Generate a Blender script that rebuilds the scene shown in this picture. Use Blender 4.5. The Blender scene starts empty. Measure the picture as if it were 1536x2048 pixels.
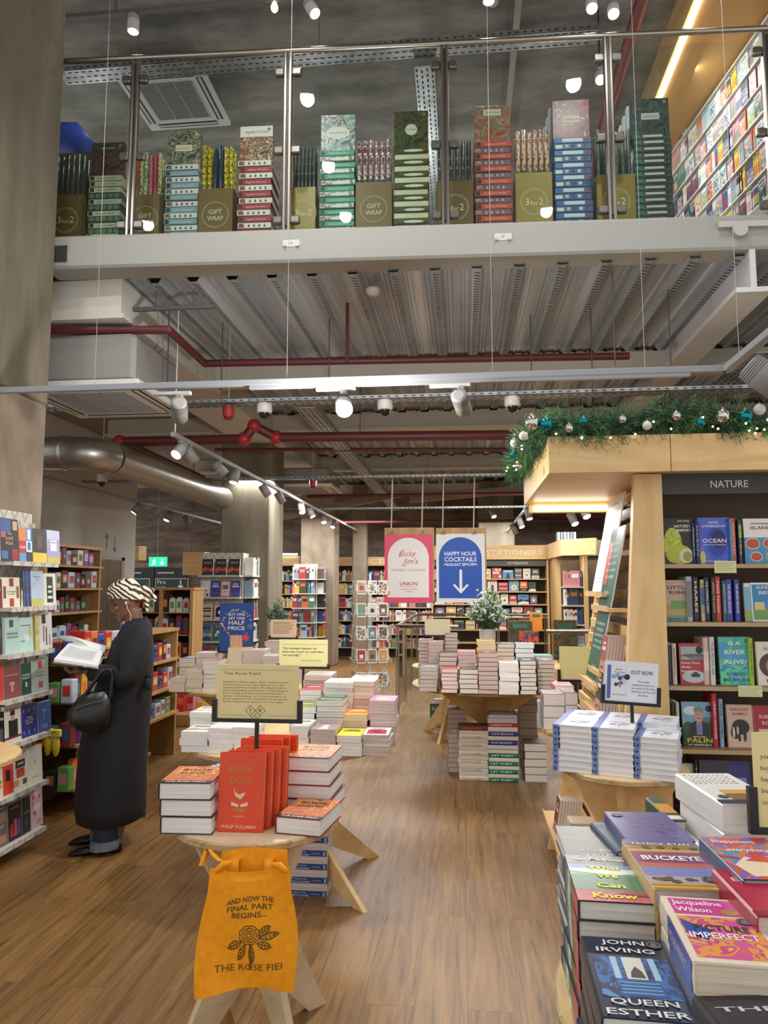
import bpy, math, random
from mathutils import Vector, Matrix
# ------------------------------------------------------------------ camera, world, lights, exposure
S = bpy.context.scene
COL = S.collection
F = 1460.0
YAW, PITCH = math.atan(157 / F), math.atan(148 / F)
CAM_Z = 1.6
cd = bpy.data.cameras.new('camera')
cam = bpy.data.objects.new('camera', cd)
COL.objects.link(cam)
cd.sensor_fit = 'VERTICAL'
cd.sensor_height = 36.0
cd.sensor_width = 27.0
cd.lens = F / 2048 * 36.0
cd.clip_start = 0.02
cam.location = (0, 0, CAM_Z)
cam.rotation_euler = (math.pi / 2 + PITCH, 0, YAW)
S.camera = cam
S.view_settings.view_transform = 'Standard'
S.view_settings.look = 'None'
S.view_settings.gamma = 1
S.view_settings.use_curve_mapping = False
S.view_settings.exposure = 0.35
try:
    S.cycles.use_denoising = True
    S.cycles.denoiser = 'OPENIMAGEDENOISE'
    S.cycles.max_bounces = 8
    S.cycles.diffuse_bounces = 4
    S.cycles.glossy_bounces = 4
    S.cycles.transmission_bounces = 6
    S.cycles.transparent_max_bounces = 12
    S.cycles.sample_clamp_indirect = 4.0
    S.cycles.caustics_reflective = False
    S.cycles.caustics_refractive = False
except Exception:
    pass
W = bpy.data.worlds.new('shop_air')
S.world = W
W.use_nodes = True
W.node_tree.nodes['Background'].inputs[0].default_value = (1.0, 0.99, 0.97, 1)
W.node_tree.nodes['Background'].inputs[1].default_value = 0.78

RC = cam.rotation_euler.to_matrix()


def ray(px, py):
    return RC @ Vector(((px - 768) / F, (1024 - py) / F, -1.0))


def at(px, py, x=None, y=None, z=None):
    """the point of the place that shows at a pixel, on the plane x=, y= or z="""
    d = ray(px, py)
    o = Vector((0, 0, CAM_Z))
    k = (x / d.x) if x is not None else (y / d.y) if y is not None else ((z - CAM_Z) / d.z)
    return o + d * k


def light(kind, loc, power, color=(1, 0.975, 0.94), size=0.1, target=None, angle=90, blend=0.6, name='lamp_light', sy=None):
    ld = bpy.data.lights.new(name, kind)
    ld.energy = power
    ld.color = color
    if kind == 'AREA':
        ld.size = size
        if sy:
            ld.shape = 'RECTANGLE'
            ld.size_y = sy
    else:
        ld.shadow_soft_size = size
    if kind == 'SPOT':
        ld.spot_size = math.radians(angle)
        ld.spot_blend = blend
    o = bpy.data.objects.new(name, ld)
    COL.objects.link(o)
    o.location = loc
    if target is not None:
        o.rotation_euler = (Vector(target) - Vector(loc)).to_track_quat('-Z', 'Y').to_euler()
    return o


# unseen area lights added under the mezzanine for the shop's general ambient light
for ax, ay, az, pw, sx, sy_ in ((0.2, 7.4, 3.15, 70, 3.0, 0.25), (-1.6, 9.8, 3.05, 90, 3.0, 0.3),
                                (1.2, 11.2, 3.05, 90, 3.0, 0.3), (-3.5, 13.8, 3.0, 110, 4.0, 0.3), (0.2, 15.0, 3.0, 110, 4.0, 0.3)):
    light('AREA', (ax, ay, az), pw, size=sx, sy=sy_, target=(ax, ay, 0), name='ambient_fill')

# ------------------------------------------------------------------ materials
def lin(h):
    if isinstance(h, str):
        h = h.lstrip('#')
        c = [int(h[i:i + 2], 16) / 255 for i in (0, 2, 4)]
    else:
        c = list(h)
    return tuple(x / 12.92 if x <= 0.04045 else ((x + 0.055) / 1.055) ** 2.4 for x in c) + (1,)


_M = {}


def M(h, rough=0.5, metal=0.0, emit=0.0, coat=0.0, spec=0.5):
    k = (h, rough, metal, emit, coat, spec)
    if k in _M:
        return _M[k]
    m = bpy.data.materials.new('paint_' + h.strip('#'))
    m.use_nodes = True
    b = m.node_tree.nodes['Principled BSDF']
    b.inputs['Base Color'].default_value = lin(h)
    b.inputs['Roughness'].default_value = rough
    b.inputs['Metallic'].default_value = metal
    b.inputs['Specular IOR Level'].default_value = spec
    if coat:
        b.inputs['Coat Weight'].default_value = coat
    if emit:
        b.inputs['Emission Color'].default_value = lin(h)
        b.inputs['Emission Strength'].default_value = emit
    _M[k] = m
    return m


def nodes(name):
    m = bpy.data.materials.new(name)
    m.use_nodes = True
    nt = m.node_tree
    return m, nt, nt.nodes['Principled BSDF']


def N(nt, t, **kw):
    n = nt.nodes.new(t)
    for k, v in kw.items():
        if k.startswith('i_'):
            n.inputs[k[2:].replace('_', ' ')].default_value = v
        else:
            setattr(n, k, v)
    return n


def ramp(nt, stops, interp='LINEAR'):
    r = nt.nodes.new('ShaderNodeValToRGB')
    r.color_ramp.interpolation = interp
    e = r.color_ramp.elements
    while len(e) < len(stops):
        e.new(0.5)
    for i, (p, c) in enumerate(stops):
        e[i].position = p
        e[i].color = lin(c)
    return r


def coords(nt, kind='Object', scale=(1, 1, 1), rot=(0, 0, 0)):
    t = nt.nodes.new('ShaderNodeTexCoord')
    mp = nt.nodes.new('ShaderNodeMapping')
    mp.inputs['Scale'].default_value = scale
    mp.inputs['Rotation'].default_value = rot
    nt.links.new(t.outputs[kind], mp.inputs[0])
    return mp.outputs[0]


def noise_mat(name, stops, scale=(1, 1, 1), detail=6, rough=0.6, bump=0.0, metal=0.0, kind='Object', rgh=0.55, spec=0.5, dist=0.0):
    m, nt, b = nodes(name)
    v = coords(nt, kind, scale)
    n = N(nt, 'ShaderNodeTexNoise', i_Scale=1.0, i_Detail=detail, i_Roughness=rgh, i_Distortion=dist)
    nt.links.new(v, n.inputs['Vector'])
    r = ramp(nt, stops)
    nt.links.new(n.outputs['Fac'], r.inputs[0])
    nt.links.new(r.outputs[0], b.inputs['Base Color'])
    b.inputs['Roughness'].default_value = rough
    b.inputs['Metallic'].default_value = metal
    b.inputs['Specular IOR Level'].default_value = spec
    if bump:
        bp = N(nt, 'ShaderNodeBump', i_Strength=bump, i_Distance=0.01)
        nt.links.new(n.outputs['Fac'], bp.inputs['Height'])
        nt.links.new(bp.outputs[0], b.inputs['Normal'])
    return m


def art_mat(name, cols, scale=14, rough=0.35, kind='Object', stretch=(1, 1, 1)):
    """printed illustration: flat patches of several inks"""
    m, nt, b = nodes(name)
    v = coords(nt, kind, stretch)
    n = N(nt, 'ShaderNodeTexNoise', i_Scale=scale, i_Detail=2.5, i_Roughness=0.6, i_Distortion=1.2)
    nt.links.new(v, n.inputs['Vector'])
    k = len(cols)
    r = ramp(nt, [(0.3 + 0.42 * i / k, c) for i, c in enumerate(cols)], 'CONSTANT')
    nt.links.new(n.outputs['Fac'], r.inputs[0])
    nt.links.new(r.outputs[0], b.inputs['Base Color'])
    b.inputs['Roughness'].default_value = rough
    return m


def floor_mat():
    m, nt, b = nodes('oak_plank_floor')
    v = coords(nt, 'Object', (1, 1, 1), (0, 0, math.pi / 2))
    br = N(nt, 'ShaderNodeTexBrick', i_Scale=1.0, offset=0.37, offset_frequency=2)
    br.inputs['Brick Width'].default_value = 1.25
    br.inputs['Row Height'].default_value = 0.2
    br.inputs['Mortar Size'].default_value = 0.0012
    br.inputs['Color1'].default_value = (0, 0, 0, 1)
    br.inputs['Color2'].default_value = (1, 1, 1, 1)
    br.inputs['Mortar'].default_value = (0.2, 0.2, 0.2, 1)
    nt.links.new(v, br.inputs['Vector'])
    add = N(nt, 'ShaderNodeVectorMath', operation='MULTIPLY_ADD')
    add.inputs[1].default_value = (3.1, 7.7, 5.3)
    nt.links.new(br.outputs['Color'], add.inputs[0])
    mp = N(nt, 'ShaderNodeMapping')
    mp.inputs['Scale'].default_value = (17, 1.0, 1)
    t = nt.nodes.new('ShaderNodeTexCoord')
    nt.links.new(t.outputs['Object'], mp.inputs[0])
    nt.links.new(mp.outputs[0], add.inputs[2])
    n = N(nt, 'ShaderNodeTexNoise', i_Scale=1.6, i_Detail=9, i_Roughness=0.68, i_Distortion=0.9)
    nt.links.new(add.outputs[0], n.inputs['Vector'])
    r = ramp(nt, [(0.3, '#4a3520'), (0.4, '#72532e'), (0.54, '#8b673a'), (0.74, '#9f7a49')])
    nt.links.new(n.outputs['Fac'], r.inputs[0])
    hs = N(nt, 'ShaderNodeMix', data_type='RGBA', blend_type='MULTIPLY')
    hs.inputs[0].default_value = 1.0
    tone = ramp(nt, [(0.0, '#e6e1da'), (1.0, '#ffffff')])
    nt.links.new(br.outputs['Color'], tone.inputs[0])
    nt.links.new(r.outputs[0], hs.inputs[6])
    nt.links.new(tone.outputs[0], hs.inputs[7])
    gap = N(nt, 'ShaderNodeMix', data_type='RGBA', blend_type='MIX')
    nt.links.new(br.outputs['Fac'], gap.inputs[0])
    nt.links.new(hs.outputs[2], gap.inputs[6])
    gap.inputs[7].default_value = lin('#4c3a29')
    nt.links.new(gap.outputs[2], b.inputs['Base Color'])
    b.inputs['Roughness'].default_value = 0.42
    bp = N(nt, 'ShaderNodeBump', i_Strength=0.12, i_Distance=0.004)
    nt.links.new(n.outputs['Fac'], bp.inputs['Height'])
    nt.links.new(bp.outputs[0], b.inputs['Normal'])
    return m


def glass_mat(name='clear_glass', tint=(0.93, 0.96, 0.95, 1), refl=1.0):
    m = bpy.data.materials.new(name)
    m.use_nodes = True
    nt = m.node_tree
    nt.nodes.remove(nt.nodes['Principled BSDF'])
    out = nt.nodes['Material Output']
    tr = N(nt, 'ShaderNodeBsdfTransparent')
    tr.inputs[0].default_value = tint
    gl = N(nt, 'ShaderNodeBsdfGlossy')
    gl.inputs['Roughness'].default_value = 0.01
    lw = N(nt, 'ShaderNodeLayerWeight', i_Blend=0.5)
    pw = N(nt, 'ShaderNodeMath', operation='POWER')
    pw.inputs[1].default_value = 5.0
    nt.links.new(lw.outputs['Facing'], pw.inputs[0])
    fr = N(nt, 'ShaderNodeMath', operation='MULTIPLY_ADD')
    fr.inputs[1].default_value, fr.inputs[2].default_value = 0.95, 0.045
    nt.links.new(pw.outputs[0], fr.inputs[0])
    mx = N(nt, 'ShaderNodeMixShader')
    nt.links.new(fr.outputs[0], mx.inputs[0])
    nt.links.new(tr.outputs[0], mx.inputs[1])
    nt.links.new(gl.outputs[0], mx.inputs[2])
    nt.links.new(mx.outputs[0], out.inputs[0])
    return m


def wood_mat(name, stops, axis='z', scale=1.0, rough=0.45):
    s = {'z': (7, 7, 0.7), 'x': (0.7, 7, 7), 'y': (7, 0.7, 7)}[axis]
    return noise_mat(name, stops, tuple(q * scale for q in s), 7, rough, 0.02, rgh=0.6, dist=1.4)


BIRCH_V = wood_mat('birch_ply_upright', [(0.3, '#d0aa6e'), (0.5, '#dfbc83'), (0.7, '#eaca96')], 'z')
BIRCH_H = wood_mat('birch_ply_level', [(0.3, '#d0aa6e'), (0.5, '#dfbc83'), (0.7, '#eaca96')], 'x')
BIRCH_Y = wood_mat('birch_ply_deep', [(0.3, '#d0aa6e'), (0.5, '#dfbc83'), (0.7, '#eaca96')], 'y')
PALE = wood_mat('pale_ply', [(0.3, '#c2aa88'), (0.5, '#d3bd9d'), (0.7, '#dfccaf')], 'y')
OAK = wood_mat('oak_board', [(0.3, '#9a7648'), (0.5, '#b58d5a'), (0.7, '#c7a06c')], 'z')
EDGE = wood_mat('ply_edge', [(0.3, '#8f7650'), (0.5, '#b79a70'), (0.7, '#d2b78c')], 'x', 4)
WALNUT = wood_mat('dark_shelf_board', [(0.3, '#6e5334'), (0.5, '#876844'), (0.7, '#9b7b54')], 'x')
CONC = noise_mat('board_marked_concrete', [(0.25, '#5f584c'), (0.5, '#78705f'), (0.75, '#958b78')], (2.5, 2.5, 0.5), 10, 0.85, 0.25, rgh=0.65)
CONC_L = noise_mat('pale_rough_concrete', [(0.3, '#7a6d5c'), (0.5, '#8f8170'), (0.7, '#9f907d')], (3, 3, 2), 10, 0.9, 0.3, rgh=0.65)
CEIL_C = noise_mat('concrete_soffit', [(0.3, '#55544f'), (0.48, '#807e78'), (0.7, '#a5a198')], (0.9, 2.2, 1), 10, 0.9, 0.15, rgh=0.65)
BRICK = noise_mat('bare_brick_wall', [(0.3, '#5d5048'), (0.5, '#786a5f'), (0.7, '#8d8073')], (2, 2, 7), 8, 0.9, 0.3)
STEEL = noise_mat('galvanised_deck', [(0.3, '#98a2ac'), (0.5, '#b3bec8'), (0.7, '#dbe3ea')], (9, 0.25, 3), 6, 0.33, 0.01, metal=0.55)
GALV = noise_mat('galvanised_tray', [(0.3, '#8d9294'), (0.6, '#b0b5b7')], (8, 8, 8), 4, 0.4, 0, metal=0.8)
INOX = M('#a39d94', 0.28, 1.0)
WHITE = M('#d3cfc6', 0.55)
WALLW = M('#c4c3c0', 0.7)
TRACK = M('#8f9298', 0.5)
LAMPB = M('#8b8a88', 0.5)
BLACK = M('#141416', 0.45)
REDP = M('#5a2226', 0.45)
REDB = M('#a3262c', 0.4)
PAPER = noise_mat('page_edges', [(0.35, '#cfc8be'), (0.5, '#ddd7ce'), (0.65, '#e8e3db')], (3, 3, 420), 2, 0.8)
PAPER_C = noise_mat('cream_page_edges', [(0.35, '#c6b69f'), (0.5, '#d6c7b2'), (0.65, '#e0d3c0')], (3, 3, 420), 2, 0.8)
PAPER_P = noise_mat('greyish_page_edges', [(0.35, '#b5a59b'), (0.5, '#c8b9af'), (0.65, '#d5c8bf')], (3, 3, 420), 2, 0.8)
PAPER_W = noise_mat('white_page_edges', [(0.35, '#dcdad8'), (0.5, '#e8e6e4'), (0.65, '#f0efed')], (3, 3, 420), 2, 0.8)
GLASS = glass_mat()
LENS = M('#fff6e8', 0.5, emit=14.0)
LED = M('#fffaf2', 0.5, emit=7.0)

# ------------------------------------------------------------------ mesh builder
_TXT = {}


def text_geo(s, bold=0.0):
    k = (s, bold)
    if k in _TXT:
        return _TXT[k]
    c = bpy.data.curves.new('lettering', 'FONT')
    c.body = s
    c.size = 1.0
    c.resolution_u = 2
    c.offset = bold
    c.align_x = 'LEFT'
    o = bpy.data.objects.new('lettering', c)
    COL.objects.link(o)
    dg = bpy.context.evaluated_depsgraph_get()
    me = bpy.data.meshes.new_from_object(o.evaluated_get(dg))
    vs = [v.co.copy() for v in me.vertices]
    fs = [tuple(p.vertices) for p in me.polygons]
    bpy.data.objects.remove(o)
    bpy.data.curves.remove(c)
    bpy.data.meshes.remove(me)
    x0 = min((v.x for v in vs), default=0)
    x1 = max((v.x for v in vs), default=0)
    _TXT[k] = (vs, fs, x0, x1)
    return _TXT[k]


def frame(o, x, y, z=None):
    """matrix with origin o and the given x and y axes"""
    x = Vector(x).normalized()
    y = Vector(y).normalized()
    z = x.cross(y) if z is None else Vector(z).normalized()
    return Matrix(((x.x, y.x, z.x, o[0]), (x.y, y.y, z.y, o[1]), (x.z, y.z, z.z, o[2]), (0, 0, 0, 1)))


def T(x=0, y=0, z=0):
    return Matrix.Translation((x, y, z))


def RZ(a):
    return Matrix.Rotation(a, 4, 'Z')


class MB:
    def __init__(s, X=None):
        s.v, s.f, s.m, s.sm, s.mats, s.X = [], [], [], [], [], X

    def mi(s, mat):
        if mat not in s.mats:
            s.mats.append(mat)
        return s.mats.index(mat)

    def add(s, vs, fs, mat, X=None, smooth=False):
        n = len(s.v)
        i = s.mi(mat) if not isinstance(mat, int) else mat
        for q in vs:
            q = Vector(q)
            if X is not None:
                q = X @ q
            if s.X is not None:
                q = s.X @ q
            s.v.append(q)
        for f in fs:
            s.f.append(tuple(a + n for a in f))
            s.m.append(i)
            s.sm.append(smooth)
        return s

    def box(s, a, b, mat, X=None):
        x0, y0, z0 = a
        x1, y1, z1 = b
        return s.add([(x0, y0, z0), (x1, y0, z0), (x1, y1, z0), (x0, y1, z0), (x0, y0, z1), (x1, y0, z1), (x1, y1, z1), (x0, y1, z1)],
                     [(0, 3, 2, 1), (4, 5, 6, 7), (0, 1, 5, 4), (1, 2, 6, 5), (2, 3, 7, 6), (3, 0, 4, 7)], mat, X)

    def bbox(s, a, b, mat, r=0.004, X=None):
        """box with chamfered vertical and top edges"""
        x0, y0, z0 = a
        x1, y1, z1 = b
        r = min(r, (x1 - x0) / 3, (y1 - y0) / 3, (z1 - z0) / 3)
        def ring(q, z):
            return [(x0 + q + (r if 0 else 0), y0 + r + q, z), (x0 + r + q, y0 + q, z), (x1 - r - q, y0 + q, z), (x1 - q, y0 + r + q, z),
                    (x1 - q, y1 - r - q, z), (x1 - r - q, y1 - q, z), (x0 + r + q, y1 - q, z), (x0 + q, y1 - r - q, z)]
        rings = [ring(r * .7, z0), ring(0, z0 + r), ring(0, z1 - r), ring(r * .7, z1)]
        vs = sum(rings, [])
        fs = []
        for k in range(3):
            for i in range(8):
                j = (i + 1) % 8
                fs.append((k * 8 + i, k * 8 + j, k * 8 + 8 + j, k * 8 + 8 + i))
        fs.append(tuple(range(7, -1, -1)))
        fs.append(tuple(range(24, 32)))
        return s.add(vs, fs, mat, X)

    def poly(s, pts, mat, X=None):
        return s.add(pts, [tuple(range(len(pts)))], mat, X)

    def prism(s, pts, z0, z1, mat, X=None, smooth=False):
        n = len(pts)
        vs = [(p[0], p[1], z0) for p in pts] + [(p[0], p[1], z1) for p in pts]
        fs = [tuple(range(n - 1, -1, -1)), tuple(range(n, 2 * n))]
        s.add(vs, fs, mat, X)
        return s.add(vs, [(i, (i + 1) % n, n + (i + 1) % n, n + i) for i in range(n)], mat, X, smooth)

    def tube(s, path, r, mat, n=8, X=None, caps=True, closed=False):
        path = [Vector(p) for p in path]
        rs = r if isinstance(r, (list, tuple)) else [r] * len(path)
        vs, fs = [], []
        L = len(path)
        up = None
        for i, p in enumerate(path):
            if closed:
                d = path[(i + 1) % L] - path[i - 1]
            else:
                d = path[min(i + 1, L - 1)] - path[max(i - 1, 0)]
            d.normalize()
            if up is None:
                up = Vector((0, 0, 1)) if abs(d.z) < 0.9 else Vector((1, 0, 0))
            a = d.cross(up)
            if a.length < 1e-4:
                a = d.orthogonal()
            a.normalize()
            b = a.cross(d).normalized()
            up = b
            for k in range(n):
                t = 2 * math.pi * k / n
                vs.append(p + (a * math.cos(t) + b * math.sin(t)) * rs[i])
        m = L if closed else L - 1
        for i in range(m):
            j = (i + 1) % L
            for k in range(n):
                q = (k + 1) % n
                fs.append((i * n + k, i * n + q, j * n + q, j * n + k))
        s.add(vs, fs, mat, X, True)
        if caps and not closed:
            s.add(vs[:n], [tuple(range(n - 1, -1, -1))], mat, X)
            s.add(vs[-n:], [tuple(range(n))], mat, X)
        return s

    def cyl(s, p0, p1, r, mat, n=16, r1=None, X=None, caps=True):
        return s.tube([p0, p1], [r, r if r1 is None else r1], mat, n, X, caps)

    def lathe(s, prof, mat, n=24, X=None, smooth=True, caps=True):
        vs, fs = [], []
        for (r, z) in prof:
            for k in range(n):
                t = 2 * math.pi * k / n
                vs.append((r * math.cos(t), r * math.sin(t), z))
        for i in range(len(prof) - 1):
            for k in range(n):
                q = (k + 1) % n
                fs.append((i * n + k, i * n + q, (i + 1) * n + q, (i + 1) * n + k))
        s.add(vs, fs, mat, X, smooth)
        if caps:
            if prof[0][0] > 1e-4:
                s.add(vs[:n], [tuple(range(n - 1, -1, -1))], mat, X)
            if prof[-1][0] > 1e-4:
                s.add(vs[-n:], [tuple(range(n))], mat, X)
        return s

    def ball(s, c, r, mat, n=12, X=None, sc=(1, 1, 1)):
        vs, fs = [], []
        k = n // 2
        for i in range(k + 1):
            a = math.pi * i / k
            for j in range(n):
                t = 2 * math.pi * j / n
                vs.append((c[0] + r * sc[0] * math.sin(a) * math.cos(t), c[1] + r * sc[1] * math.sin(a) * math.sin(t), c[2] + r * sc[2] * math.cos(a)))
        for i in range(k):
            for j in range(n):
                q = (j + 1) % n
                fs.append((i * n + j, (i + 1) * n + j, (i + 1) * n + q, i * n + q))
        return s.add(vs, fs, mat, X, True)

    def loft(s, rings, mat, X=None, caps=True, closed=True):
        n = len(rings[0])
        vs = [p for r in rings for p in r]
        fs = []
        for i in range(len(rings) - 1):
            for k in range(n if closed else n - 1):
                q = (k + 1) % n
                fs.append((i * n + k, i * n + q, (i + 1) * n + q, (i + 1) * n + k))
        s.add(vs, fs, mat, X, True)
        if caps:
            s.add(rings[0], [tuple(range(n - 1, -1, -1))], mat, X)
            s.add(rings[-1], [tuple(range(n))], mat, X)
        return s

    def disc(s, c, r, mat, n=20, X=None, ry=None):
        ry = r if ry is None else ry
        return s.poly([(c[0] + r * math.cos(2 * math.pi * k / n), c[1] + ry * math.sin(2 * math.pi * k / n), c[2]) for k in range(n)], mat, X)

    def ring(s, c, r0, r1, mat, n=32, X=None):
        vs = []
        for r in (r0, r1):
            vs += [(c[0] + r * math.cos(2 * math.pi * k / n), c[1] + r * math.sin(2 * math.pi * k / n), c[2]) for k in range(n)]
        return s.add(vs, [(k, (k + 1) % n, n + (k + 1) % n, n + k) for k in range(n)], mat, X)

    def text(s, txt, size, mat, X=None, align='C', bold=0.0, width=None, sx=1.0, bend=0.0, spacing=1.0):
        """flat lettering in the local xy plane; baseline at the origin"""
        vs, fs, x0, x1 = text_geo(txt, bold)
        if not vs:
            return s
        k = size * sx
        if width is not None:
            k = width / max(x1 - x0, 1e-6)
        off = {'C': -(x0 + x1) / 2, 'L': -x0, 'R': -x1}[align]
        out = []
        for v in vs:
            x, y = (v.x + off) * k, v.y * size
            if bend:
                a = x / bend
                x, y = (bend + y) * math.sin(a), (bend + y) * math.cos(a) - bend
            out.append((x, y, 0))
        return s.add(out, fs, mat, X)

    def mesh(s, name):
        me = bpy.data.meshes.new(name)
        me.from_pydata([tuple(v) for v in s.v], [], s.f)
        for mt in s.mats:
            me.materials.append(mt)
        me.polygons.foreach_set('material_index', s.m)
        me.polygons.foreach_set('use_smooth', s.sm)
        me.update()
        return me

    def build(s, name, parent=None, loc=None, rz=None):
        o = bpy.data.objects.new(name, s.mesh(name))
        COL.objects.link(o)
        if parent is not None:
            o.parent = parent
        if loc is not None:
            o.location = loc
        if rz is not None:
            o.rotation_euler = (0, 0, rz)
        return o


def tag(o, label=None, cat=None, group=None, kind=None):
    if label:
        o['label'] = label
    if cat:
        o['category'] = cat
    if group:
        o['group'] = group
    if kind:
        o['kind'] = kind
    return o


def empty(name, loc=(0, 0, 0), rz=0.0, label=None, cat=None, group=None):
    o = bpy.data.objects.new(name, None)
    COL.objects.link(o)
    o.location = loc
    o.rotation_euler = (0, 0, rz)
    o.empty_display_size = 0.05
    return tag(o, label, cat, group)


def copy_tree(o, parent=None):
    c = o.copy()
    COL.objects.link(c)
    if parent is not None:
        c.parent = parent
    for ch in list(o.children):
        copy_tree(ch, c)
    return c


def struct(mb, name):
    return tag(mb.build(name), kind='structure')


ORD = ['first', 'second', 'third', 'fourth', 'fifth', 'sixth', 'seventh', 'eighth', 'ninth', 'tenth', 'eleventh', 'twelfth', 'thirteenth', 'fourteenth',
       'fifteenth', 'sixteenth', 'seventeenth', 'eighteenth', 'nineteenth', 'twentieth', 'twenty-first', 'twenty-second', 'twenty-third', 'twenty-fourth',
       'twenty-fifth', 'twenty-sixth', 'twenty-seventh', 'twenty-eighth', 'twenty-ninth', 'thirtieth', 'thirty-first', 'thirty-second', 'thirty-third',
       'thirty-fourth', 'thirty-fifth', 'thirty-sixth', 'thirty-seventh', 'thirty-eighth', 'thirty-ninth', 'fortieth']
ORD += ['forty-' + q for q in ORD[:9]] + ['fiftieth'] + ['fifty-' + q for q in ORD[:9]] + ['sixtieth'] + ['sixty-' + q for q in ORD[:9]] + ['seventieth'] + ['seventy-' + q for q in ORD[:9]] + ['eightieth'] + ['eighty-' + q for q in ORD[:9]]
RND = random.Random(11)
# ------------------------------------------------------------------ the setting
ZD = 3.86          # underside of the mezzanine deck
ZM = 3.89          # mezzanine edge beam, top
BACK = 17.2        # rear wall
EL = at(100, 475, y=4.8)                       # two ends of the mezzanine's front edge
ER = at(1536, 430, z=EL.z)
ED = (ER - EL).normalized()
EN = Vector((ED.y, -ED.x, 0))                  # towards the viewer
ZM = EL.z
def edge(s, off=0.0, z=None):
    p = EL + ED * s - EN * off
    return Vector((p.x, p.y, ZM if z is None else z))

mb = MB()
mb.poly([(-9, -1.5, 0), (4.5, -1.5, 0), (4.5, BACK + .3, 0), (-9, BACK + .3, 0)], floor_mat())
struct(mb, 'floor')
mb = MB()
mb.box((-9, -1.5, 7.0), (5.5, 15, 7.3), CEIL_C)
struct(mb, 'ceiling')
mb = MB()
mb.box((-9, BACK, 0), (5, BACK + .3, 4.2), BRICK)
struct(mb, 'wall_back')
mb = MB()
mb.box((-5.7, 5.0, 0), (-5.4, 11.6, 4.15), WALLW)
dk = M('#2f4038', 0.6)
for yy, sgn in ((10.62, 1), (10.88, -1)):      # up and down arrows painted above the lift
    for a in (1,):
        z0, z1 = 2.16, 2.36
        mb.box((-5.4, yy - .012, z0), (-5.3985, yy + .012, z1), dk)
        zt = z1 + .05 if sgn > 0 else z0 - .05
        zb = z1 - .03 if sgn > 0 else z0 + .03
        mb.poly([(-5.398, yy - .06, zb), (-5.398, yy + .06, zb), (-5.398, yy, zt)], dk)
struct(mb, 'wall_left')
mb = MB()
mb.box((4.2, 4.2, 0), (4.5, BACK, 4.2), M('#6a6c70', .8))
struct(mb, 'wall_right')
mb = MB()
mb.box((-9, 14.7, ZM), (5, 14.9, 7.0), M('#5b5a55', .8))
struct(mb, 'wall_mezzanine')
mb = MB()
mb.box((3.4, 4.6, ZM), (3.6, 14.7, 7.0), M('#8a8378', .8))
struct(mb, 'wall_upper_right')
# lift doors
mb = MB()
dm = M('#6f6558', 0.35, 0.7)
mb.box((-5.42, 10.1, 0), (-5.385, 10.66, 2.0), dm)
mb.box((-5.42, 10.67, 0), (-5.385, 11.1, 2.0), dm)
mb.box((-5.41, 10.05, 0), (-5.38, 10.1, 2.05), M('#9a9793', .4, .5))
mb.box((-5.41, 11.1, 0), (-5.38, 11.2, 2.05), M('#9a9793', .4, .5))
mb.box((-5.41, 10.05, 2.0), (-5.38, 11.2, 2.05), M('#9a9793', .4, .5))
struct(mb, 'door_1')
# fire doors in the rear wall
mb = MB()
x0, x1 = at(247, 1180, y=BACK).x, at(374, 1180, y=BACK).x
zt = at(300, 1136, y=BACK).z
mb.box((x0, BACK - .08, 0), ((x0 + x1) / 2 - .01, BACK + .02, zt), M('#17181a', .4))
mb.box(((x0 + x1) / 2 + .01, BACK - .08, 0), (x1, BACK + .02, zt), M('#17181a', .4))
mb.box((x0 - .2, BACK - .05, zt), (x1 + .1, BACK + .02, zt + .12), CONC_L)
for a in (x0 + .08, (x0 + x1) / 2 + .1):
    mb.box((a, BACK - .12, zt - .14), (a + .42, BACK - .08, zt - .1), M('#8d8f91', .3, .8))
xm = (x0 + x1) / 2
for (a, b, za, zb, c) in ((xm + .05, xm + .85, zt - .55, zt - .27, '#20332c'), (xm - .62, xm - .12, zt - .55, zt - .27, '#25463f')):
    mb.box((a - .015, BACK - .088, za - .015), (b + .015, BACK - .08, zb + .015), M('#d7dcd8', .5))
    mb.box((a, BACK - .091, za), (b, BACK - .086, zb), M(c, .5))
FX = lambda x, y, z: frame((x, y, z), (1, 0, 0), (0, 0, 1))
mb.text('Fire', .14, M('#e6ebe8', .5), FX(xm + .2, BACK - .093, zt - .39))
mb.text('exit', .14, M('#e6ebe8', .5), FX(xm + .2, BACK - .093, zt - .52))
mb.box((xm + .66, BACK - .093, zt - .46), (xm + .69, BACK - .09, zt - .3), M('#e6ebe8', .5))
mb.poly([(xm + .6, BACK - .094, zt - .43), (xm + .75, BACK - .094, zt - .43), (xm + .675, BACK - .094, zt - .53)], M('#e6ebe8', .5))
for a in (xm - .25, xm + .08):
    mb.disc((0, 0, 0), .07, M('#cfd6d8', .5), X=FX(a + .05, BACK - .09, zt - .72))
    mb.disc((0, 0, 0), .055, M('#2a5a8a', .5), X=FX(a + .05, BACK - .092, zt - .72))
struct(mb, 'door_2')
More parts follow.
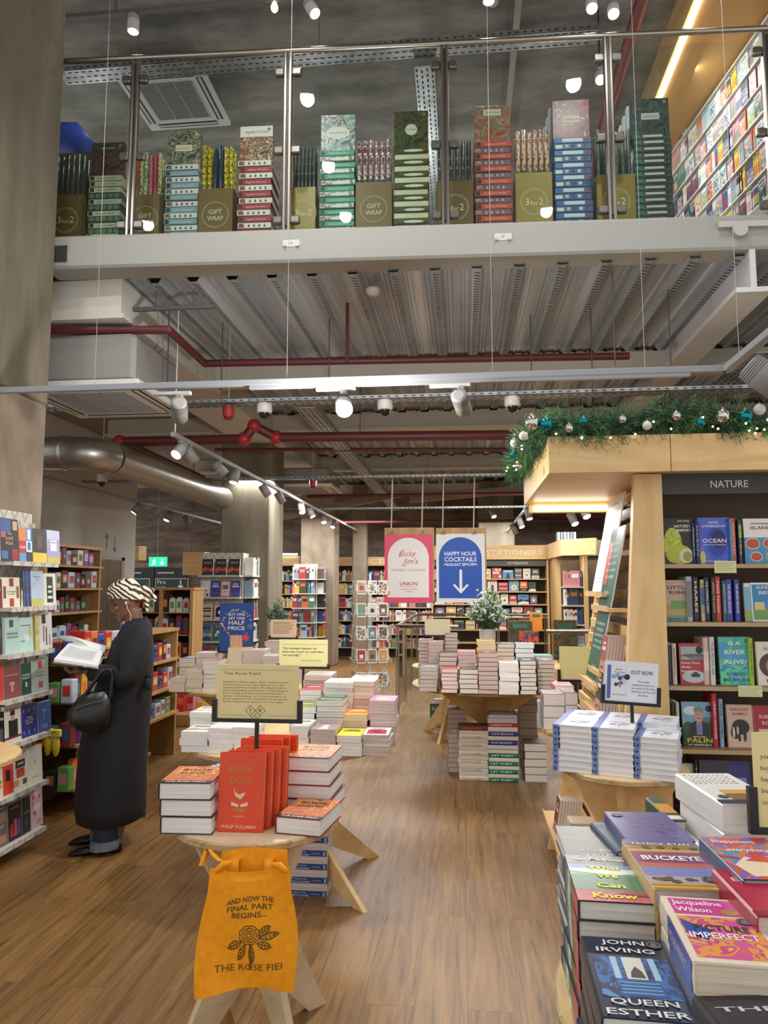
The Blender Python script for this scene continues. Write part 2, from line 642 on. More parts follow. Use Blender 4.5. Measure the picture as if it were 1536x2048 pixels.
# concrete pillars: the near one on the left, two more behind it in the same row, two far off
def pillar(x0, y0, x1, y1, z1, mt, name):
    m = MB()
    m.bbox((x0, y0, 0), (x1, y1, z1), mt, .02)
    return struct(m, name)
mb = MB()
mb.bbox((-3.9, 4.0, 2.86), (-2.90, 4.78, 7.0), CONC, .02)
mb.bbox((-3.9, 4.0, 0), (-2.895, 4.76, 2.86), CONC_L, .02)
struct(mb, 'pillar_1')
mb = MB()
mb.bbox((-3.32, 9.75, 0), (-2.62, 10.5, 3.84), CONC, .02)
struct(mb, 'pillar_2')
pillar(-3.3, 14.7, -2.6, 15.3, 3.84, CONC_L, 'pillar_3')
pillar(-2.4, 15.8, -2.1, 16.2, 3.84, CONC_L, 'pillar_4')
pillar(.35, 15.6, 1.1, 16.3, 3.84, CONC, 'pillar_5')
# mezzanine: edge beam, floor slab, deck of trapezoid ribs, crossing beams
mb = MB(frame(EL, ED, -EN))
LE = (ER - EL).length + 1.4
mb.bbox((-.03, -.02, -.245), (LE, .2, .0), M('#a2a29c', .55), .018)
mb.box((.035, -.022, -.2), (.145, -.015, -.075), M('#3a3633', .8))
for sx in (1.78, 3.27):
    mb.box((sx - .06, -.024, -.135), (sx + .06, -.016, -.085), M('#d5d1c9', .5))
    for q in (-.045, .045):
        mb.cyl((sx + q, -.035, -.125), (sx + q, -.016, -.125), .012, M('#bdb9b2', .4, .6), 8)
    mb.cyl((sx, -.03, -.1), (sx, -.016, -.1), .01, M('#bdb9b2', .4, .6), 8)
mb.box((4.72, -.05, -.1), (5.1, -.016, -.06), M('#c9c5be', .4, .3))
mb.cyl((4.86, -.06, -.12), (4.86, -.016, -.12), .05, M('#c9c5be', .4, .4), 14)
struct(mb, 'beam_1')
mb = MB()
mb.poly([edge(0, .2, ZM - .02), edge(LE, .2, ZM - .02), (5.0, 15, ZM - .02), (-9, 15, ZM - .02), (-9, 5.1, ZM - .02)], M('#8a8378', .8))
struct(mb, 'floor_mezzanine')
mb = MB()
prof = []
x = -2.6
P = .30
while x < 4.3:
    prof += [(x, 0.0), (x + .055, 0.0), (x + .085, .05), (x + .105, .05), (x + .115, .042), (x + .135, .042), (x + .145, .05), (x + .205, .05), (x + .215, .042), (x + .235, .042), (x + .245, .05), (x + .265, .05), (x + .295, 0)]
    x += P
YB = [at(768, q, z=3.62).y for q in (766, 862, 941, 990)]
for a, b in ((5.06, YB[0]), (YB[0] + .1, YB[1] - .1), (YB[1] + .1, YB[2] - .1), (YB[2] + .1, YB[3])):
    n = len(prof)
    vs = [(p[0], a, ZD + p[1]) for p in prof] + [(p[0], b, ZD + p[1]) for p in prof]
    mb.add(vs, [(i, i + 1, n + i + 1, n + i) for i in range(n - 1)], STEEL)
    x = -2.6                                     # embossed ribs pressed along every pan
    while x < 4.2:
        k = a + .05
        if a < 9:
            while k < b - .05:
                mb.add([(x + .006, k, ZD - .001), (x + .05, k + .02, ZD - .001), (x + .05, k + .032, ZD - .006), (x + .006, k + .012, ZD - .006)], [(0, 1, 2, 3)], M('#70767a', .4, .7))
                k += .05
        x += P
mb.box((-9, 5.1, ZD + .06), (4.4, 14, ZD + .08), M('#77736c', .8))
mb.box((-9, YB[3], ZD), (4.4, BACK, ZD + .05), M('#5e5b56', .8))
mb.box((-9, 5.1, ZD + .0), (-2.75, YB[3], ZD + .05), M('#8f887d', .8))
struct(mb, 'ceiling_mezzanine')
CRM = M('#cfc6b8', .6)
k = 2
for y, zb in [(q, 3.62) for q in YB]:
    mb = MB()
    mb.box((-4.8, y - .08, zb), (4.4, y + .1, zb + .03), CRM)
    mb.box((-4.8, y, zb + .03), (4.4, y + .02, ZD), CRM)
    struct(mb, 'beam_%d' % k)
    k += 1
for x, c, w in ((-2.78, WHITE, .3), (1.98, M('#d3d3d4', .5), .12)):
    mb = MB()
    mb.box((x - w, 5.0, 3.58), (x + w, 13.4, 3.615), c)
    mb.box((x - (w - .02 if x < 0 else .02), 5.0, 3.615), (x + (w - .02 if x < 0 else .02), 13.4, ZD + .02), c)
    struct(mb, 'beam_%d' % k)
    k += 1
# slanting bracing steels far back
for i, (p, q) in enumerate((((-3.4, 12.4, 2.75), (-1.0, 13.2, 3.3)), ((-.9, 12.6, 3.1), (3.0, 13.3, 3.5)))):
    mb = MB()
    a, b = Vector(p), Vector(q)
    X = frame(a, b - a, (0, 1, 0))
    mb.box((0, -.06, -.06), ((b - a).length, .06, .06), M('#8f887c', .7), X)
    struct(mb, 'beam_%d' % k)
    k += 1
# ------------------------------------------------------------------ glass balustrade along the mezzanine edge
def sx_of(px, py):
    """distance along the edge for a pixel on the balustrade plane"""
    d = ray(px, py)
    o = Vector((0, 0, CAM_Z))
    k = (EL - o).dot(EN) / d.dot(EN)
    return (o + d * k - EL).dot(ED)
EX = frame(EL, ED, -EN)
d_ = ray(573, 96)
RH = CAM_Z + d_.z * ((EL - Vector((0, 0, CAM_Z))).dot(EN) / d_.dot(EN)) - ZM      # height of the rail
bal = empty('glass_balustrade', EL, 0, 'long clear glass balustrade with steel posts and top rail on the mezzanine edge', 'balustrade')
def bpart(mb, name, par=None):
    mb.X = EX if mb.X is None else mb.X
    o = mb.build(name, par or bal)
    if par is None:
        o.matrix_parent_inverse = bal.matrix_basis.inverted()
    return o
POSTX = [sx_of(262, 300), sx_of(573, 290), sx_of(890, 280), sx_of(1222, 260), sx_of(1545, 240)]
m = MB(EX)
m.tube([(-.1, .03, RH), (LE, .03, RH)], .021, INOX, 12)
bpart(m, 'handrail')
for px in POSTX:
    m = MB(EX)
    m.bbox((px - .03, .012, -.01), (px - .006, .062, RH - .015), INOX, .006)
    m.bbox((px + .006, .012, -.01), (px + .03, .062, RH - .015), INOX, .006)
    m.box((px - .006, .022, .05), (px + .006, .05, RH - .05), M('#3c3b39', .5))
    post = bpart(m, 'post')
    for zz in (.09, .62, RH - .17):
        for sg in (-1, 1):
            m = MB(EX)
            a, b = sorted((px + sg * .03, px + sg * .098))
            m.bbox((a, .012, zz - .028), (b, .056, zz + .028), M('#75716b', .35, .8), .008)
            c = bpart(m, 'glass_clamp', post)
cuts = [-.1] + POSTX + [LE]
for a, b in zip(cuts[:-1], cuts[1:]):
    m = MB(EX)
    m.box((a + .05, .029, .0), (b - .05, .039, RH - .09), GLASS)
    bpart(m, 'glass_panel')

# ------------------------------------------------------------------ mezzanine display: puzzle stacks, gift wrap
GOLD = M('#8a7433', 0.4, 0.15)
CREAM = '#e9e4cf'
EXI = lambda s, off, z: frame(edge(s, off, ZM + z), ED, (0, 0, 1))      # upright, facing the viewer
def mpt(px, py, off):
    d = ray(px, py)
    o = Vector((0, 0, CAM_Z))
    e0 = EL - EN * off
    k = (e0 - o).dot(EN) / d.dot(EN)
    p = o + d * k - e0
    return p.dot(ED), o.z + d.z * k - ZM
# plinth the display stands on
m = MB(EX)
m.box((.1, .205, .0), (4.3, .6, .035), M('#d9d4c9', .6))
tag(m.build('display_plinth'), 'low white plinth under the puzzle boxes behind the mezzanine glass', 'plinth')
ZP = .035
BT = .0475
def artm(name, cols, sc=16):
    return art_mat('print_' + name, cols, sc)
STK = [
    ('dark burgundy detective', 207, 77, 285, 350, artm('burgundy', ['#2c1a18', '#4a2622', '#6b4a3a', '#2a2f26', '#7d5b4a']), [('#c9cda9', 'HERCULE POIROT', '#2c3b2a', 0), ('#c9cda9', 'HERCULE POIROT', '#2c3b2a', 0), ('#23573f', None, '#b9c8b4', 1)], 'cream and green', 'HERCULE POIROT', '#1f4a35', '#d8dfc9'),
    ('leafy house party', 361, 77, 262, 328, artm('leafy', ['#33402f', '#5b6b4e', '#98927a', '#3c4a3a', '#c3b79b']), [('#d3d2cc', None, '#3d4a48', 2), ('#7fa0a6', 'Jane Austen', '#d8e3e4', 0)], 'white and blue grey', 'Jane Austen', '#dcd3b8', '#a3563f'),
    ('cream mystery', 508, 76, 252, 320, artm('station', ['#4f3a2e', '#c0a882', '#7d6a4e', '#93413a', '#d9cdb0']), [('#e2dccd', None, '#46503f', 2), ('#a8323c', 'Agatha Christie', '#ecd9d6', 0)], 'cream and red', 'Agatha Christie', '#e7e1d2', '#6a3a34'),
    ('green poets', 674, 78, 230, 300, artm('poets', ['#3d5a4e', '#7f9aa0', '#b9c3b4', '#6d4a44', '#4d6f8a']), [('#1f9a6a', 'THE ROMANTICS', '#c8ecd9', 0), ('#566b5c', None, '#d7dccd', 3)], 'bright green', 'ROMANTICS', '#dfe0d0', '#3d4a44'),
    ('dark jungle', 823, 77, 222, 295, artm('jungle', ['#20281c', '#38452a', '#59602f', '#2b3a33', '#8a4a2a']), [('#3a3b2d', None, '#d9dcb9', 3), ('#cfd3a8', '', '#5c6043', 0)], 'pale green and black', 'VICTORIAN', '#dbe0c6', '#4d5540'),
    ('coral flowers', 988, 80, 212, 282, artm('coral', ['#8a4038', '#b8584a', '#6f7a55', '#c28a72', '#5b4a55']), [('#c44a35', 'THE WORLD OF TEATIME', '#edc8b0', 0), ('#7a5a62', None, '#c9b6a3', 2)], 'coral orange', 'TEATIME', '#d8d2bd', '#5f5a43'),
    ('red bus', 1149, 81, 200, 273, artm('redbus', ['#37505a', '#8e3038', '#a54a45', '#2f4450', '#c7b08e']), [('#2766a0', None, '#cfd9de', 4), ('#2766a0', None, '#e0d9c9', 5)], 'blue', 'LONDON', '#d9d2c2', '#8a3a3a'),
    ('black stage', 1311, 82, 196, 265, artm('stage', ['#23282a', '#3a4040', '#2a4640', '#55584f', '#161818']), [('#2b3030', None, '#b9bab4', 6)], 'black', 'SHAKESPEARE', '#b9b4b0', '#52504e'),
]
def puzzle_box(w, d, t, spec, label, group, artm_):
    """a flat cardboard box lying down: lid, base and printed end"""
    col, txt, ink, kind = spec
    root = empty('puzzle_box', (0, 0, 0), 0, label, 'puzzle box', group)
    b = MB()
    b.box((-w / 2 + .002, .002, 0), (w / 2 - .002, d - .002, t * .5), M('#3a3733', .6))
    b.build('box_base', root)
    m = MB()
    m.bbox((-w / 2, 0, t * .12), (w / 2, d, t - .001), M(col, .45), .002)
    X = frame((0, -.0008, t * .5), (1, 0, 0), (0, 0, 1))
    k = M(ink, .5)
    dark = M('#2e3430', .5)
    if txt:
        m.text(txt, .017, k, X @ T(.012, -.006), width=w * .6)
    if kind == 0 and txt:
        m.box((-w / 2 + .008, -.0006, t * .22), (-w / 2 + .04, .0, t * .88), dark)
    if kind == 1:
        for i in range(5):
            m.ring((-w / 2 + .03 + i * (w - .06) / 4, 0, 0), .012, .015, k, 12, X)
            m.disc((-w / 2 + .03 + i * (w - .06) / 4, 0, .0001), .008, M('#5d7a63', .5), 8, X)
    if kind == 2:
        m.box((-w / 2 + .008, -.0006, t * .22), (-w / 2 + .05, .0, t * .86), artm_)
        for i in range(4):
            q = -w / 2 + .085 + i * .04
            m.ball((q, .0, t * .45), .009, k, 6, None, (1, .1, 1))
            m.box((q - .003, -.0008, t * .4), (q + .003, 0, t * .75), k)
    if kind == 3:
        m.box((-w / 2 + .002, -.0005, t * .2), (w / 2 - .002, 0, t * .95), artm_)
        m.disc((.02, 0, .0006), .075, k, 20, X, .011)
    if kind == 4:
        m.box((-w / 2 + .06, -.0007, t * .3), (w / 2 - .06, 0, t * .85), k)
        m.box((w / 2 - .05, -.0007, t * .3), (w / 2 - .01, 0, t * .85), M('#8a4a55', .5))
    if kind == 5:
        m.box((-w / 2 + .01, -.0007, t * .25), (-w / 2 + .06, 0, t * .8), k)
        for i in range(4):
            m.box((-w / 2 + .08 + i * .045, -.0007, t * .35), (-w / 2 + .105 + i * .045, 0, t * .85), M(['#c7b9a0', '#3a4a55', '#d8cfc0', '#6a3a3a'][i], .5))
    if kind == 6:
        m.box((-w / 2 + .002, -.0005, t * .14), (w / 2 - .002, 0, t * .98), artm_)
        m.box((-.06, -.0009, t * .4), (.08, 0, t * .75), k)
        m.box((-w / 2 + .01, -.0009, t * .3), (-w / 2 + .06, 0, t * .8), M('#35705f', .5))
    m.build('box_lid', root)
    return root
for (nm, pxc, pw, yt, yb, am, specs, cols, title, tcol, tink) in STK:
    off = .22
    s0, ztop = mpt(pxc, yb, off)
    s0 = mpt(pxc, 440, off)[0]
    w = pw / F * 4.85
    n = int(round((ztop - ZP) / BT))
    t = (ztop - ZP) / n
    protos = {}
    for i in range(n):                      # i counts from the top
        sp = specs[i] if (i < 2 and len(specs) == 3) else specs[1 + (i % 2)] if len(specs) == 3 else specs[i % len(specs)]
        lab = '%s puzzle box, %s below the upright %s box' % (cols, ORD[i], nm)
        if id(sp) not in protos:
            r = puzzle_box(w, .27, t, sp, lab, 'stacked puzzle boxes behind the mezzanine glass', am)
            protos[id(sp)] = r
        else:
            r = copy_tree(protos[id(sp)])
            r['label'] = lab
        r.matrix_world = Matrix.Translation(edge(s0 + RND.uniform(-.006, .006), off + RND.uniform(0, .01), ZM + ztop - (i + 1) * t)) @ RZ(math.atan2(ED.y, ED.x))
    # upright box on top, showing its picture
    h = mpt(pxc, yt, off + .03)[1] - ztop
    r = empty('puzzle_box', (0, 0, 0), 0, 'upright %s puzzle box with its picture facing out on top of a stack' % nm, 'puzzle box', 'upright puzzle boxes behind the mezzanine glass')
    m = MB()
    m.bbox((-w / 2, 0, 0), (w / 2, .05, h), am, .002)
    if 'cream' in nm:
        m.box((-w / 2 + .001, -.0008, h * .7), (w / 2 - .001, 0, h * .99), M('#e4dfd0', .5))
        m.text(title, .03, M(tink, .5), frame((0, -.0015, h * .8), (1, 0, 0), (0, 0, 1)), width=w * .7)
    elif 'poets' in nm or 'jungle' in nm:
        X = frame((0, -.001, h * .52), (1, 0, 0), (0, 0, 1))
        m.disc((0, 0, 0), .09 if 'poets' in nm else .045, M(tcol, .5), 24, X, .05 if 'poets' in nm else .045)
        m.text(title, .02, M(tink, .5), X @ T(0, -.008, .0006), width=.13 if 'poets' in nm else .07)
    else:
        yy = h * (.82 if ('burg' in nm or 'coral' in nm) else .5)
        m.box((-.065, -.001, yy - .022), (.065, 0, yy + .028), M(tcol, .5))
        m.text(title, .02, M(tink, .5), frame((0, -.0018, yy - .006), (1, 0, 0), (0, 0, 1)), width=.11)
    m.disc((w / 2 - .03, h - .03, .0012), .014, M('#9fc08f' if 'leafy' in nm else '#4fa58a' if 'poets' in nm else '#a36a5d', .5), 14, frame((0, 0, 0), (1, 0, 0), (0, 0, 1)))
    m.build('box_lid', r)
    b = MB()
    b.box((-w / 2 + .003, .045, .003), (w / 2 - .003, .058, h - .003), M('#d8d5cf', .6))
    b.build('box_base', r)
    r.matrix_world = Matrix.Translation(edge(s0, off + .03, ZM + ztop)) @ RZ(math.atan2(ED.y, ED.x))
    if 'red bus' in nm or 'black stage' in nm:   # more boxes standing behind the upright one
        for q in range(3):
            m = MB()
            m.bbox((-w / 2, 0, 0), (w / 2, .05, h - .01 - q * .035), M('#cfd6dd', .5), .002)
            o = m.build('puzzle_box')
            tag(o, 'white sided puzzle box standing %s behind the upright %s box' % (ORD[q], nm), 'puzzle box')
            o.matrix_world = Matrix.Translation(edge(s0 - .012 * (q + 1), off + .095 + q * .06, ZM + ztop)) @ RZ(math.atan2(ED.y, ED.x))
ROLLP = {
    'dark': [artm('roll_dark', ['#2b2f2a', '#4a4f40', '#1f2420', '#6a6a55'], 30)], 'multi': [M('#a23a3a', .35), artm('roll_y', ['#e0c63a', '#3d6a4a', '#d8cf9a', '#c2452f'], 25), artm('roll_g', ['#2f5a3a', '#e6dfc0', '#3f7a4f', '#c8b23f'], 30), M('#b4606a', .35)],
    'yellow': [artm('roll_yellow', ['#e6cf2b', '#d9c01f', '#3d3a1f', '#efe06a'], 40), artm('roll_navy', ['#1f2b3a', '#2a3a4c', '#18222e'], 20)], 'white': [artm('roll_white', ['#e1dfda', '#cfccc8', '#8a3a3f', '#2f3f3a'], 26)],
    'tan': [artm('roll_tan', ['#b79f80', '#c7b292', '#8a4a35', '#b79f80'], 18)], 'teal': [artm('roll_teal', ['#1f4a48', '#33403c', '#5a5f55', '#232a28'], 24)], 'navy': [artm('roll_nv', ['#26333c', '#3b4a3c', '#1c262c', '#8a8d60'], 30)]}
BX = [(100, 168, 390, 315, '3for2', 'dark', 'dark green'), (262, 322, 390, 312, 'GIFT|WRAP', 'multi', 'brightly patterned'), (397, 468, 378, 298, 'GIFT|WRAP', 'yellow', 'yellow and navy'),
      (582, 633, 375, 300, '3for2', 'navy', 'black patterned'), (711, 786, 365, 285, 'GIFT|WRAP', 'white', 'white patterned'), (873, 948, 363, 285, '3for2', 'navy', 'black and lime'),
      (1030, 1106, 346, 265, '3for2', 'tan', 'brown paper'), (1192, 1272, 350, 265, '3for2', 'teal', 'dark teal')]
for bi, (xa, xb, yt, yr, txt, pal, pn) in enumerate(BX):
    off = .2
    sa, zb = mpt(xa, yt, off)
    sb = mpt(xb, yt, off)[0] - .006
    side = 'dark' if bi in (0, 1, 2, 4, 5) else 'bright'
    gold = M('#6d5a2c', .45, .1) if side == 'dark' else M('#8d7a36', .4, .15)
    nb = STK[min(bi, 7)][0]
    r = empty('gift_wrap_bin', edge(sa, off, ZM + ZP), math.atan2(ED.y, ED.x), 'gold bin of %s gift wrap rolls %s' % (pn, 'lettered for a three for two offer' if '3' in txt else 'lettered as gift wrap'), 'bin')
    w, h = sb - sa, zb - ZP
    m = MB()
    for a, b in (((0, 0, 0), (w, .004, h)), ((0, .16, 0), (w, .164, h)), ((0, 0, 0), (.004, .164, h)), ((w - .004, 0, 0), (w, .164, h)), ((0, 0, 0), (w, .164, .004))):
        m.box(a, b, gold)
    X = frame((w / 2, -.0008, h * .5), (1, 0, 0), (0, 0, 1))
    ink = M('#d8d0b0', .5)
    m.ring((0, 0, 0), .098, .1005, ink, 40, X)
    if '|' in txt:
        m.text('GIFT', .05, ink, X @ T(0, .006), width=.1)
        m.text('WRAP', .05, ink, X @ T(0, -.045), width=.12)
    else:
        m.ring((0, 0, 0), .088, .0895, ink, 40, X)
        m.text('3', .075, ink, X @ T(-.05, -.025))
        m.text('for', .05, ink, X @ T(.0, -.025))
        m.text('2', .075, ink, X @ T(.05, -.025))
    m.build('bin_body', r)
    zr = mpt(xa, yr, off + .08)[1]
    nr = 6
    for i in range(nr):
        for row in (0, 1):
            hh = zr - ZP - .01 - RND.uniform(0, .03)
            rl = MB()
            mm = ROLLP[pal][(i // 2 if pal != 'multi' else i) % len(ROLLP[pal])]
            rad = min(.0165, (w - .012) / nr / 2 - .0006)
            rl.lathe([(rad * .5, 0), (rad, 0), (rad, hh), (rad * .8, hh), (rad * .7, hh - .02)], mm, 12)
            if pal in ('tan', 'white', 'teal'):
                rl.lathe([(rad + .0006, hh * .35), (rad + .0006, hh * .6)], M('#1f4a48', .4), 12, caps=False)
            o = rl.build('gift_wrap_roll')
            tag(o, '%s gift wrap roll, %s in the %s row of its %s bin' % (pn, ORD[i], ('front', 'rear')[row], 'offer' if '3' in txt else 'wrap'), 'gift wrap', 'gift wrap rolls in gold bins')
            p = edge(sa + .006 + (w - .012) * (i + .5) / nr, off + .045 + row * .07, ZM + ZP + .005)
            o.location = p
# blue carrier bag by the pillar, upstairs
m = MB()
a = at(122, 320, y=5.7)
m.loft([[(a.x - .05, 5.7, a.z), (a.x + .3, 5.7, a.z - .02), (a.x + .28, 5.95, a.z), (a.x - .05, 5.95, a.z)],
        [(a.x - .1, 5.66, a.z + .2), (a.x + .33, 5.64, a.z + .1), (a.x + .36, 5.98, a.z + .1), (a.x - .1, 5.98, a.z + .2)],
        [(a.x - .1, 5.72, a.z + .37), (a.x + .12, 5.72, a.z + .36), (a.x + .12, 5.9, a.z + .36), (a.x - .1, 5.9, a.z + .37)]], M('#2b4fae', .3))
m.box((a.x - .1, 5.6, ZM), (a.x + .4, 6.0, a.z - .005), M('#5a5145', .6))
tag(m.build('carrier_bag'), 'shiny blue plastic bag on a stand beside the concrete pillar upstairs', 'bag')

# upstairs wall of comic volumes
BW0 = at(1353, 420, y=8.2)
BW1 = at(1536, 300, y=6.0)
wx = Vector((2.62, 0, 0))
P0, P1 = Vector((2.42, 8.4, ZM)), Vector((2.80, 5.45, ZM))
WD = (P1 - P0).normalized()                      # along the shelves, far to near
WN = Vector((0, 0, 1)).cross(WD)                 # must face the viewer (-x)
if WN.x > 0:
    WN = -WN
WL = (P1 - P0).length
r = empty('tall_bookcase', P0, 0, 'tall white bookcase packed with comic volumes along the upper right wall', 'bookcase')
X = Matrix(((WD.x, -WN.x, 0, 0), (WD.y, -WN.y, 0, 0), (0, 0, 1, 0), (0, 0, 0, 1)))   # x along, y into wall
m = MB(X)
m.box((0, .135, 0), (WL, .155, 2.68), M('#c9c4bb', .6))
m.build('back_panel', r)
SHP = .262
for k in range(10):
    m = MB(X)
    m.box((0, -.004, .062 + k * SHP), (WL, .135, .075 + k * SHP), M('#e6e3dc', .5))
    m.build('shelf', r)
m = MB(X)
m.box((-.02, -.01, 0), (0, .22, 2.68), M('#d3cec4', .5))
m.build('side_panel', r)
PALC = ['#d8d3cb', '#c9c2b8', '#b8433c', '#3c5a94', '#e3c24a', '#2b2d33', '#8aa3b8', '#c9733f', '#e6e0d8', '#7a4f6e', '#5f9a86', '#d68fa0', '#f0ece4', '#38445c', '#b9b6b4', '#9fbcc9']
cm = {}
for ci, c in enumerate(PALC):
    for w in (.022, .125):
        m = MB()
        h = .212
        if w < .1:      # spine out
            m.bbox((0, 0, 0), (w - .001, .125, h), M(c, .4), .002)
            m.box((.004, -.0006, .03), (w - .005, 0, .12), M(PALC[(ci * 5 + 3) % 16], .4))
            m.box((.003, -.0008, h - .03), (w - .004, 0, h - .012), M(PALC[(ci * 7 + 1) % 16], .4))
        else:
            m.bbox((0, 0, 0), (w - .001, .02, h), M(c, .4), .002)
            am_ = artm('comic%d' % ci, [PALC[(ci + 4) % 16], PALC[(ci * 3 + 2) % 16], PALC[(ci + 9) % 16], c], 22)
            m.box((.006, -.0008, .012), (w - .007, 0, h * .72), am_)
            m.box((.012, -.001, h * .78), (w - .02, 0, h * .92), M(PALC[(ci * 7 + 2) % 16], .4))
        cm[(ci, w)] = m.mesh('comic_book')
nsh = 0
CN = ['off-white', 'beige', 'red', 'blue', 'yellow', 'black', 'pale blue', 'orange', 'cream', 'plum', 'sea green', 'pink', 'ivory', 'navy', 'light grey', 'powder blue']
for k in range(3, 10):
    x = max(.02, 8.4 - (ZM + .3 + k * SHP - CAM_Z) * F / 742)
    cnt = 0
    while x < 2.35 and nsh < 290:
        face = RND.random() < (.55 if k % 2 else .4)
        w = .125 if face else .022
        n = 1 if face else RND.choice([3, 4, 5])
        ci = RND.randrange(16)
        for q in range(n):
            o = bpy.data.objects.new('comic_book', cm[((ci + (q % 2) * 0) % 16, w)])
            COL.objects.link(o)
            off_ = RND.uniform(-.012, .0)
            p = X @ Vector((x, off_ + .01, .0755 + k * SHP))
            o.matrix_world = Matrix.Translation(P0 + p) @ X
            tag(o, '%s comic volume, %s from the far end, %s shelf of the upstairs bookcase' % (CN[ci], ORD[cnt], ORD[k]), 'book', 'comic volumes on the upstairs bookcase')
            x += w + (.012 if face else .001)
            cnt += 1
            nsh += 1
# timber canopy over it with a light strip and letters
Lx = 2.02
light('AREA', (Lx + .12, 6.9, 6.5), 48, size=.06, sy=3.4, target=(2.7, 6.9, 5.6), name='canopy_strip_glow')
r = empty('timber_canopy', (Lx, 6.5, 6.6), 0, 'deep timber canopy with a lit edge above the upstairs comic bookcase', 'canopy')
m = MB(); m.box((0, -2.2, 0), (.03, 2.6, .38), BIRCH_Y); m.build('fascia', r)
m = MB(); m.box((.03, -2.2, .0), (1.3, 2.6, .03), M('#c49a5c', .6)); m.build('soffit', r)
m = MB(); m.box((.03, -2.2, -.03), (.065, 2.6, 0), M('#fff6ea', .5, emit=6.0)); m.build('light_strip', r)
m = MB()
for i, ch in enumerate('MANGA'):
    m.text(ch, .24, M('#ece6da', .5), frame((-.004, 2.0 - i * .33, .08), (0, -1, 0), (0, 0, 1)))
m.build('lettering', r)

# ------------------------------------------------------------------ overhead services
def cassette(loc, size, label, body=None, rz=0, zup=.3):
    r = empty('ceiling_cassette', loc, rz, label, 'air conditioner')
    h = size / 2
    wp = M('#d6d4d0', .5)
    m = MB()
    m.bbox((-h, -h, 0), (h, h, .05), wp, .01)
    for k in range(4):
        X = RZ(k * math.pi / 2)
        m.box((-h * .72, -h * .9, -.004), (h * .72, -h * .76, .0), M('#2d2c2b', .6), X)
        m.box((-h * .72, -h * .86, -.007), (h * .72, -h * .8, -.002), M('#c9c7c3', .5), X)
    m.build('panel', r)
    m = MB()
    q = h * .62
    m.box((-q, -q, -.003), (q, q, .0), M('#77767a', .6))
    n = 26
    for i in range(n):
        y = -q + 2 * q * i / n
        m.box((-q, y, -.008), (q, y + .008, -.002), M('#9a999b', .5))
    for i in range(4):
        x = -q + 2 * q * i / 3
        m.box((x - .006, -q, -.009), (x + .006, q, -.002), M('#a5a4a5', .5))
    m.build('grille', r)
    m = MB()
    m.bbox((-h * .86, -h * .86, .05), (h * .86, h * .86, zup), M('#8f8d89', .6), .03)
    m.build('housing', r)
    return r
c0 = at(350, 203, z=6.84)
cassette((c0.x, c0.y, 6.84), .95, 'square white ceiling air conditioner above the upstairs puzzle stacks', zup=.16)
c1 = at(225, 806, z=3.06)
cassette((c1.x - .05, c1.y, 3.06), .98, 'square white ceiling air conditioner hanging beside the near concrete pillar', zup=.42)
c2 = at(615, 985, z=3.05)
cassette((c2.x, c2.y, 3.08), .95, 'small far ceiling air conditioner beyond the concrete pillars', zup=.3)

def wire(p, q, label, name='hanging_wire', r=.0016, mat=None):
    m = MB()
    m.cyl(p, q, r, mat or M('#b9b9b6', .4, .5), 6)
    return tag(m.build(name), label, 'wire')

TY = 4.2
tA, tB = at(-40, 757, y=TY), at(1452, 728, y=TY)
tz = 2.82
m = empty('lighting_track', (0, 0, 0), 0, 'long pale lighting track hung on wires across the whole shop front', 'lighting track')
q = MB(); q.bbox((tA.x, TY - .018, tz - .018), (tB.x, TY + .018, tz + .018), TRACK, .003); q.build('track_rail', m)
q = MB(); q.box((tA.x + 1.75, TY - .014, tz - .04), (tB.x - .2, TY + .014, tz - .018), M('#8f9194', .5)); q.build('conductor_rail', m)
for px in (345, 672, 900):
    p = at(px, 760, y=TY)
    q = MB(); q.bbox((p.x - .12, TY - .016, tz - .062), (p.x + .12, TY + .016, tz - .04), M('#b7b8ba', .5), .003); q.build('adapter', m)
for px, nm in ((190, 'beside the concrete pillar'), (574, 'in front of the second balustrade post'), (985, 'near the red puzzle boxes'), (1290, 'before the balustrade glass at the comic wall'), (1480, 'near the end of the track')):
    p = at(px, 745, y=TY)
    wire((p.x, TY, tz + .02), (p.x, TY, 6.98), 'thin steel wire holding the front lighting track ' + nm, 'suspension_wire')

def spot(loc, aim, label, lit=True, power=0, L=.16, r=.05, col=LAMPB, drop=.08, angle=75, up=None):
    """track spotlight: adapter, stem, can, lens; hangs from loc"""
    loc = Vector(loc)
    root = empty('track_spotlight', loc, 0, label, 'spotlight', 'spotlights on the lighting tracks')
    d = (Vector(aim) - loc).normalized()
    c = Vector((0, 0, -drop))
    m = MB(); m.bbox((-.02, -.02, -.03), (.02, .02, 0), col, .004); m.cyl((0, 0, 0), c, .009, col, 8)
    if up:
        m.cyl((0, 0, 0), (0, 0, up - loc.z), .006, BLACK, 6)
    m.build('stem', root)
    u = d.orthogonal()
    X = frame(c, u, d.cross(u), d)
    m = MB()
    m.lathe([(r * .6, -L * .45), (r * .95, -L * .42), (r, -L * .3), (r, L * .55), (r * .9, L * .55), (r * .86, L * .5)], col, 18, X)
    for k in range(5):
        m.lathe([(r * 1.01, -L * .4 + k * .012), (r * 1.01, -L * .4 + k * .012 + .004)], M('#4d4c4b', .5), 18, X, caps=False)
    m.build('lamp_can', root)
    m = MB(); m.disc((0, 0, L * .52), r * .88, LENS if lit else M('#55534f', .3), 18, X); m.build('lens', root)
    if power:
        light('SPOT', loc + c + d * (L * .6), power, size=.05, target=loc + c + d, angle=angle, blend=.7, name='spot_beam')
    return root
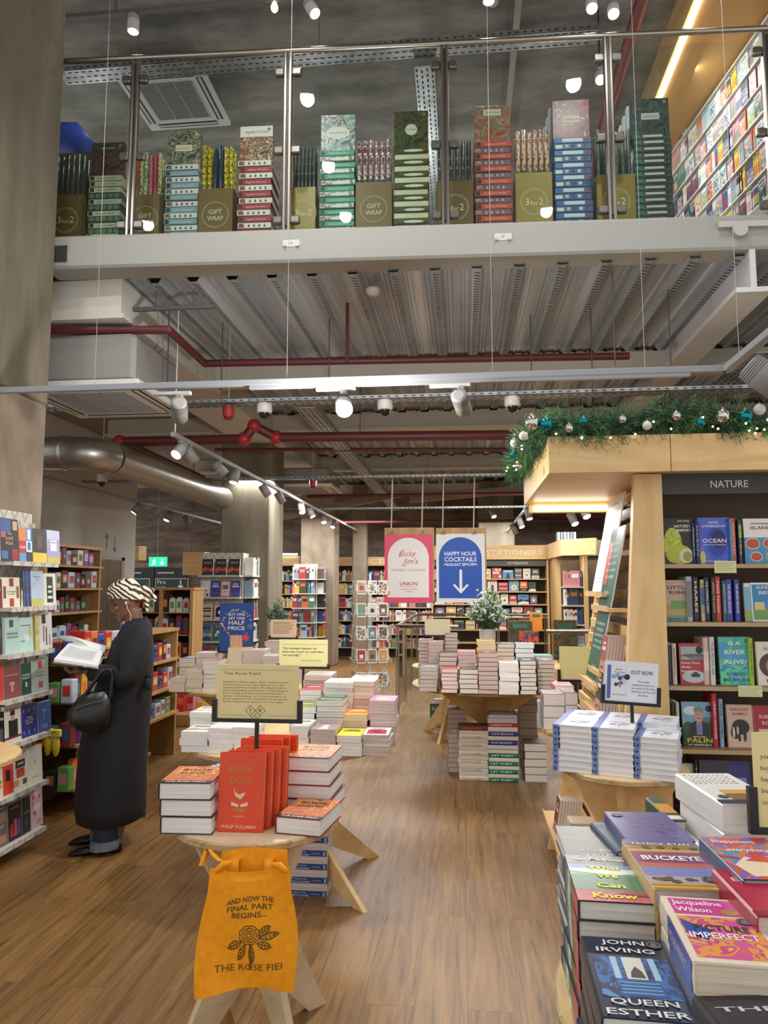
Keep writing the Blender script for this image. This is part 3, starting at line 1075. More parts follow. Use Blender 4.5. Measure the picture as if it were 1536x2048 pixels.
# on the front track
for px, aim, lit, pw, lab in ((360, (-3.0, 8, 1), False, 0, 'dark finned spotlight nearest the pillar on the front track, turned away'),
                              (922, (.9, 8.5, 1.2), False, 0, 'grey spotlight turned away above the hanging posters'),
                              (688, (-.25, 2.0, 1.4), True, 60, 'dazzling spotlight pointing at the viewer from the front track')):
    p = at(px, 770, y=TY)
    spot((p.x, TY, tz - .06), aim, lab, lit, pw, drop=.09, angle=100)
light('POINT', (at(688, 800, y=TY).x, TY - .2, 2.5), 62, size=.05, name='lamp_deck_fill')  # dazzling lamp's spill, added as an offset point light to brighten the deck
p = at(1525, 720, y=3.6)
spot((p.x, 3.6, p.z), (3.2, 3.2, 1.0), 'large spotlight cut by the frame at the end of the front track', True, 40, L=.2, r=.07)
q = MB(); q.bbox((tB.x - .02, 3.3, tz - .018), (tB.x + .03, TY + .03, tz + .018), TRACK, .003)
tag(q.build('track_link'), 'short grey track link running forward from the end of the front track', 'lighting track')
# upper ceiling track, spots and pendant bulb
uy = 5.6
a, b = at(120, 36, y=uy), at(900, -2, y=uy)
q = MB(); q.bbox((a.x, uy - .018, a.z - .02), (b.x + 1.5, uy + .018, a.z + .02), M('#6c6a66', .5), .003)
q.box((a.x + .5, uy - .01, a.z), (a.x + .52, uy + .01, 7.0), M('#6c6a66', .5))
q.box((b.x - .02, uy - .01, a.z), (b.x + .02, uy + .01, 7.0), M('#6c6a66', .5))
tag(q.build('lighting_track'), 'dark lighting track under the high concrete ceiling', 'lighting track')
for px, py, tgt, lit in ((267, 40, (0, 0, -1), 1), (622, 15, (.5, -.2, -1), 1), (977, -12, (.0, .0, -1), 1)):
    p = at(px, py, y=uy)
    spot((p.x, uy, a.z - .022), Vector((p.x, uy, a.z)) + Vector(tgt), 'small white upstairs spotlight hanging %s' % ('over the air conditioner' if px < 300 else 'above the green poets puzzle' if px < 700 else 'above the coral flowers puzzle'), lit, 25, col=M('#c7c5c2', .5), angle=110)
for px, py, lab in ((1183, 5, 'bright upstairs spotlight above the red bus puzzle, the one further from the wall'), (1226, 16, 'bright upstairs spotlight tilted towards the comic wall'), (1200, 150, 'upstairs spotlight on the sloping rod behind the steel post')):
    yq = 6.4 if py > 100 else 5.9
    p = at(px, py, y=yq)
    spot((p.x, yq, p.z + .07), (p.x - .3, 3.6, 2.0), lab, True, 25, col=M('#c7c5c2', .5), angle=110, up=7.0)
# downlights over the tall front of the shop (their lenses mirror in the balustrade glass)
for i, (px, py, zl_) in enumerate(((612, 180, 5.9), (655, 318, 5.7), (690, 420, 5.5), (1150, 150, 5.9), (1095, 410, 5.5), (290, 437, 5.4))):
    d = ray(px, py)
    o_ = Vector((0, 0, CAM_Z))
    g = o_ + d * ((EL - o_).dot(EN) / d.dot(EN))
    d = d - EN * (2 * d.dot(EN))
    q = g + d * ((zl_ - g.z) / d.z)
    r = empty('downlight', q, 0, 'round downlight hanging high over the front of the shop, number ' + ORD[i], 'lamp', 'high downlights')
    m = MB(); m.lathe([(.05, .16), (.09, .14), (.1, .0), (.094, -.004)], M('#c7c5c2', .4), 24); m.cyl((0, 0, .16), (0, 0, 7.0 - zl_), .006, BLACK, 6); m.build('lamp_can', r)
    m = MB(); m.ring((0, 0, .002), .06, .092, M('#d9d7d2', .2, .8), 24); m.disc((0, 0, .003), .06, M('#fff6e8', .5, emit=40.0), 20); m.build('lens', r)
    light('SPOT', q + Vector((0, 0, -.03)), 62, size=.06, target=q + Vector((.15 if px > 800 else 0, 1.0, -3)), angle=125, blend=.8, name='downlight_beam')
light('POINT', (-4.6, 8.3, 5.6), 24, size=.12, name='upstairs_fill')  # point lights without fixtures, added here and below to brighten the upstairs ceiling
for px in (480, 800, 1150):
    q = at(px, 60, z=6.75)
    light('POINT', (q.x, q.y + 2.9, 5.4), 26, size=.12, name='upstairs_fill')
p = at(549, 14, y=5.6)
r = empty('pendant_bulb', p, 0, 'bare filament pendant bulb hanging at the top of the view', 'pendant lamp')
m = MB(); m.lathe([(.012, .05), (.02, .035), (.032, .0), (.03, -.025), (.015, -.045), (.002, -.05)], M('#ffe2b0', .2, emit=1.6), 14); m.build('bulb', r)
m = MB(); m.cyl((0, 0, .05), (0, 0, .1), .013, M('#8a7a55', .4, .8), 10); m.cyl((0, 0, .1), (0, 0, 7.0 - p.z), .003, BLACK, 6); m.build('flex', r)
# tray runs
def tray_x(y, z, x0, x1, w, label, h=.03, mat=GALV, holes=True, name='cable_tray', top=None):
    m = MB()
    m.box((x0, y - w / 2, z), (x1, y + w / 2, z + .003), mat)
    m.box((x0, y - w / 2, z), (x1, y - w / 2 + .003, z + h), mat)
    m.box((x0, y + w / 2 - .003, z), (x1, y + w / 2, z + h), mat)
    if holes:
        hm = M('#34363a', .7)
        x = x0 + .03
        k = 0
        while x < x1 - .05:
            for j in range(3):
                yy = y - w / 2 + w * (j + .5) / 3
                m.box((x + (.02 if j % 2 else 0), yy - .007, z - .0012), (x + .04 + (.02 if j % 2 else 0), yy + .007, z), hm)
            m.box((x, y - w / 2 - .001, z + h * .35), (x + .03, y - w / 2, z + h * .65), hm)
            x += .07
    if top:
        for q in (.15, .5, .85):
            m.cyl((x0 + (x1 - x0) * q, y, z), (x0 + (x1 - x0) * q, y, top), .006, GALV, 6)
    return tag(m.build(name), label, 'cable tray')
def tray_y(x, z, y0, y1, w, label, h=.03):
    m = MB()
    m.box((x - w / 2, y0, z), (x + w / 2, y1, z + .003), GALV)
    m.box((x - w / 2, y0, z), (x - w / 2 + .003, y1, z + h), GALV)
    m.box((x + w / 2 - .003, y0, z), (x + w / 2, y1, z + h), GALV)
    hm = M('#34363a', .7)
    y = y0 + .03
    while y < y1 - .05:
        for j in range(4):
            xx = x - w / 2 + w * (j + .5) / 4
            m.box((xx - .008, y + (.02 if j % 2 else 0), z - .0012), (xx + .008, y + .04 + (.02 if j % 2 else 0), z), hm)
        y += .075
    return tag(m.build('cable_tray'), label, 'cable tray')
a, b = at(124, 150, y=6.3), at(1195, 80, y=6.3)
tray_x(6.3, at(575, 122, y=6.3).z, a.x, b.x, .2, 'perforated steel cable tray under the high concrete ceiling', .05, top=6.998)
p = at(848, 130, z=6.45)
tray_y(p.x, 6.47, 6.42, 11.5, .2, 'perforated steel tray branching away behind the jungle puzzle upstairs', .05)
zt6 = at(700, 803, y=6.0).z
tray_x(6.0, zt6, at(80, 805, y=6).x, at(1545, 800, y=6).x, .16, 'perforated cable tray crossing below the metal deck carrying cameras', .03)
p = at(610, 815, z=3.2)
tray_y(p.x, 3.2, p.y, 15.5, .2, 'long perforated cable tray running away into the shop under the deck', .05)
p = at(1395, 800, z=3.2)
tray_y(at(1440, 775, z=3.25).x, 3.25, 5.3, 9.0, .2, 'perforated cable tray running away above the timber canopy', .05)
for yy, lab, xa, xb in ((9.5, 'thin cable tray crossing in front of the large concrete pillar', -5.2, 3.8), (12.3, 'far thin cable tray crossing beyond the concrete pillar', -5.0, 3.8)):
    tray_x(yy, 3.02 if yy < 10 else 2.9, xa, xb, .1, lab, .03, top=ZD - .002)
# pipes
def pipe(path, r, mat, label, name='pipe', fit=()):
    root = empty(name, path[0], 0, label, 'pipe')
    L = [Vector(p) - Vector(path[0]) for p in path]
    m = MB()
    for a, b in zip(L[:-1], L[1:]):
        m.cyl(a, b, r, mat, 12)
    for p in L[1:-1]:
        m.ball(p, r * 1.02, mat, 10)
    m.build('pipe_run', root)
    for f in fit:
        f = Vector(f) - Vector(path[0])
        m = MB(); m.ball(f, r * 1.45, REDB, 12); m.build('elbow_joint', root)
    return root
z1 = 3.52
P1 = [at(92, 660, z=z1), at(338, 660, z=z1), at(410, 727, z=z1), at(1258, 712, z=z1)]
pipe(P1, .032, REDP, 'thin dark red sprinkler pipe with two bends just below the metal deck', 'sprinkler_pipe')
z2 = 3.06
y2 = at(400, 880, z=z2).y
A = at(240, 881, y=y2); B = at(488, 881, y=y2); Cc = Vector((at(508, 881, y=y2).x, y2, z2 + .13)); D = Vector((Cc.x + .2, y2 + .1, z2 + .03)); E_ = Vector((at(1062, 878, y=y2).x, y2 + .1, z2))
pipe([Vector((A.x, 9.35, z2 - .03)), Vector((A.x, y2, z2)), Vector((B.x, y2, z2)), Cc, D, E_], .05, REDP, 'thick dark red fire main with bright red elbows below the beams', 'fire_main', [(A.x, y2, z2), (B.x, y2, z2), Cc, D])
y3 = at(800, 899, z=3.2).y
pipe([at(430, 899, y=y3), at(1050, 899, y=y3)], .022, REDP, 'thin red pipe running level behind the fire main', 'sprinkler_pipe')
for yy, zz, lab in ((11.6, 3.05, 'far red pipe seen beyond the second steel beam'), (14.2, 2.85, 'farthest red pipe seen above the hanging posters')):
    pipe([(-2.5, yy, zz), (2.6, yy, zz)], .03, REDP, lab, 'sprinkler_pipe')
p = at(695, 560, y=5.6); q = at(692, 735, y=5.6)
pipe([(p.x, 5.6, ZD), (p.x, 5.6, q.z + .05)], .014, REDP, 'slim vertical red sprinkler drop below the metal deck', 'sprinkler_pipe')
p = at(1284, 0, z=6.7); q = at(1226, 190, z=6.7)
pipe([(p.x, 4.5, 6.7), (p.x, 9.5, 6.7)], .06, M('#7d3a35', .5), 'red pipe running away under the high ceiling near the comic wall', 'sprinkler_pipe')
p = at(1036, 20, z=6.85)
q = MB(); q.bbox((p.x - .03, 4.6, 6.85), (p.x + .03, 10, 6.9), M('#a39d90', .6), .004)
tag(q.build('conduit'), 'pale square conduit running away under the high ceiling', 'conduit')
# ventilation duct, spiral wound
dm_ = M('#a9a59d', .34, .85)
r = empty('spiral_duct', (-3.25, 6.4, 2.79), 0, 'large silver spiral ventilation duct running away behind the near pillar', 'duct')
R_ = .15
m = MB()
ys = [i * .05 for i in range(int(3.25 / .05))]
m.tube([(0, y, 0) for y in ys], [R_ + (.006 if i % 2 else 0) for i in range(len(ys))], dm_, 20)
m.build('duct_run', r)
m = MB()
m.tube([(0, 0, 0), (-.03, -.12, 0), (-.12, -.22, 0), (-.25, -.26, 0), (-1.6, -.26, .0)], R_, dm_, 20)
for q in (-.26, -.5, -.95):
    m.tube([(q, -.26, 0), (q - .03, -.26, 0)], R_ + .012, dm_, 20)
m.build('duct_elbow', r)
# ceiling gear: cameras, beacon, detectors
def camera_dome(p, label, r=.065):
    root = empty('camera_dome', p, 0, label, 'security camera')
    m = MB(); m.lathe([(r, .07), (r * 1.02, .06), (r, .0), (r * .8, -.012)], M('#d9d7d3', .4), 20); m.build('housing', root)
    m = MB(); m.lathe([(r * .74, -.01), (r * .68, -.03), (r * .45, -.055), (.002, -.066)], M('#1c1d20', .08), 18); m.build('dome', root)
    return root
for px, lab in ((529, 'white dome camera under the cable tray beside the red beacon'), (770, 'white dome camera under the cable tray beyond the dazzling spotlight'), (1025, 'white dome camera under the tray just before the garland')):
    p = at(px, 822, y=6.0)
    camera_dome((p.x, 6.0, zt6 - .07), lab)
p = at(204, 962, y=7.6)
camera_dome((p.x, 7.6, p.z), 'small dome camera in front of the white lift wall', .055)
wire((p.x, 7.6, p.z + .06), (p.x, 7.6, ZD), 'thin rod holding the dome camera by the lift wall', 'hanging_rod', .006)
for px, py, yy, s, lab in ((457, 826, 6.0, 1, 'red fire beacon under the cable tray'), (626, 968, 9.5, 1, 'far small red fire beacon under a thin tray')):
    p = at(px, py, y=yy)
    root = empty('fire_beacon', p, 0, lab, 'alarm beacon')
    m = MB(); m.lathe([(.05, .045), (.052, .03), (.047, -.03)], REDB, 18); m.build('base', root)
    m = MB(); m.lathe([(.04, -.03), (.036, -.055), (.01, -.062), (.001, -.062)], M('#7d1f22', .2), 18); m.build('lens', root)
    wire((p.x, yy, p.z + .045), (p.x, yy, ZD), 'thin rod above the ' + lab, 'hanging_rod', .005)
for px, py, yy, lab in ((746, 562, 5.35, 'white smoke detector on the metal deck behind the beam'), (986, 40, 6.3, 'white smoke detector on the high concrete ceiling')):
    p = at(px, py, y=yy)
    zc = ZD if yy < 5.5 else 6.98
    root = empty('smoke_detector', (p.x, yy, zc), 0, lab, 'smoke detector')
    m = MB(); m.lathe([(.055, 0), (.055, -.02), (.045, -.035), (.03, -.05), (.001, -.052)], M('#d5d2cb', .5), 18); m.build('body', root)
    m = MB(); m.lathe([(.046, -.025), (.046, -.03)], M('#3a3937', .6), 18, caps=False); m.build('grille', root)
p = at(180, 800, y=5.9)
root = empty('led_panel_light', p, 0, 'small rectangular LED lamp clipped to the cable tray by the pillar', 'lamp')
m = MB(); m.bbox((-.08, -.05, 0), (.08, .05, .02), M('#c9c7c3', .5), .003); m.build('housing', root)
m = MB(); m.box((-.07, -.04, -.002), (.07, .04, 0), LENS); m.build('lens', root)
# threaded hanger rods
for px, py, yy, ze, lab in ((443, 700, 5.9, None, 'beside the bent sprinkler pipe'), (658, 700, 5.9, None, 'left of the sprinkler drop'), (1185, 700, 5.9, None, 'near the end of the sprinkler pipe'), (1063, 680, 6.0, None, 'over the white dome camera'),
                        (336, 650, 5.5, None, 'behind the corner of the sprinkler pipe'), (280, 700, 5.7, None, 'over the hanging air conditioner'), (1343, 700, 5.6, None, 'before the white beam'), (720, 870, 7.6, None, 'at the fire main'), (1230, 660, 5.2, None, 'under the deck near the white beam')):
    p = at(px, py + 60, y=yy)
    wire((p.x, yy, max(p.z - .25, zt6)), (p.x, yy, ZD), 'dark threaded hanger rod ' + lab, 'hanger_rod', .005, M('#5b5a58', .5, .5))
q = MB(); q.bbox((at(262, 618, y=5.2).x, 5.18, 3.7), (at(428, 615, y=5.2).x, 5.21, 3.73), M('#6f7173', .5, .5), .003)
for px in (312, 388):
    x = at(px, 600, y=5.2).x
    q.cyl((x, 5.195, 3.73), (x, 5.195, ZD), .006, M('#6f7173', .5, .5), 8)
tag(q.build('strut_channel'), 'short steel strut channel under the deck near the pillar', 'strut')
# depth-running tracks with spots, further back
def ytrack(x, z, y0, y1, label):
    m = MB(); m.bbox((x - .018, y0, z - .018), (x + .018, y1, z + .018), TRACK, .003)
    tag(m.build('lighting_track'), label, 'lighting track')
p = at(345, 868, z=2.8)
TX = p.x
ytrack(TX, 2.8, p.y, 16.5, 'grey lighting track running away towards the concrete pillar')
wire((TX, p.y + .05, 2.82), (TX, p.y + .05, ZD), 'white cable dropping to the end of the long track', 'hanging_wire', .006, M('#d5d3cf', .5))
ends = ['nearest', 'second', 'third', 'fourth', 'fifth', 'sixth', 'seventh', 'eighth', 'ninth', 'tenth']
for i, (px, aim, lit) in enumerate(((360, (-.3, -1, -.9), 1), (378, (.6, .5, -1.0), 1), (438, (.9, .6, -1), 0), (470, (-.1, -.35, -1), 1), (530, (.7, .3, -1), 0), (560, (.6, .4, -1), 0), (604, (.3, -.5, -1), 1), (622, (.6, -.2, -1), 1), (648, (.2, -.6, -1), 1), (668, (-.2, -.6, -1), 1))):
    yy = 2.8
    p = at(px, 950, x=TX)
    spot((TX, p.y, 2.79), Vector((TX, p.y, 2.7)) + Vector(aim), '%s of the spotlights along the track to the concrete pillar, %s' % (ends[i], 'lit' if lit else 'turned away'), lit, 22 if (lit and i in (0, 3, 6)) else 0, L=.15, r=.048)
yy0 = at(215, 1000, z=2.75)
ytrack(-4.3, 2.72, 7.0, 16.0, 'grey lighting track in front of the white lift wall')
m = MB(); m.bbox((-6.0, 6.98, 2.70), (-4.28, 7.02, 2.74), TRACK, .003)
tag(m.build('track_link'), 'short crossing track joining the run beside the lift wall', 'lighting track')
for i, (px, lit, aim) in enumerate(((274, 1, (-.6, -.4, -1)), (310, 0, (.5, .4, -1)), (337, 1, (-.3, -.4, -1)), (373, 0, (.4, .4, -1)))):
    p = at(px, 1040, x=-4.3)
    spot((-4.3, p.y, 2.71), Vector((-4.3, p.y, 2.7)) + Vector(aim), '%s spotlight along the track by the lift wall, %s' % (ORD[i], 'lit' if lit else 'unlit'), lit, 70 if lit else 0, L=.15, r=.05)
ytrack(.95, 2.75, 8.6, 16.4, 'grey lighting track beyond the timber canopy')
for i, (px, lit, aim) in enumerate(((1065, 1, (.1, -.4, -1)), (1043, 1, (.2, -.4, -1)), (1028, 1, (.3, -.4, -1)), (1015, 0, (.5, .2, -1)))):
    yy = 9.2 + i * 1.5
    spot((.95, yy, 2.74), Vector((.95, yy, 2.7)) + Vector(aim), '%s spotlight on the track beyond the timber canopy' % ORD[i], lit, 25 if lit and i < 2 else 0, L=.2, r=.05)
for i, (px, py, yy, lit) in enumerate(((1192, 1013, 8.0, 1), (1168, 1028, 8.6, 1), (1145, 1043, 9.4, 1), (985, 1030, 13.5, 1), (536, 1093, 15.5, 1), (664, 1105, 15.2, 1))):
    p = at(px, py, y=yy)
    spot((p.x, yy, p.z + .12), (p.x + (.3 if px > 700 else -.2), yy - .6, p.z - .8), ['thin lit spotlight nearest the leaning posters', 'thin lit spotlight beside the nearest leaning poster', 'third thin lit spotlight behind the canopy', 'far spotlight over the stationery sign', 'far bright spotlight above the pillar bookcase', 'far bright spotlight above the fiction shelves'][i], True, 18 if px < 1100 else 0, L=.18, r=.05, up=ZD + .02)
# ------------------------------------------------------------------ books
UP = Vector((0, 0, 1))
def flat_m(p, ang):
    """cover up; the head of the cover points along ang (radians from +x)"""
    u = Vector((math.cos(ang), math.sin(ang), 0))
    return frame(p, u.cross(UP), u, UP)
def face_m(p, d, lean=0.0):
    """upright, front cover facing d"""
    d = Vector((d[0], d[1], 0)).normalized()
    x = UP.cross(d)
    y = (UP * math.cos(lean) - d * math.sin(lean))
    return frame(p, x, y, x.cross(y))
def spine_m(p, d):
    """upright, spine facing d"""
    d = Vector((d[0], d[1], 0)).normalized()
    return frame(p, -d, UP, (-d).cross(UP))
HB, PB = 'hardback_book', 'paperback_book'

def book(w, h, t, cover, page, name=HB, front=None, spine=None, label=None, group=None, parts=True, board=None):
    """local: spine at x=0, foot at y=0, back cover at z=0, front cover at z=t"""
    hard = name == HB
    b = .0026 if hard else .001
    ov = .004 if hard else .0004
    if parts:
        pg = MB()
        pg.box((b + .001, ov, b), (w - ov, h - ov, t - b), page)
        cv = MB()
        q = min(.004, t * .25)
        out = [(w, 0), (q, 0), (0, q), (-.0012 if hard else 0, t / 2), (0, t - q), (q, t), (w, t), (w, t - b), (b + .002, t - b), (b, t - b - q * .5), (b, b + q * .5), (b + .002, b), (w, b)]
        X = frame((0, 0, 0), (1, 0, 0), (0, 0, 1))      # x, z outline drawn along -y
        cv.prism(out, -h, 0, cover, X)
    else:
        cv = MB()
        cv.box((0, 0, 0), (w, h, t), cover)
        cv.box((b + .001, -.0003, b), (w + .0003, h + .0003, t - b), page)
    if front:
        front(cv, T(0, 0, t + .0004), w, h)
    if spine:
        # reading down the spine: local x runs from head to foot
        spine(cv, frame((-.0016 if hard and parts else -.0004, h, t / 2), (0, -1, 0), (0, 0, 1), (-1, 0, 0)), h, t)
    o = cv.build(name)
    if parts:
        pg.build('page_block', o)
    return tag(o, label, 'book', group)

# ---- printed covers
def lines(m, X, x0, x1, y, n, dy, mat, hgt=.003, seed=0):
    r = random.Random(seed + n * 7)
    for i in range(n):
        e = x1 - r.random() * (x1 - x0) * .3
        m.box((x0, y - i * dy, 0), (e, y - i * dy + hgt, .0001), mat, X)
def rect(m, X, a, b, c, d, mat):
    m.poly([(a, b, 0), (c, b, 0), (c, d, 0), (a, d, 0)], mat, X)
def title(items, bgs=()):
    """items: (text, v from foot, size/h, colour, bold); bgs: (u0,v0,u1,v1,material or colour) painted first"""
    def f(m, X, w, h):
        for i, bg in enumerate(bgs):
            a, b, c, d, mt = bg[:5]
            mt = M(mt, .35) if isinstance(mt, str) else mt
            if len(bg) > 5:                     # an oval filling that box
                m.disc(((a + c) / 2 * w, (b + d) / 2 * h, 0), (c - a) / 2 * w, mt, 20, X @ T(0, 0, .00015 * i), (d - b) / 2 * h)
            else:
                rect(m, X @ T(0, 0, .00015 * i), a * w, b * h, c * w, d * h, mt)
        for it in items:
            s, v, sz, c = it[:4]
            wd = it[4] if len(it) > 4 else None
            u = it[5] if len(it) > 5 else .5
            m.text(s, sz * h, M(c, .4), X @ T(u * w, v * h, .0006 + .00015 * len(bgs)), bold=.012, width=wd * w if wd else None)
    return f
def spn(text, ink, size=.6, width=.7, band=None, u=.45):
    def f(m, X, h, t):
        if band:
            m.box((h * band[0], -t / 2 + .001, -.0002), (h * band[1], t / 2 - .001, .0001), M(band[2], .4), X)
        if text:
            m.text(text, t * size, M(ink, .4), X @ T(h * u, -t * size * .36, .0004), width=h * width, bold=.01)
    return f
def design(k, a, b, c):
    """small unlettered cover designs"""
    A, B, C = M(a, .4), M(b, .4), M(c, .4)
    def f(m, X, w, h):
        X2 = X @ T(0, 0, .0002)
        if k == 0:
            rect(m, X, .12 * w, .66 * h, .88 * w, .74 * h, A); rect(m, X, .2 * w, .78 * h, .8 * w, .84 * h, A)
            m.disc((.5 * w, .36 * h, 0), .28 * w, B, 18, X); m.disc((.5 * w, .36 * h, 0), .16 * w, C, 14, X2)
        elif k == 1:
            rect(m, X, 0, 0, w, .3 * h, A); rect(m, X, .15 * w, .6 * h, .85 * w, .7 * h, B); rect(m, X, .25 * w, .76 * h, .75 * w, .82 * h, B); rect(m, X2, .2 * w, .1 * h, .8 * w, .16 * h, C)
        elif k == 2:
            m.poly([(0, 0, 0), (w, 0, 0), (w, .5 * h, 0), (.6 * w, .38 * h, 0), (.3 * w, .52 * h, 0), (0, .4 * h, 0)], A, X)
            m.poly([(0, 0, 0), (w, 0, 0), (w, .22 * h, 0), (.5 * w, .3 * h, 0), (0, .15 * h, 0)], B, X2)
            rect(m, X2, .14 * w, .72 * h, .86 * w, .82 * h, C)
        elif k == 3:
            n = 16
            m.poly([(.12 * w, .12 * h, 0), (.88 * w, .12 * h, 0)] + [(.5 * w + .38 * w * math.cos(math.pi * i / n), .55 * h + .3 * w * math.sin(math.pi * i / n), 0) for i in range(n + 1)], A, X)
            m.disc((.5 * w, .4 * h, 0), .18 * w, B, 14, X2); rect(m, X, .2 * w, .86 * h, .8 * w, .91 * h, C)
        elif k == 4:
            rect(m, X, .08 * w, .06 * h, .92 * w, .94 * h, A); rect(m, X2, .22 * w, .48 * h, .78 * w, .74 * h, B)
            rect(m, X2, .3 * w, .3 * h, .7 * w, .34 * h, C)
        elif k == 5:
            r = random.Random(hash(a) % 97)
            for i in range(14):
                m.disc((r.uniform(.12, .88) * w, r.uniform(.08, .92) * h, .00001 * i), r.uniform(.05, .13) * w, (A, B, C)[i % 3], 7, X)
            rect(m, X2 @ T(0, 0, .0002), .25 * w, .45 * h, .75 * w, .62 * h, C)
        elif k == 6:
            m.poly([(.2 * w, 0, 0), (.7 * w, 0, 0), (.62 * w, .35 * h, 0), (.68 * w, .5 * h, 0), (.5 * w, .62 * h, 0), (.33 * w, .5 * h, 0), (.38 * w, .35 * h, 0)], A, X)
            rect(m, X2, .1 * w, .8 * h, .9 * w, .9 * h, B); rect(m, X2, .25 * w, .7 * h, .75 * w, .75 * h, C)
        elif k == 7:
            for i in range(5):
                rect(m, X, .1 * w, (.12 + i * .16) * h, .9 * w, (.2 + i * .16) * h, (A, B, C)[i % 3])
    return f
def spot_sticker(m, X, x, y, r):
    m.disc((x, y, 0), r, M('#1c1c1f', .4), 18, X @ T(0, 0, .0009))
    m.ring((x, y, 0), r * .82, r * .88, M('#cfcfcf', .4), 18, X @ T(0, 0, .0010))
    m.text('£2', r * .6, M('#e2e2e2', .4), X @ T(x, y + r * .05, .0011))
    m.text('OFF', r * .5, M('#e2e2e2', .4), X @ T(x, y - r * .5, .0011))

def stack(cx, yf, z0, n, w, h, t, cover, page, what, where, group, name=PB, front=None, spine=None, ang=math.pi / 2, jit=.006, xf=None, parts=False, top_label=None, depth=None):
    """n like books, one on another; cx, yf: middle of the edge nearest the viewer"""
    u = Vector((math.cos(ang), math.sin(ang), 0))
    proto = None
    for i in range(n):
        k = n - 1 - i
        pos = 'topmost' if k == 0 else (ORD[k] + ' from top') if i else 'bottom one'
        lab = '%s, %s, %s' % (what if k or not top_label else top_label, pos, where)
        f = front if k == 0 else None
        if k == 0 or proto is None:
            o = book(w, h, t, cover, page, name, f, spine, lab, group, parts)
            if k:
                proto = o
        else:
            o = copy_tree(proto)
            o['label'] = lab
        a = ang + RND.uniform(-.03, .03) * (1 if jit else 0)
        p = Vector((cx, yf, z0 + i * t))
        X = flat_m(p, a)
        if a < 0:                               # head towards the viewer
            X = X @ T(0, -h, 0)
        o.matrix_world = X @ T(-w / 2 + RND.uniform(-jit, jit), RND.uniform(0, jit * 1.4), 0)
    return z0 + n * t

def pxstack(x0, x1, ytop, yf, z0, cover, page, what, where, group, t=.028, name=PB, front=None, spine=None, h=.2, ang=math.pi / 2, jit=.006, parts=False, n=None):
    a, b = at(x0, ytop, y=yf), at(x1, ytop, y=yf)
    H = (a.z + b.z) / 2 - z0
    n = n or max(1, round(H / t))
    if abs(ang - math.pi / 2) < .3:
        w = b.x - a.x - .004
        hh = h
    else:                                       # spine towards the viewer: width across is the height of the book
        hh = b.x - a.x - .004
        w = h
    # stack() puts w across for ang=90deg
    if abs(ang - math.pi / 2) < .3:
        return stack((a.x + b.x) / 2, yf, z0, n, w, hh, H / n, M(cover, .4), page, what, where, group, name, front, spine, ang, jit, parts=parts)

# ------------------------------------------------------------------ round plywood display tables
def round_table(cx, cy, R, h, blades, label, wood=BIRCH_Y, th=.028, foot=.95, topw=.86, name='display_table'):
    r = empty(name, (cx, cy, 0), 0, label, 'table', None)
    m = MB()
    m.lathe([(R - .006, h - th), (R, h - th + .005), (R, h - .005), (R - .006, h)], EDGE, 64, smooth=False, caps=False)
    m.lathe([(.0005, h - th), (R - .006, h - th)], wood, 64, caps=False, smooth=False)
    m.lathe([(.0005, h), (R - .006, h)], wood, 64, caps=False, smooth=False)
    m.build('table_top', r)
    for a, fr in blades:
        zt = h - th
        f = fr or R * foot
        pts = [(0, zt), (R * topw, zt), (.10, zt * .58), (f + .02, .0), (f - .06, 0), (.02, zt * .30), (0, zt * .30)]
        m = MB()
        X = Matrix.Rotation(a, 4, 'Z') @ frame((0, .0, 0), (1, 0, 0), (0, 0, 1))
        m.prism(pts, -.013, .013, wood, X)
        # outline as two convex pieces keeps the waist clean
        o = m.build('leg', r)
    return r
q4 = [(math.pi / 4 + k * math.pi / 2, None) for k in range(4)]
T1 = (-.765, 2.74, .3)
round_table(T1[0], T1[1], T1[2], .75, q4, 'small round pale plywood table nearest the viewer with the yellow tote bag hung on it', PALE)
TA = (-1.0, 4.2, .6)
round_table(TA[0], TA[1], TA[2], .75, [(math.radians(-42), .66), (math.radians(32), .55), (math.radians(190), .3)], 'round plywood table piled with white paperbacks behind the orange books')
TB = (-1.88, 6.3, .6)
round_table(TB[0], TB[1], TB[2], .75, [(a + .2, .35) for a, _ in q4], 'round plywood table of paperbacks beside the half price poster')
TC = (.2, 6.62, .66)
round_table(TC[0], TC[1], TC[2], .75, [(a, .2) for a, _ in q4], 'large round plywood table of stacked hardbacks with the potted plant')
round_table(-.12, 8.05, .44, .75, [(math.radians(20), None), (math.radians(140), None), (math.radians(250), None)], 'round plywood table half hidden behind the hardback table')
pD = at(1246, 1530, z=.75)
TD = (pD.x, pD.y, .3)
round_table(TD[0], TD[1], TD[2], .75, [(a + .5, .28) for a, _ in q4], 'round plywood table under the white and blue book piles')
TE = (.7, 4.74, .22)
round_table(TE[0], TE[1], TE[2], .72, [(math.radians(182), .18), (math.radians(60), .22), (math.radians(-50), .2)], 'small plywood table in front of the slatted display', topw=.5)
TF = (.735, 1.62, .555)
round_table(TF[0], TF[1], TF[2], .75, q4, 'large round birch table at the lower right corner crowded with new hardbacks')
round_table(-2.62, 3.42, .42, .76, [(math.radians(-40), .42), (math.radians(80), .4), (math.radians(200), .4)], 'round plywood table cut by the edge of the view in front of the pillar shelves')
ZT = .7505

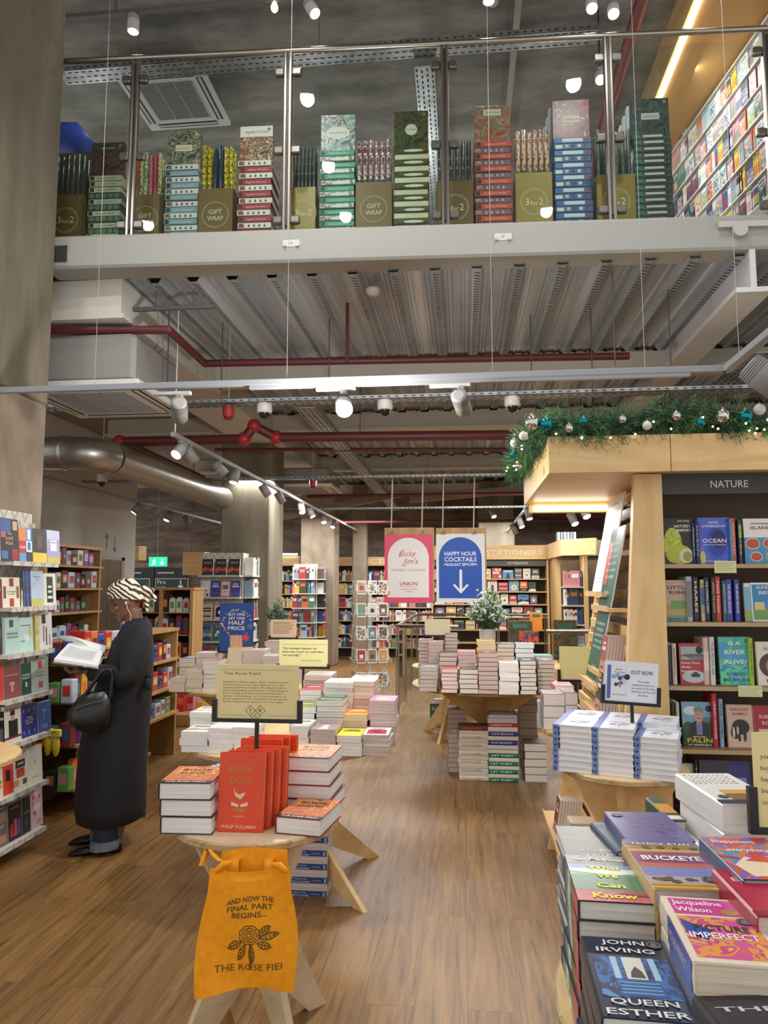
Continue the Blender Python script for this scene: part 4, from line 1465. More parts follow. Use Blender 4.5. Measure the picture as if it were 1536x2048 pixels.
# ---- front table: red patterned hardbacks and orange hardbacks
FIRE = art_mat('print_fire_sky', ['#7d1f2a', '#b5442f', '#d98a3d', '#8f2b30', '#e0a95a', '#5a1a26'], 9, .35, 'Object', (3, 14, 1))
fire_front = title([('THE', .9, .07, '#2b1510', .2), ('BOOK', .7, .16, '#2b1510', .62), ('of DUST', .53, .13, '#2b1510', .6), ('THE ROSE FIELD', .03, .075, '#f2e6d4', .8)], [(0, .13, 1, .99, FIRE), (0, 0, 1, .13, '#2a1512'), (.1, .5, .9, .88, art_mat('print_gilt', ['#d9943f', '#c46a35', '#e6b765'], 30))])
gD = 'thick flame patterned hardbacks on the front table'
BK = M('#2a1a1a', .4)
a, b = at(318, 1668, z=ZT), at(424, 1668, z=ZT)
w1 = b.x - a.x
def tail_mark(col):
    pass
stack((a.x + b.x) / 2, a.y, ZT, 3, w1, .235, .0575, BK, PAPER_W, 'thick flame covered hardback', 'front table, pillar side', gD, HB, fire_front, None, math.radians(94), .006, parts=True)
a, b = at(540, 1669, z=ZT), at(640, 1671, z=ZT)
book_ = stack((a.x + b.x) / 2 + .01, a.y, ZT, 1, .165, .235, .0575, M('#7a1f28', .4), PAPER_W, 'thick flame covered hardback lying alone', 'at the front edge beside the orange books', gD, HB, fire_front, None, math.radians(82), 0, parts=True)
a, b = at(570, 1560, y=2.82), at(664, 1560, y=2.82)
stack((a.x + b.x) / 2, 2.79, ZT, 4, b.x - a.x - .004, .235, .051, M('#7a1f28', .4), PAPER_W, 'thick flame covered hardback', 'behind the lone one by the orange books', gD, HB, fire_front, None, math.radians(87), .005, parts=True)
OR = M('#dc4210', .35)
def orange_front(m, X, w, h):
    g, s = M('#b8752f', .35, .4), M('#e3c3b0', .4)
    X = X @ T(0, 0, .0003)
    for tx, v, sz in (('THE', .885, .035), ('BOOK', .755, .115), ('OF', .715, .03), ('DUST', .61, .115)):
        m.text(tx, sz * h, g, X @ T(.48 * w, v * h, 0), bold=.015)
    # bird over an open book
    m.poly([(.34 * w, .56 * h, 0), (.38 * w, .5 * h, 0), (.46 * w, .47 * h, 0), (.6 * w, .5 * h, 0), (.58 * w, .46 * h, 0), (.5 * w, .41 * h, 0), (.4 * w, .44 * h, 0), (.36 * w, .48 * h, 0)], s, X)
    m.poly([(.3 * w, .38 * h, 0), (.46 * w, .345 * h, 0), (.46 * w, .31 * h, 0), (.3 * w, .33 * h, 0)], s, X)
    m.poly([(.5 * w, .345 * h, 0), (.66 * w, .38 * h, 0), (.66 * w, .33 * h, 0), (.5 * w, .31 * h, 0)], s, X)
    m.poly([(.33 * w, .3 * h, 0), (.64 * w, .3 * h, 0), (.6 * w, .26 * h, 0), (.48 * w, .24 * h, 0), (.38 * w, .26 * h, 0)], g, X)
    m.text('VOLUME III', .03 * h, s, X @ T(.48 * w, .185 * h, 0))
    m.text('PHILIP PULLMAN', .06 * h, s, X @ T(.48 * w, .045 * h, 0), width=.74 * w, bold=.01)
gO = 'orange hardbacks standing on the front table'
a, b = at(426, 1669, z=ZT), at(522, 1669, z=ZT)
wO, hO, tO = b.x - a.x, .262, .03
fd = Vector((.02, -1, 0))
nm = ['front', 'second', 'third', 'fourth']
for i in range(4):
    o = book(wO, hO, tO, OR, PAPER_C, HB, orange_front if i == 0 else None, None, 'bright orange hardback standing upright, %s of the nearer row on the front table' % nm[i], gO, True)
    p = Vector((a.x + i * .018, a.y + .03 + i * .037, ZT + .0005))
    o.matrix_world = face_m(p, fd, math.radians(6)) @ T(0, 0, -tO)
a2 = at(476, 1600, y=2.8)
for i in range(3):
    o = book(wO, hO, tO, OR, PAPER_C, HB, orange_front if i == 0 else None, None, 'bright orange hardback standing upright, %s of the farther row behind the card stand' % nm[i], gO, True)
    p = Vector((a2.x + i * .02, 2.805 + i * .037, ZT + .0005))
    o.matrix_world = face_m(p, fd, math.radians(3)) @ T(0, 0, -tO)
SEA = art_mat('print_sea', ['#2c4a6b', '#5f86a6', '#c9d6dc', '#3a5f86', '#8fa9b8'], 22)
a, b = at(393, 1528, y=2.84), at(445, 1528, y=2.84)
stack((a.x + b.x) / 2 + .02, 2.76, ZT, 5, .13, .2, .029, M('#b9c6cc', .4), PAPER_W, 'white paged paperback with stormy blue sea cover', 'behind the flame hardbacks', 'sea covered paperbacks on the front table', PB, title([], [(0, 0, 1, 1, SEA)]), None, math.radians(68), .003)

# blue spined copies on the floor under the front table
def border_spine(m, X, h, t):
    k = M('#dfe6ee', .4)
    m.text('A HISTORY OF THE', t * .26, k, X @ T(h * .3, t * .08, .0005), width=h * .34)
    m.text('WORLD IN 47 BORDERS', t * .32, k, X @ T(h * .3, -t * .32, .0005), width=h * .5)
    m.text('JONN ELLEDGE', t * .2, k, X @ T(h * .72, -t * .08, .0005), width=h * .22)
    m.poly([(h * .92, -t * .3, .0005), (h * .97, t * .3, .0005), (h * .955, t * .3, .0005), (h * .905, -t * .3, .0005)], k, X)
    m.poly([(h * .905, t * .3, .0005), (h * .92, t * .3, .0005), (h * .97, -t * .3, .0005), (h * .955, -t * .3, .0005)], k, X)
NAVY = M('#24437a', .4)
a, b = at(575, 1793, z=0), at(655, 1793, z=0)
proto = {}
for i in range(12):
    sp = i % 2 == 0
    hh = b.x - a.x
    key = sp
    lab = 'navy and white paperback, %s from floor, pile under the front table, %s out' % (ORD[i], 'spine' if sp else 'pages')
    if key not in proto:
        o = book(.14, hh, .0335, NAVY if sp else M('#c8c3c0', .5), PAPER_P, PB, None, border_spine if sp else None, lab, 'paperbacks piled on the floor under the front table')
        proto[key] = o
    else:
        o = copy_tree(proto[key]); o['label'] = lab
    jx = RND.uniform(-.004, .004)
    if sp:      # spine to the viewer
        o.matrix_world = flat_m(Vector((b.x + jx, a.y, i * .0336 + .0005)), math.pi) @ T(0, 0, 0)
    else:
        o.matrix_world = flat_m(Vector((a.x + jx, a.y + .142, i * .0336 + .0005)), 0)

# ---- table A: white paperbacks in rising rows
gA = 'paperbacks stacked on the round table behind the orange books'
def pal_front(k, a, b, c):
    return design(k, a, b, c)
ROWS_A = [
    # x0, x1, y of the top front edge, front plane, cover, design, description
    (360, 417, 1464, 3.72, '#d9d8d4', (2, '#b98f7a', '#e2ddd5', '#444444'), 'white covered', 'at the far pillar-side end of the front row', PAPER_W, .03),
    (416, 466, 1457, 3.70, '#e4e2de', (7, '#c9c7c2', '#efeeea', '#dad7d0'), 'plain white', 'beside the sea covered pile', PAPER_W, .027),
    (466, 512, 1455, 3.69, '#dcdfe0', (0, '#8fa3ad', '#c3d0d4', '#eef0ef'), 'pale grey', 'half hidden by the orange books', PAPER_W, .027),
    (580, 617, 1453, 3.70, '#d8d5ce', (1, '#b7b9b3', '#777777', '#eeeeee'), 'off-white', 'just beyond the card holder in the front row', PAPER_W, .024),
    (619, 670, 1459, 3.70, '#9d8f90', (6, '#d6cdc9', '#5f5558', '#c9868a'), 'grey and pink', 'front row below the green pile', PAPER_P, .025),
    (672, 722, 1472, 3.72, '#e3cf2e', (1, '#e9d94d', '#26241c', '#d9c428'), 'yellow', 'in the front row', PAPER_W, .028),
    (724, 777, 1470, 3.75, '#e9e4e0', (3, '#c2334a', '#2d3f6b', '#27304a'), 'red and navy', 'at the aisle end of the front row', PAPER_P, .024),
    (580, 630, 1414, 3.93, '#7a8f3d', (5, '#93a54f', '#5f7a33', '#c9c48a'), 'olive green', 'in the second row beside the card holder', PAPER_W, .03),
    (633, 688, 1401, 3.93, '#2e5a3f', (7, '#3f6b4f', '#e8e3d4', '#24452f'), 'dark green', 'in the middle of the second row', PAPER, .026),
    (682, 735, 1430, 3.94, '#e0822c', (1, '#e6b13c', '#f0e6d0', '#c9c4bb'), 'orange and yellow', 'behind the yellow topped pile', PAPER_C, .03),
    (737, 790, 1402, 3.96, '#c77ab0', (0, '#d9a0c4', '#b7d436', '#c3e04a'), 'pink with lime oval', 'aisle end, second row', PAPER_P, .03),
    (600, 644, 1380, 4.15, '#b5303f', (1, '#d04a54', '#f0dcd6', '#a3283a'), 'red', 'in the third row beside the card holder', PAPER_W, .025),
    (647, 706, 1365, 4.15, '#dedfd9', (5, '#b9bdb5', '#6d746c', '#ecebe6'), 'white and grey', 'in the middle of the third row', PAPER, .027),
    (695, 748, 1363, 4.17, '#d8cdb9', (4, '#e6dcc8', '#c9bb9f', '#7d6f5a'), 'beige', 'at the aisle end of the third row', PAPER_C, .022),
    (607, 663, 1350, 4.36, '#cfcac2', (7, '#b3aca2', '#e6e1d8', '#8a8378'), 'stone grey', 'in the rear row below the quotation card', PAPER_P, .03),
    (700, 752, 1358, 4.40, '#d5cfc8', (1, '#bfb6ab', '#6b635a', '#eae5dd'), 'oatmeal', 'at the aisle end of the rear row', PAPER_C, .025),
    (425, 470, 1412, 3.93, '#e1ded8', (1, '#9cb5be', '#e9e7e2', '#3f4a55'), 'white and pale blue', 'second row, pillar side', PAPER_W, .03),
    (380, 424, 1425, 3.98, '#e2dfda', (2, '#d3a98f', '#efeae2', '#555555'), 'white and tan', 'at the pillar end of the second row', PAPER_W, .03),
]
for (x0, x1, yt, yf, cv, ds, wh, whr, pg, t) in [q[:9] + (q[9] * 1.12,) for q in ROWS_A]:
    pxstack(x0, x1, yt, yf, ZT, cv, pg, wh + ' paperback', whr, gA, t, PB, design(*ds), None, .195)
# ---- table B
gB = 'paperbacks stacked on the table by the half price poster'
ROWS_B = [(339, 371, 1357, 5.78, '#cfcac4', (1, '#b7b0a8', '#ddd8d0', '#888888'), 'cream', 'lowest at the pillar side', PAPER_C, .026), (372, 405, 1341, 5.78, '#d6cfc6', (7, '#c4b8ac', '#e2ddd5', '#a19488'), 'buff', 'second at the pillar side front', PAPER_C, .033),
          (406, 441, 1321, 5.78, '#cf8f8a', (1, '#d9a8a2', '#efe0dc', '#b06f6a'), 'rosy topped', 'just beyond the card holder edge', PAPER, .028), (358, 390, 1317, 6.02, '#4a4f7a', (4, '#5b6090', '#d6d3e0', '#33375c'), 'dusky blue', 'second row, pillar side', PAPER_C, .026),
          (391, 430, 1306, 6.02, '#e3ddd8', (2, '#d6b0a8', '#efe8e2', '#99888a'), 'pale pink', 'second row', PAPER_P, .028), (455, 500, 1296, 6.0, '#e6cf3a', (1, '#efe06a', '#3a381f', '#d9c22c'), 'yellow topped', 'directly under the poster', PAPER_C, .028),
          (487, 530, 1300, 5.95, '#e9e2dc', (3, '#d98a80', '#efd9d2', '#c9c0b8'), 'coral and white', 'at its aisle side', PAPER_P, .026), (524, 562, 1312, 5.8, '#c9c4c6', (5, '#b0a9ad', '#8f888c', '#e2dfe0'), 'greyish', 'before the small quote card', PAPER_P, .026),
          (530, 575, 1283, 6.25, '#d5cdcb', (1, '#c46a72', '#efe6e2', '#a3525c'), 'grey with red title', 'rear aisle side', PAPER_P, .028), (576, 600, 1285, 6.3, '#cfc5c2', (0, '#b98f8c', '#8f6a68', '#e2d6d2'), 'mauve', 'rearmost at the aisle side', PAPER_P, .028)]
ROWS_B = [q[:9] + (.036,) for q in ROWS_B]
for (x0, x1, yt, yf, cv, ds, wh, whr, pg, t) in ROWS_B:
    pxstack(x0, x1, yt, yf, ZT, cv, pg, wh + ' paperback', whr + ', poster table', gB, t, PB, design(*ds), None, .195)
# ---- table C: hardbacks
gC = 'hardbacks stacked on the table with the potted plant'
ROWS_C = [(839, 875, 1335, 6.02, '#7f8f8c', (5, '#a3b0ad', '#4f5f5c', '#d6dcd8'), 'grey green', 'at the balustrade end of the front row', PAPER_P, .029), (882, 915, 1338, 5.96, '#c23a33', (1, '#d05048', '#a32c2a', '#efd9d2'), 'red topped', 'second from the balustrade in the front row', PAPER, .03),
          (917, 955, 1339, 5.94, '#2d2c33', (7, '#3d3c46', '#e0d24a', '#55545f'), 'black', 'third from the balustrade in the front row', PAPER, .031), (956, 996, 1306, 5.93, '#8a3a48', (3, '#a34a58', '#e2d3cf', '#6b2a36'), 'maroon boarded', 'in the middle of the front row', PAPER_P, .031),
          (998, 1038, 1326, 5.92, '#e6e1d8', (1, '#efece4', '#c9453f', '#d6d0c4'), 'cream', 'just aisle side of the middle in the front row', PAPER_W, .033), (1039, 1072, 1322, 5.94, '#26262b', (4, '#33343c', '#e6e3dd', '#8d8f96'), 'black boarded', 'sixth along the front row', PAPER, .029),
          (1074, 1108, 1321, 6.03, '#4a3f45', (5, '#d3bcc4', '#8f6a7a', '#efe6e8'), 'dark mauve', 'at the display end of the front row', PAPER_P, .027),
          (878, 914, 1305, 6.24, '#4a444a', (7, '#5b545c', '#8a8088', '#36313a'), 'charcoal', 'second in the rear row', PAPER_P, .031), (916, 953, 1303, 6.24, '#d77a92', (1, '#e8a0b2', '#3a343c', '#f0ccd6'), 'pink topped', 'third in the rear row', PAPER_P, .031),
          (954, 991, 1282, 6.24, '#e0b52e', (1, '#ecd04f', '#c99a1f', '#f6e9a8'), 'yellow topped', 'right under the plant pot', PAPER_C, .033), (993, 1028, 1288, 6.24, '#5d5a66', (0, '#7a7684', '#c9c4cc', '#3d3a44'), 'slate', 'just past the plant pot', PAPER_C, .031),
          (1029, 1067, 1288, 6.24, '#5f7f96', (2, '#8aa6b8', '#c9d6dc', '#33475a'), 'steel blue', 'fourth from the display end at the rear', PAPER_W, .033), (1068, 1106, 1312, 6.26, '#3f8f7f', (1, '#63b0a0', '#e0efe9', '#2c6b5e'), 'teal topped', 'at the display end of the rear row', PAPER_P, .031),
          (836, 863, 1280, 6.5, '#8a6f6b', (1, '#a38a86', '#5f4a48', '#d6c8c4'), 'brownish', 'nearest the steel railing', PAPER_P, .028), (857, 887, 1284, 6.42, '#c58a8a', (4, '#d6a6a4', '#efe0dd', '#a36a6a'), 'dusty pink', 'beside the blank card holder', PAPER_P, .028), (889, 915, 1268, 6.5, '#5d4a4e', (7, '#75606a', '#a08f96', '#433539'), 'plum', 'tallest behind the blank card', PAPER_P, .028)]
for (x0, x1, yt, yf, cv, ds, wh, whr, pg, t) in [q[:9] + (q[9] * 1.12,) for q in ROWS_C]:
    pxstack(x0, x1, yt, yf, ZT, cv, pg, wh + ' hardback', whr, gC, t, HB, design(*ds), None, .21)
# ---- floor stacks before table C
gF = 'books piled on the floor under the plant table'
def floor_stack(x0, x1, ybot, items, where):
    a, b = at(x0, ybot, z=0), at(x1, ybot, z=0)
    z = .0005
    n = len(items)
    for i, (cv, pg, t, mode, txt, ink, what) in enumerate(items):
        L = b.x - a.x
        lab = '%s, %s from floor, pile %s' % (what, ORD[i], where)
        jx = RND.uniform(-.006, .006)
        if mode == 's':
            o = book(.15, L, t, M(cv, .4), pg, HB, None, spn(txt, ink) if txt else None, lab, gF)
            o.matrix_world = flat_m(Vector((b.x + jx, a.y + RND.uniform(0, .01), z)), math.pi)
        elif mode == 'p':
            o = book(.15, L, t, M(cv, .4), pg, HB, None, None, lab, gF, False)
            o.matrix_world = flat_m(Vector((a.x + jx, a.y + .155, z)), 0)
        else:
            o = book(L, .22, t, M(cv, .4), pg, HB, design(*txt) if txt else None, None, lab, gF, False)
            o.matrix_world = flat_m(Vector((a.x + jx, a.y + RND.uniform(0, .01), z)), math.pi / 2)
        z += t
WH = '#d8d3ca'
fl1 = []
for k in range(12):
    fl1.append((WH, PAPER_C, .0335, 's' if k % 2 == 0 else 'p', 'The Small and Mighty' if k % 2 == 0 else None, '#8f887c', 'off-white hardback %s out' % ('spine' if k % 2 == 0 else 'pages')))
fl1.append(('#5d3a2a', PAPER, .038, 's', 'SAMARKAND', '#c4603a', 'dark brown hardback'))
floor_stack(918, 977, 1561, fl1, 'in front of the plant table, middle')
G = '#1f7a52'
fl2 = []
for k in range(8):
    fl2.append((G, PAPER, .0325, 's' if k % 2 == 0 else 'p', 'LET THEM' if k % 2 == 0 else None, '#e6f0e8', 'green hardback %s out' % ('spine' if k % 2 == 0 else 'pages')))
P_ = '#3f4486'
for k in range(4):
    fl2.append((P_, PAPER, .036, 's' if k % 2 else 'p', 'OCEAN' if k % 2 else None, '#d9dcf0', 'violet hardback %s out' % ('spine' if k % 2 else 'pages')))
fl2 += [('#c9c4ba', PAPER, .036, 'p', None, '', 'white paged hardback'), ('#b5234a', PAPER, .034, 's', 'LESSONS', '#f0d2d9', 'crimson hardback spine out'), ('#dfe6ea', PAPER_W, .036, 'p', None, '', 'white hardback pages out')]
floor_stack(978, 1037, 1564, fl2, 'with the green spines')
a = at(978, 1564, z=0); b = at(1037, 1564, z=0)
zt2 = sum(i[2] for i in fl2) + .0005
o = book(b.x - a.x, .2, .03, M('#5f8fb8', .4), PAPER_W, HB, title([], [(0, 0, 1, 1, '#7fa9c9'), (.1, .1, .9, .5, '#dfe9ef')]), None, 'pale blue hardback lying on top of the pile with the green spines', gF)
o.matrix_world = flat_m(Vector((a.x, a.y + .01, zt2)), math.pi / 2)
fl3 = [('#8f7f74', PAPER_P, .041, 'f', (1, '#8a6a5a', '#5f4a40', '#c9b9ac') if k == 12 else None, '', 'brown edged hardback') for k in range(13)]
floor_stack(896, 934, 1545, fl3, 'at its balustrade side')
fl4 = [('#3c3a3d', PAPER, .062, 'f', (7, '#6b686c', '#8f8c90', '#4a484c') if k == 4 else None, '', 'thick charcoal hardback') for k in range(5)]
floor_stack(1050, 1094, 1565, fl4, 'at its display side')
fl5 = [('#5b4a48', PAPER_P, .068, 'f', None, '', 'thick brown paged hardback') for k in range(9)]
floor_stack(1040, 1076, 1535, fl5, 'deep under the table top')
# ---- table D: white and blue piles
gDD = 'white hardbacks with blue spines piled on the small table'
def mole_front(m, X, w, h):
    rect(m, X, .0, 0, .17 * w, h, M('#6478bd', .4))
    k, g = M('#3a4258', .5), M('#8fa3bf', .5)
    r = random.Random(5)
    for i in range(16):
        cx_, cy_ = r.uniform(.4, .8), r.uniform(.38, .62)
        m.disc((cx_ * w, cy_ * h, .00005 * i), .07 * w, (g, M('#c3d0df', .5), k)[i % 3 if i % 5 else 2], 8, X, .02 * h)
    m.disc((.6 * w, .33 * h, .0012), .03 * w, M('#c4683f', .5), 8, X)
    m.text('Always', .07 * h, k, X @ T(.55 * w, .8 * h, 0))
    m.text('Remember', .07 * h, k, X @ T(.6 * w, .71 * h, 0))
    m.text('The Boy, the Mole, the Fox and', .028 * h, k, X @ T(.58 * w, .24 * h, 0), width=.6 * w)
    m.text('the Horse and the Storm', .028 * h, k, X @ T(.58 * w, .2 * h, 0), width=.5 * w)
    m.text('Charlie Mackesy', .04 * h, k, X @ T(.6 * w, .08 * h, 0), width=.4 * w)
def blue_spine(m, X, h, t):
    m.box((.01, -t / 2 + .003, 0), (h - .01, t / 2 - .003, .0003), M('#5f74b8', .4), X)
    m.box((h - .001, -t / 2, -.024), (h + .0008, t / 2, 0), M('#6f84c0', .4), X)
    m.box((h, -.004, -.017), (h + .0012, .004, -.007), M('#20294a', .4), X)
pA, pB = at(1106, 1541, z=ZT), at(1358, 1566, z=ZT)
dr = (pB - pA).normalized()
angD = math.atan2(dr.y, dr.x) + math.pi / 2
for row in (0, 1):
    for c in range(3):
        wB, hB_, tB_ = .186, .225, .0262
        Ltot = (pB - pA).length
        base = pA + dr * (Ltot * (c + .5) / 3) + Vector((-dr.y, dr.x, 0)) * (row * (hB_ + .004))
        n = (8, 8, 7)[c] + (1 if row and c == 2 else 0)
        ztop_ = stack(base.x, base.y, ZT, n, min(wB, Ltot / 3 - .003), hB_, tB_, M('#dfe3ee', .4), PAPER_W, 'blue spined white hardback', '%s, %s row' % (('nearest the stair side', 'in the middle', 'nearest the bookcase')[c], ('front', 'rear')[row]), gDD, HB, mole_front, blue_spine, angD, .003, parts=True)
rb = MB(); rb.bbox((-.004, 0, 0), (.004, .0015, .1), M('#24345f', .6), .001)
o = rb.build('ribbon_marker'); tag(o, 'navy ribbon marker hanging from a white hardback at the stair side of the pile', 'ribbon')
o.matrix_world = Matrix.Translation(Vector((pA.x + .03, pA.y - .006, ZT + .1)))
# ---- table E
gE = 'hardbacks on the small table before the slatted display'
for (x0, x1, yt, yf, cv, ds, wh, whr, n) in ((1084, 1128, 1388, 4.68, '#8f8a8c', (1, '#c9707a', '#5f5a5e', '#d6d2d3'), 'grey and red hardback', 'at the front of the small table', 3), (1129, 1156, 1386, 4.68, '#8f8a8c', (1, '#c9707a', '#5f5a5e', '#d6d2d3'), 'grey and red topped hardback', 'beside the yellow card pole', 3), (1110, 1150, 1372, 4.92, '#b86a74', (4, '#c98a92', '#8f4a54', '#e6d3d5'), 'rose topped hardback', 'at the rear of the small table', 4)):
    pxstack(x0, x1, yt, yf, .7205, cv, PAPER_W, wh, whr, gE, .045, HB, design(*ds), None, .2, n=n)
# ------------------------------------------------------------------ foreground table at the lower right: new hardbacks, covers up
gN = 'new hardbacks on the large table at the lower right'
def cover_stack(pl, pr, yf, n, h, t, cover, page, front, spine, what, where, ang=None, z0=ZT, name=HB, top_t=None):
    """pl, pr: pixels of the top front edge on the plane y=yf"""
    a, b = at(pl[0], pl[1], y=yf), at(pr[0], pr[1], y=yf)
    ztop = (a.z + b.z) / 2
    t = (ztop - z0) / n
    w = b.x - a.x
    stack((a.x + b.x) / 2, yf, z0, n, w, h, t, cover, page, what, where, gN, name, front, spine, ang or math.pi / 2, .004, parts=True)
def dots(m, X, w, h, n, cols, seed, y0=0, y1=1, r0=.04, r1=.12):
    r = random.Random(seed)
    for i in range(n):
        m.disc((r.uniform(.08, .92) * w, r.uniform(y0, y1) * h, .00003 * i), r.uniform(r0, r1) * w, M(cols[i % len(cols)], .35), 9, X)
def know_front(m, X, w, h):
    bands = [('#c9606a', 0, .16), ('#b04a55', .1, .26), ('#2f7a55', .22, .58), ('#6fb08a', .54, .64), ('#d8e2d6', .62, .68), ('#5f86b8', .68, .8), ('#39434a', .78, 1)]
    for i, (c, a, b) in enumerate(bands):
        rect(m, X @ T(0, 0, .00008 * i), 0, a * h, w, b * h, M(c, .25))
    m.poly([(.55 * w, .16 * h, 0), (w, .2 * h, 0), (w, .1 * h, 0)], M('#8a3a40', .3), X @ T(0, 0, .0007))
    m.poly([(0, .6 * h, 0), (.5 * w, .66 * h, 0), (w, .6 * h, 0), (.6 * w, .54 * h, 0)], M('#e3ead9', .3), X @ T(0, 0, .0006))
    Y = '#e9e22f'
    for s, v, wd in (('What', .66, .48), ('We', .475, .3), ('Can', .27, .38), ('Know', .06, .58)):
        m.text(s, .13 * h, M(Y, .35), X @ T(.5 * w, v * h, .0012), width=wd * w, bold=.03)
    m.text('Ian McEwan', .085 * h, M('#f0f0ee', .35), X @ T(.48 * w, .87 * h, .0012), width=.72 * w, bold=.015)
def circle_front(m, X, w, h):
    rect(m, X, 0, 0, w, h, M('#4b5355', .3))
    m.poly([(0, .5 * h, 0), (w, .42 * h, 0), (w, .3 * h, 0), (0, .36 * h, 0)], M('#6a5550', .3), X @ T(0, 0, .0002))
    for s, v in (('CIRCLE', .2), ('of DAYS', .07)):
        m.text(s, .11 * h, M('#e2e2e0', .35), X @ T(.5 * w, (.9 - v) * h, .0006), width=.5 * w)
def know_spine(m, X, h, t):
    cs = ['#39434a', '#5f86b8', '#d8e2d6', '#2f7a55', '#b04a55', '#c9606a']
    for i, c in enumerate(cs):
        m.box((h * i / 6, -t / 2 + .001, -.0002), (h * (i + 1) / 6, t / 2 - .001, .0003), M(c, .35), X)
    m.text('What We Can Know', t * .5, M('#e9e22f', .4), X @ T(h * .5, -t * .18, .0006), width=h * .6)
def esther_front(m, X, w, h):
    am = art_mat('print_blue_room', ['#16284a', '#1f4a86', '#2f6fb5', '#1a3560', '#4f93cf'], 18)
    rect(m, X, .08 * w, .22 * h, .92 * w, .72 * h, am)
    for u0, u1, c in ((.4, .62, '#dfe3d0'), (.27, .34, '#a9cfe6'), (.69, .76, '#a9cfe6')):
        rect(m, X @ T(0, 0, .0002), u0 * w, .44 * h, u1 * w, .72 * h, M(c, .35))
    m.poly([(.44 * w, .46 * h, 0), (.6 * w, .46 * h, 0), (.58 * w, .54 * h, 0), (.52 * w, .6 * h, 0), (.46 * w, .53 * h, 0)], M('#4a4048', .4), X @ T(0, 0, .0005))
    m.poly([(.36 * w, .43 * h, 0), (.66 * w, .43 * h, 0), (.78 * w, .24 * h, 0), (.26 * w, .24 * h, 0)], M('#2a5f9f', .3), X @ T(0, 0, .0003))
    for v in (.27, .31, .35, .39):
        rect(m, X @ T(0, 0, .0004), .3 * w, v * h, .72 * w, (v + .012) * h, M('#7fb4df', .3))
    k = '#e6e9ea'
    for s, v, wd, sz in (('JOHN', .89, .5, .085), ('IRVING', .78, .66, .085), ('QUEEN', .14, .68, .09), ('ESTHER', .025, .82, .09)):
        m.text(s, sz * h, M(k, .4), X @ T(.48 * w, v * h, .0012), width=wd * w, bold=.012)
    spot_sticker(m, X @ T(0, 0, .0006), .84 * w, .91 * h, .09 * w)
def buckeye_front(m, X, w, h):
    for i, (c, a, b) in enumerate((('#d9a24a', 0, 1), ('#b9a8c0', .08, .3), ('#7f8ac4', .22, .42), ('#c46a5a', .4, .5), ('#8a4a7a', .48, .74), ('#c9a25a', .72, .8), ('#8f7a3a', .78, .86), ('#5f5a9a', .88, 1))):
        rect(m, X @ T(0, 0, .00008 * i), 0, a * h, w, b * h, M(c, .25))
    dots(m, X @ T(0, 0, .0008), w, h, 9, ['#5a4a2f', '#6f5a3a', '#4a4030'], 3, .11, .18, .03, .07)
    dots(m, X @ T(0, 0, .0008), w, h, 6, ['#4a3f2a'], 8, .8, .84, .04, .08)
    rect(m, X @ T(0, 0, .0007), 0, .05 * h, w, .1 * h, M('#b9a06a', .3))
    m.text('BUCKEYE', .13 * h, M('#f2ece6', .4), X @ T(.5 * w, .535 * h, .0014), width=.8 * w, bold=.03)
    m.text('PATRICK RYAN', .07 * h, M('#ece6dc', .4), X @ T(.5 * w, .87 * h, .0014), width=.8 * w, bold=.012)
    spot_sticker(m, X @ T(0, 0, .001), .76 * w, .17 * h, .09 * w)
def picture_front(m, X, w, h):
    am = art_mat('print_orange_pink', ['#e0703a', '#d6559a', '#e89a4a', '#c94a86', '#e8b05a'], 14)
    rect(m, X, 0, 0, w, h, M('#e9dcc8', .3))
    rect(m, X @ T(0, 0, .0002), .08 * w, .7 * h, .95 * w, .97 * h, M('#d1409a', .3))
    rect(m, X @ T(0, 0, .0002), .08 * w, .06 * h, .95 * w, .67 * h, am)
    m.poly([(.1 * w, .62 * h, 0), (.4 * w, .45 * h, 0), (.3 * w, .3 * h, 0), (.1 * w, .4 * h, 0)], M('#2f4aa5', .3), X @ T(0, 0, .0005))
    m.disc((.74 * w, .76 * h, .0006), .11 * w, M('#b98a4a', .3), 18, X, .05 * h)
    m.text('Jacqueline', .11 * h, M('#f4e6ec', .4), X @ T(.4 * w, .86 * h, .001), width=.6 * w, bold=.02)
    m.text('Wilson', .11 * h, M('#f4e6ec', .4), X @ T(.32 * w, .74 * h, .001), width=.42 * w, bold=.02)
    m.text('PICTURE', .12 * h, M('#2a2a40', .4), X @ T(.52 * w, .45 * h, .0011), width=.62 * w, bold=.02)
    m.text('IMPERFECT', .12 * h, M('#efe6ea', .4), X @ T(.5 * w, .33 * h, .0011), width=.76 * w, bold=.02)
    spot_sticker(m, X @ T(0, 0, .001), .84 * w, .62 * h, .09 * w)
def picture_spine(m, X, h, t):
    m.box((h * .3, -t / 2 + .002, -.0002), (h * .98, t / 2 - .002, .0003), M('#2f4aa5', .35), X)
    m.text('PICTURE IMPERFECT', t * .45, M('#e6d6c0', .4), X @ T(h * .6, -t * .16, .0006), width=h * .5)
def end_front(m, X, w, h):
    rect(m, X, .0, 0, w, h, M('#5b5a94', .3))
    for s, v in (('AND', .82), ('QUILTS', .66), ('END', .5)):
        m.text(s, .13 * h, M('#8a6a86', .4), X @ Matrix.Translation((.52 * w, (v) * h, .0004)) @ RZ(math.pi), width=.55 * w)
    dots(m, X @ T(0, 0, .0002), w, h, 10, ['#6f6ea8', '#4d4c86'], 4, .1, .4, .03, .06)
    spot_sticker(m, X @ T(0, 0, .0006), .16 * w, .86 * h, .09 * w)
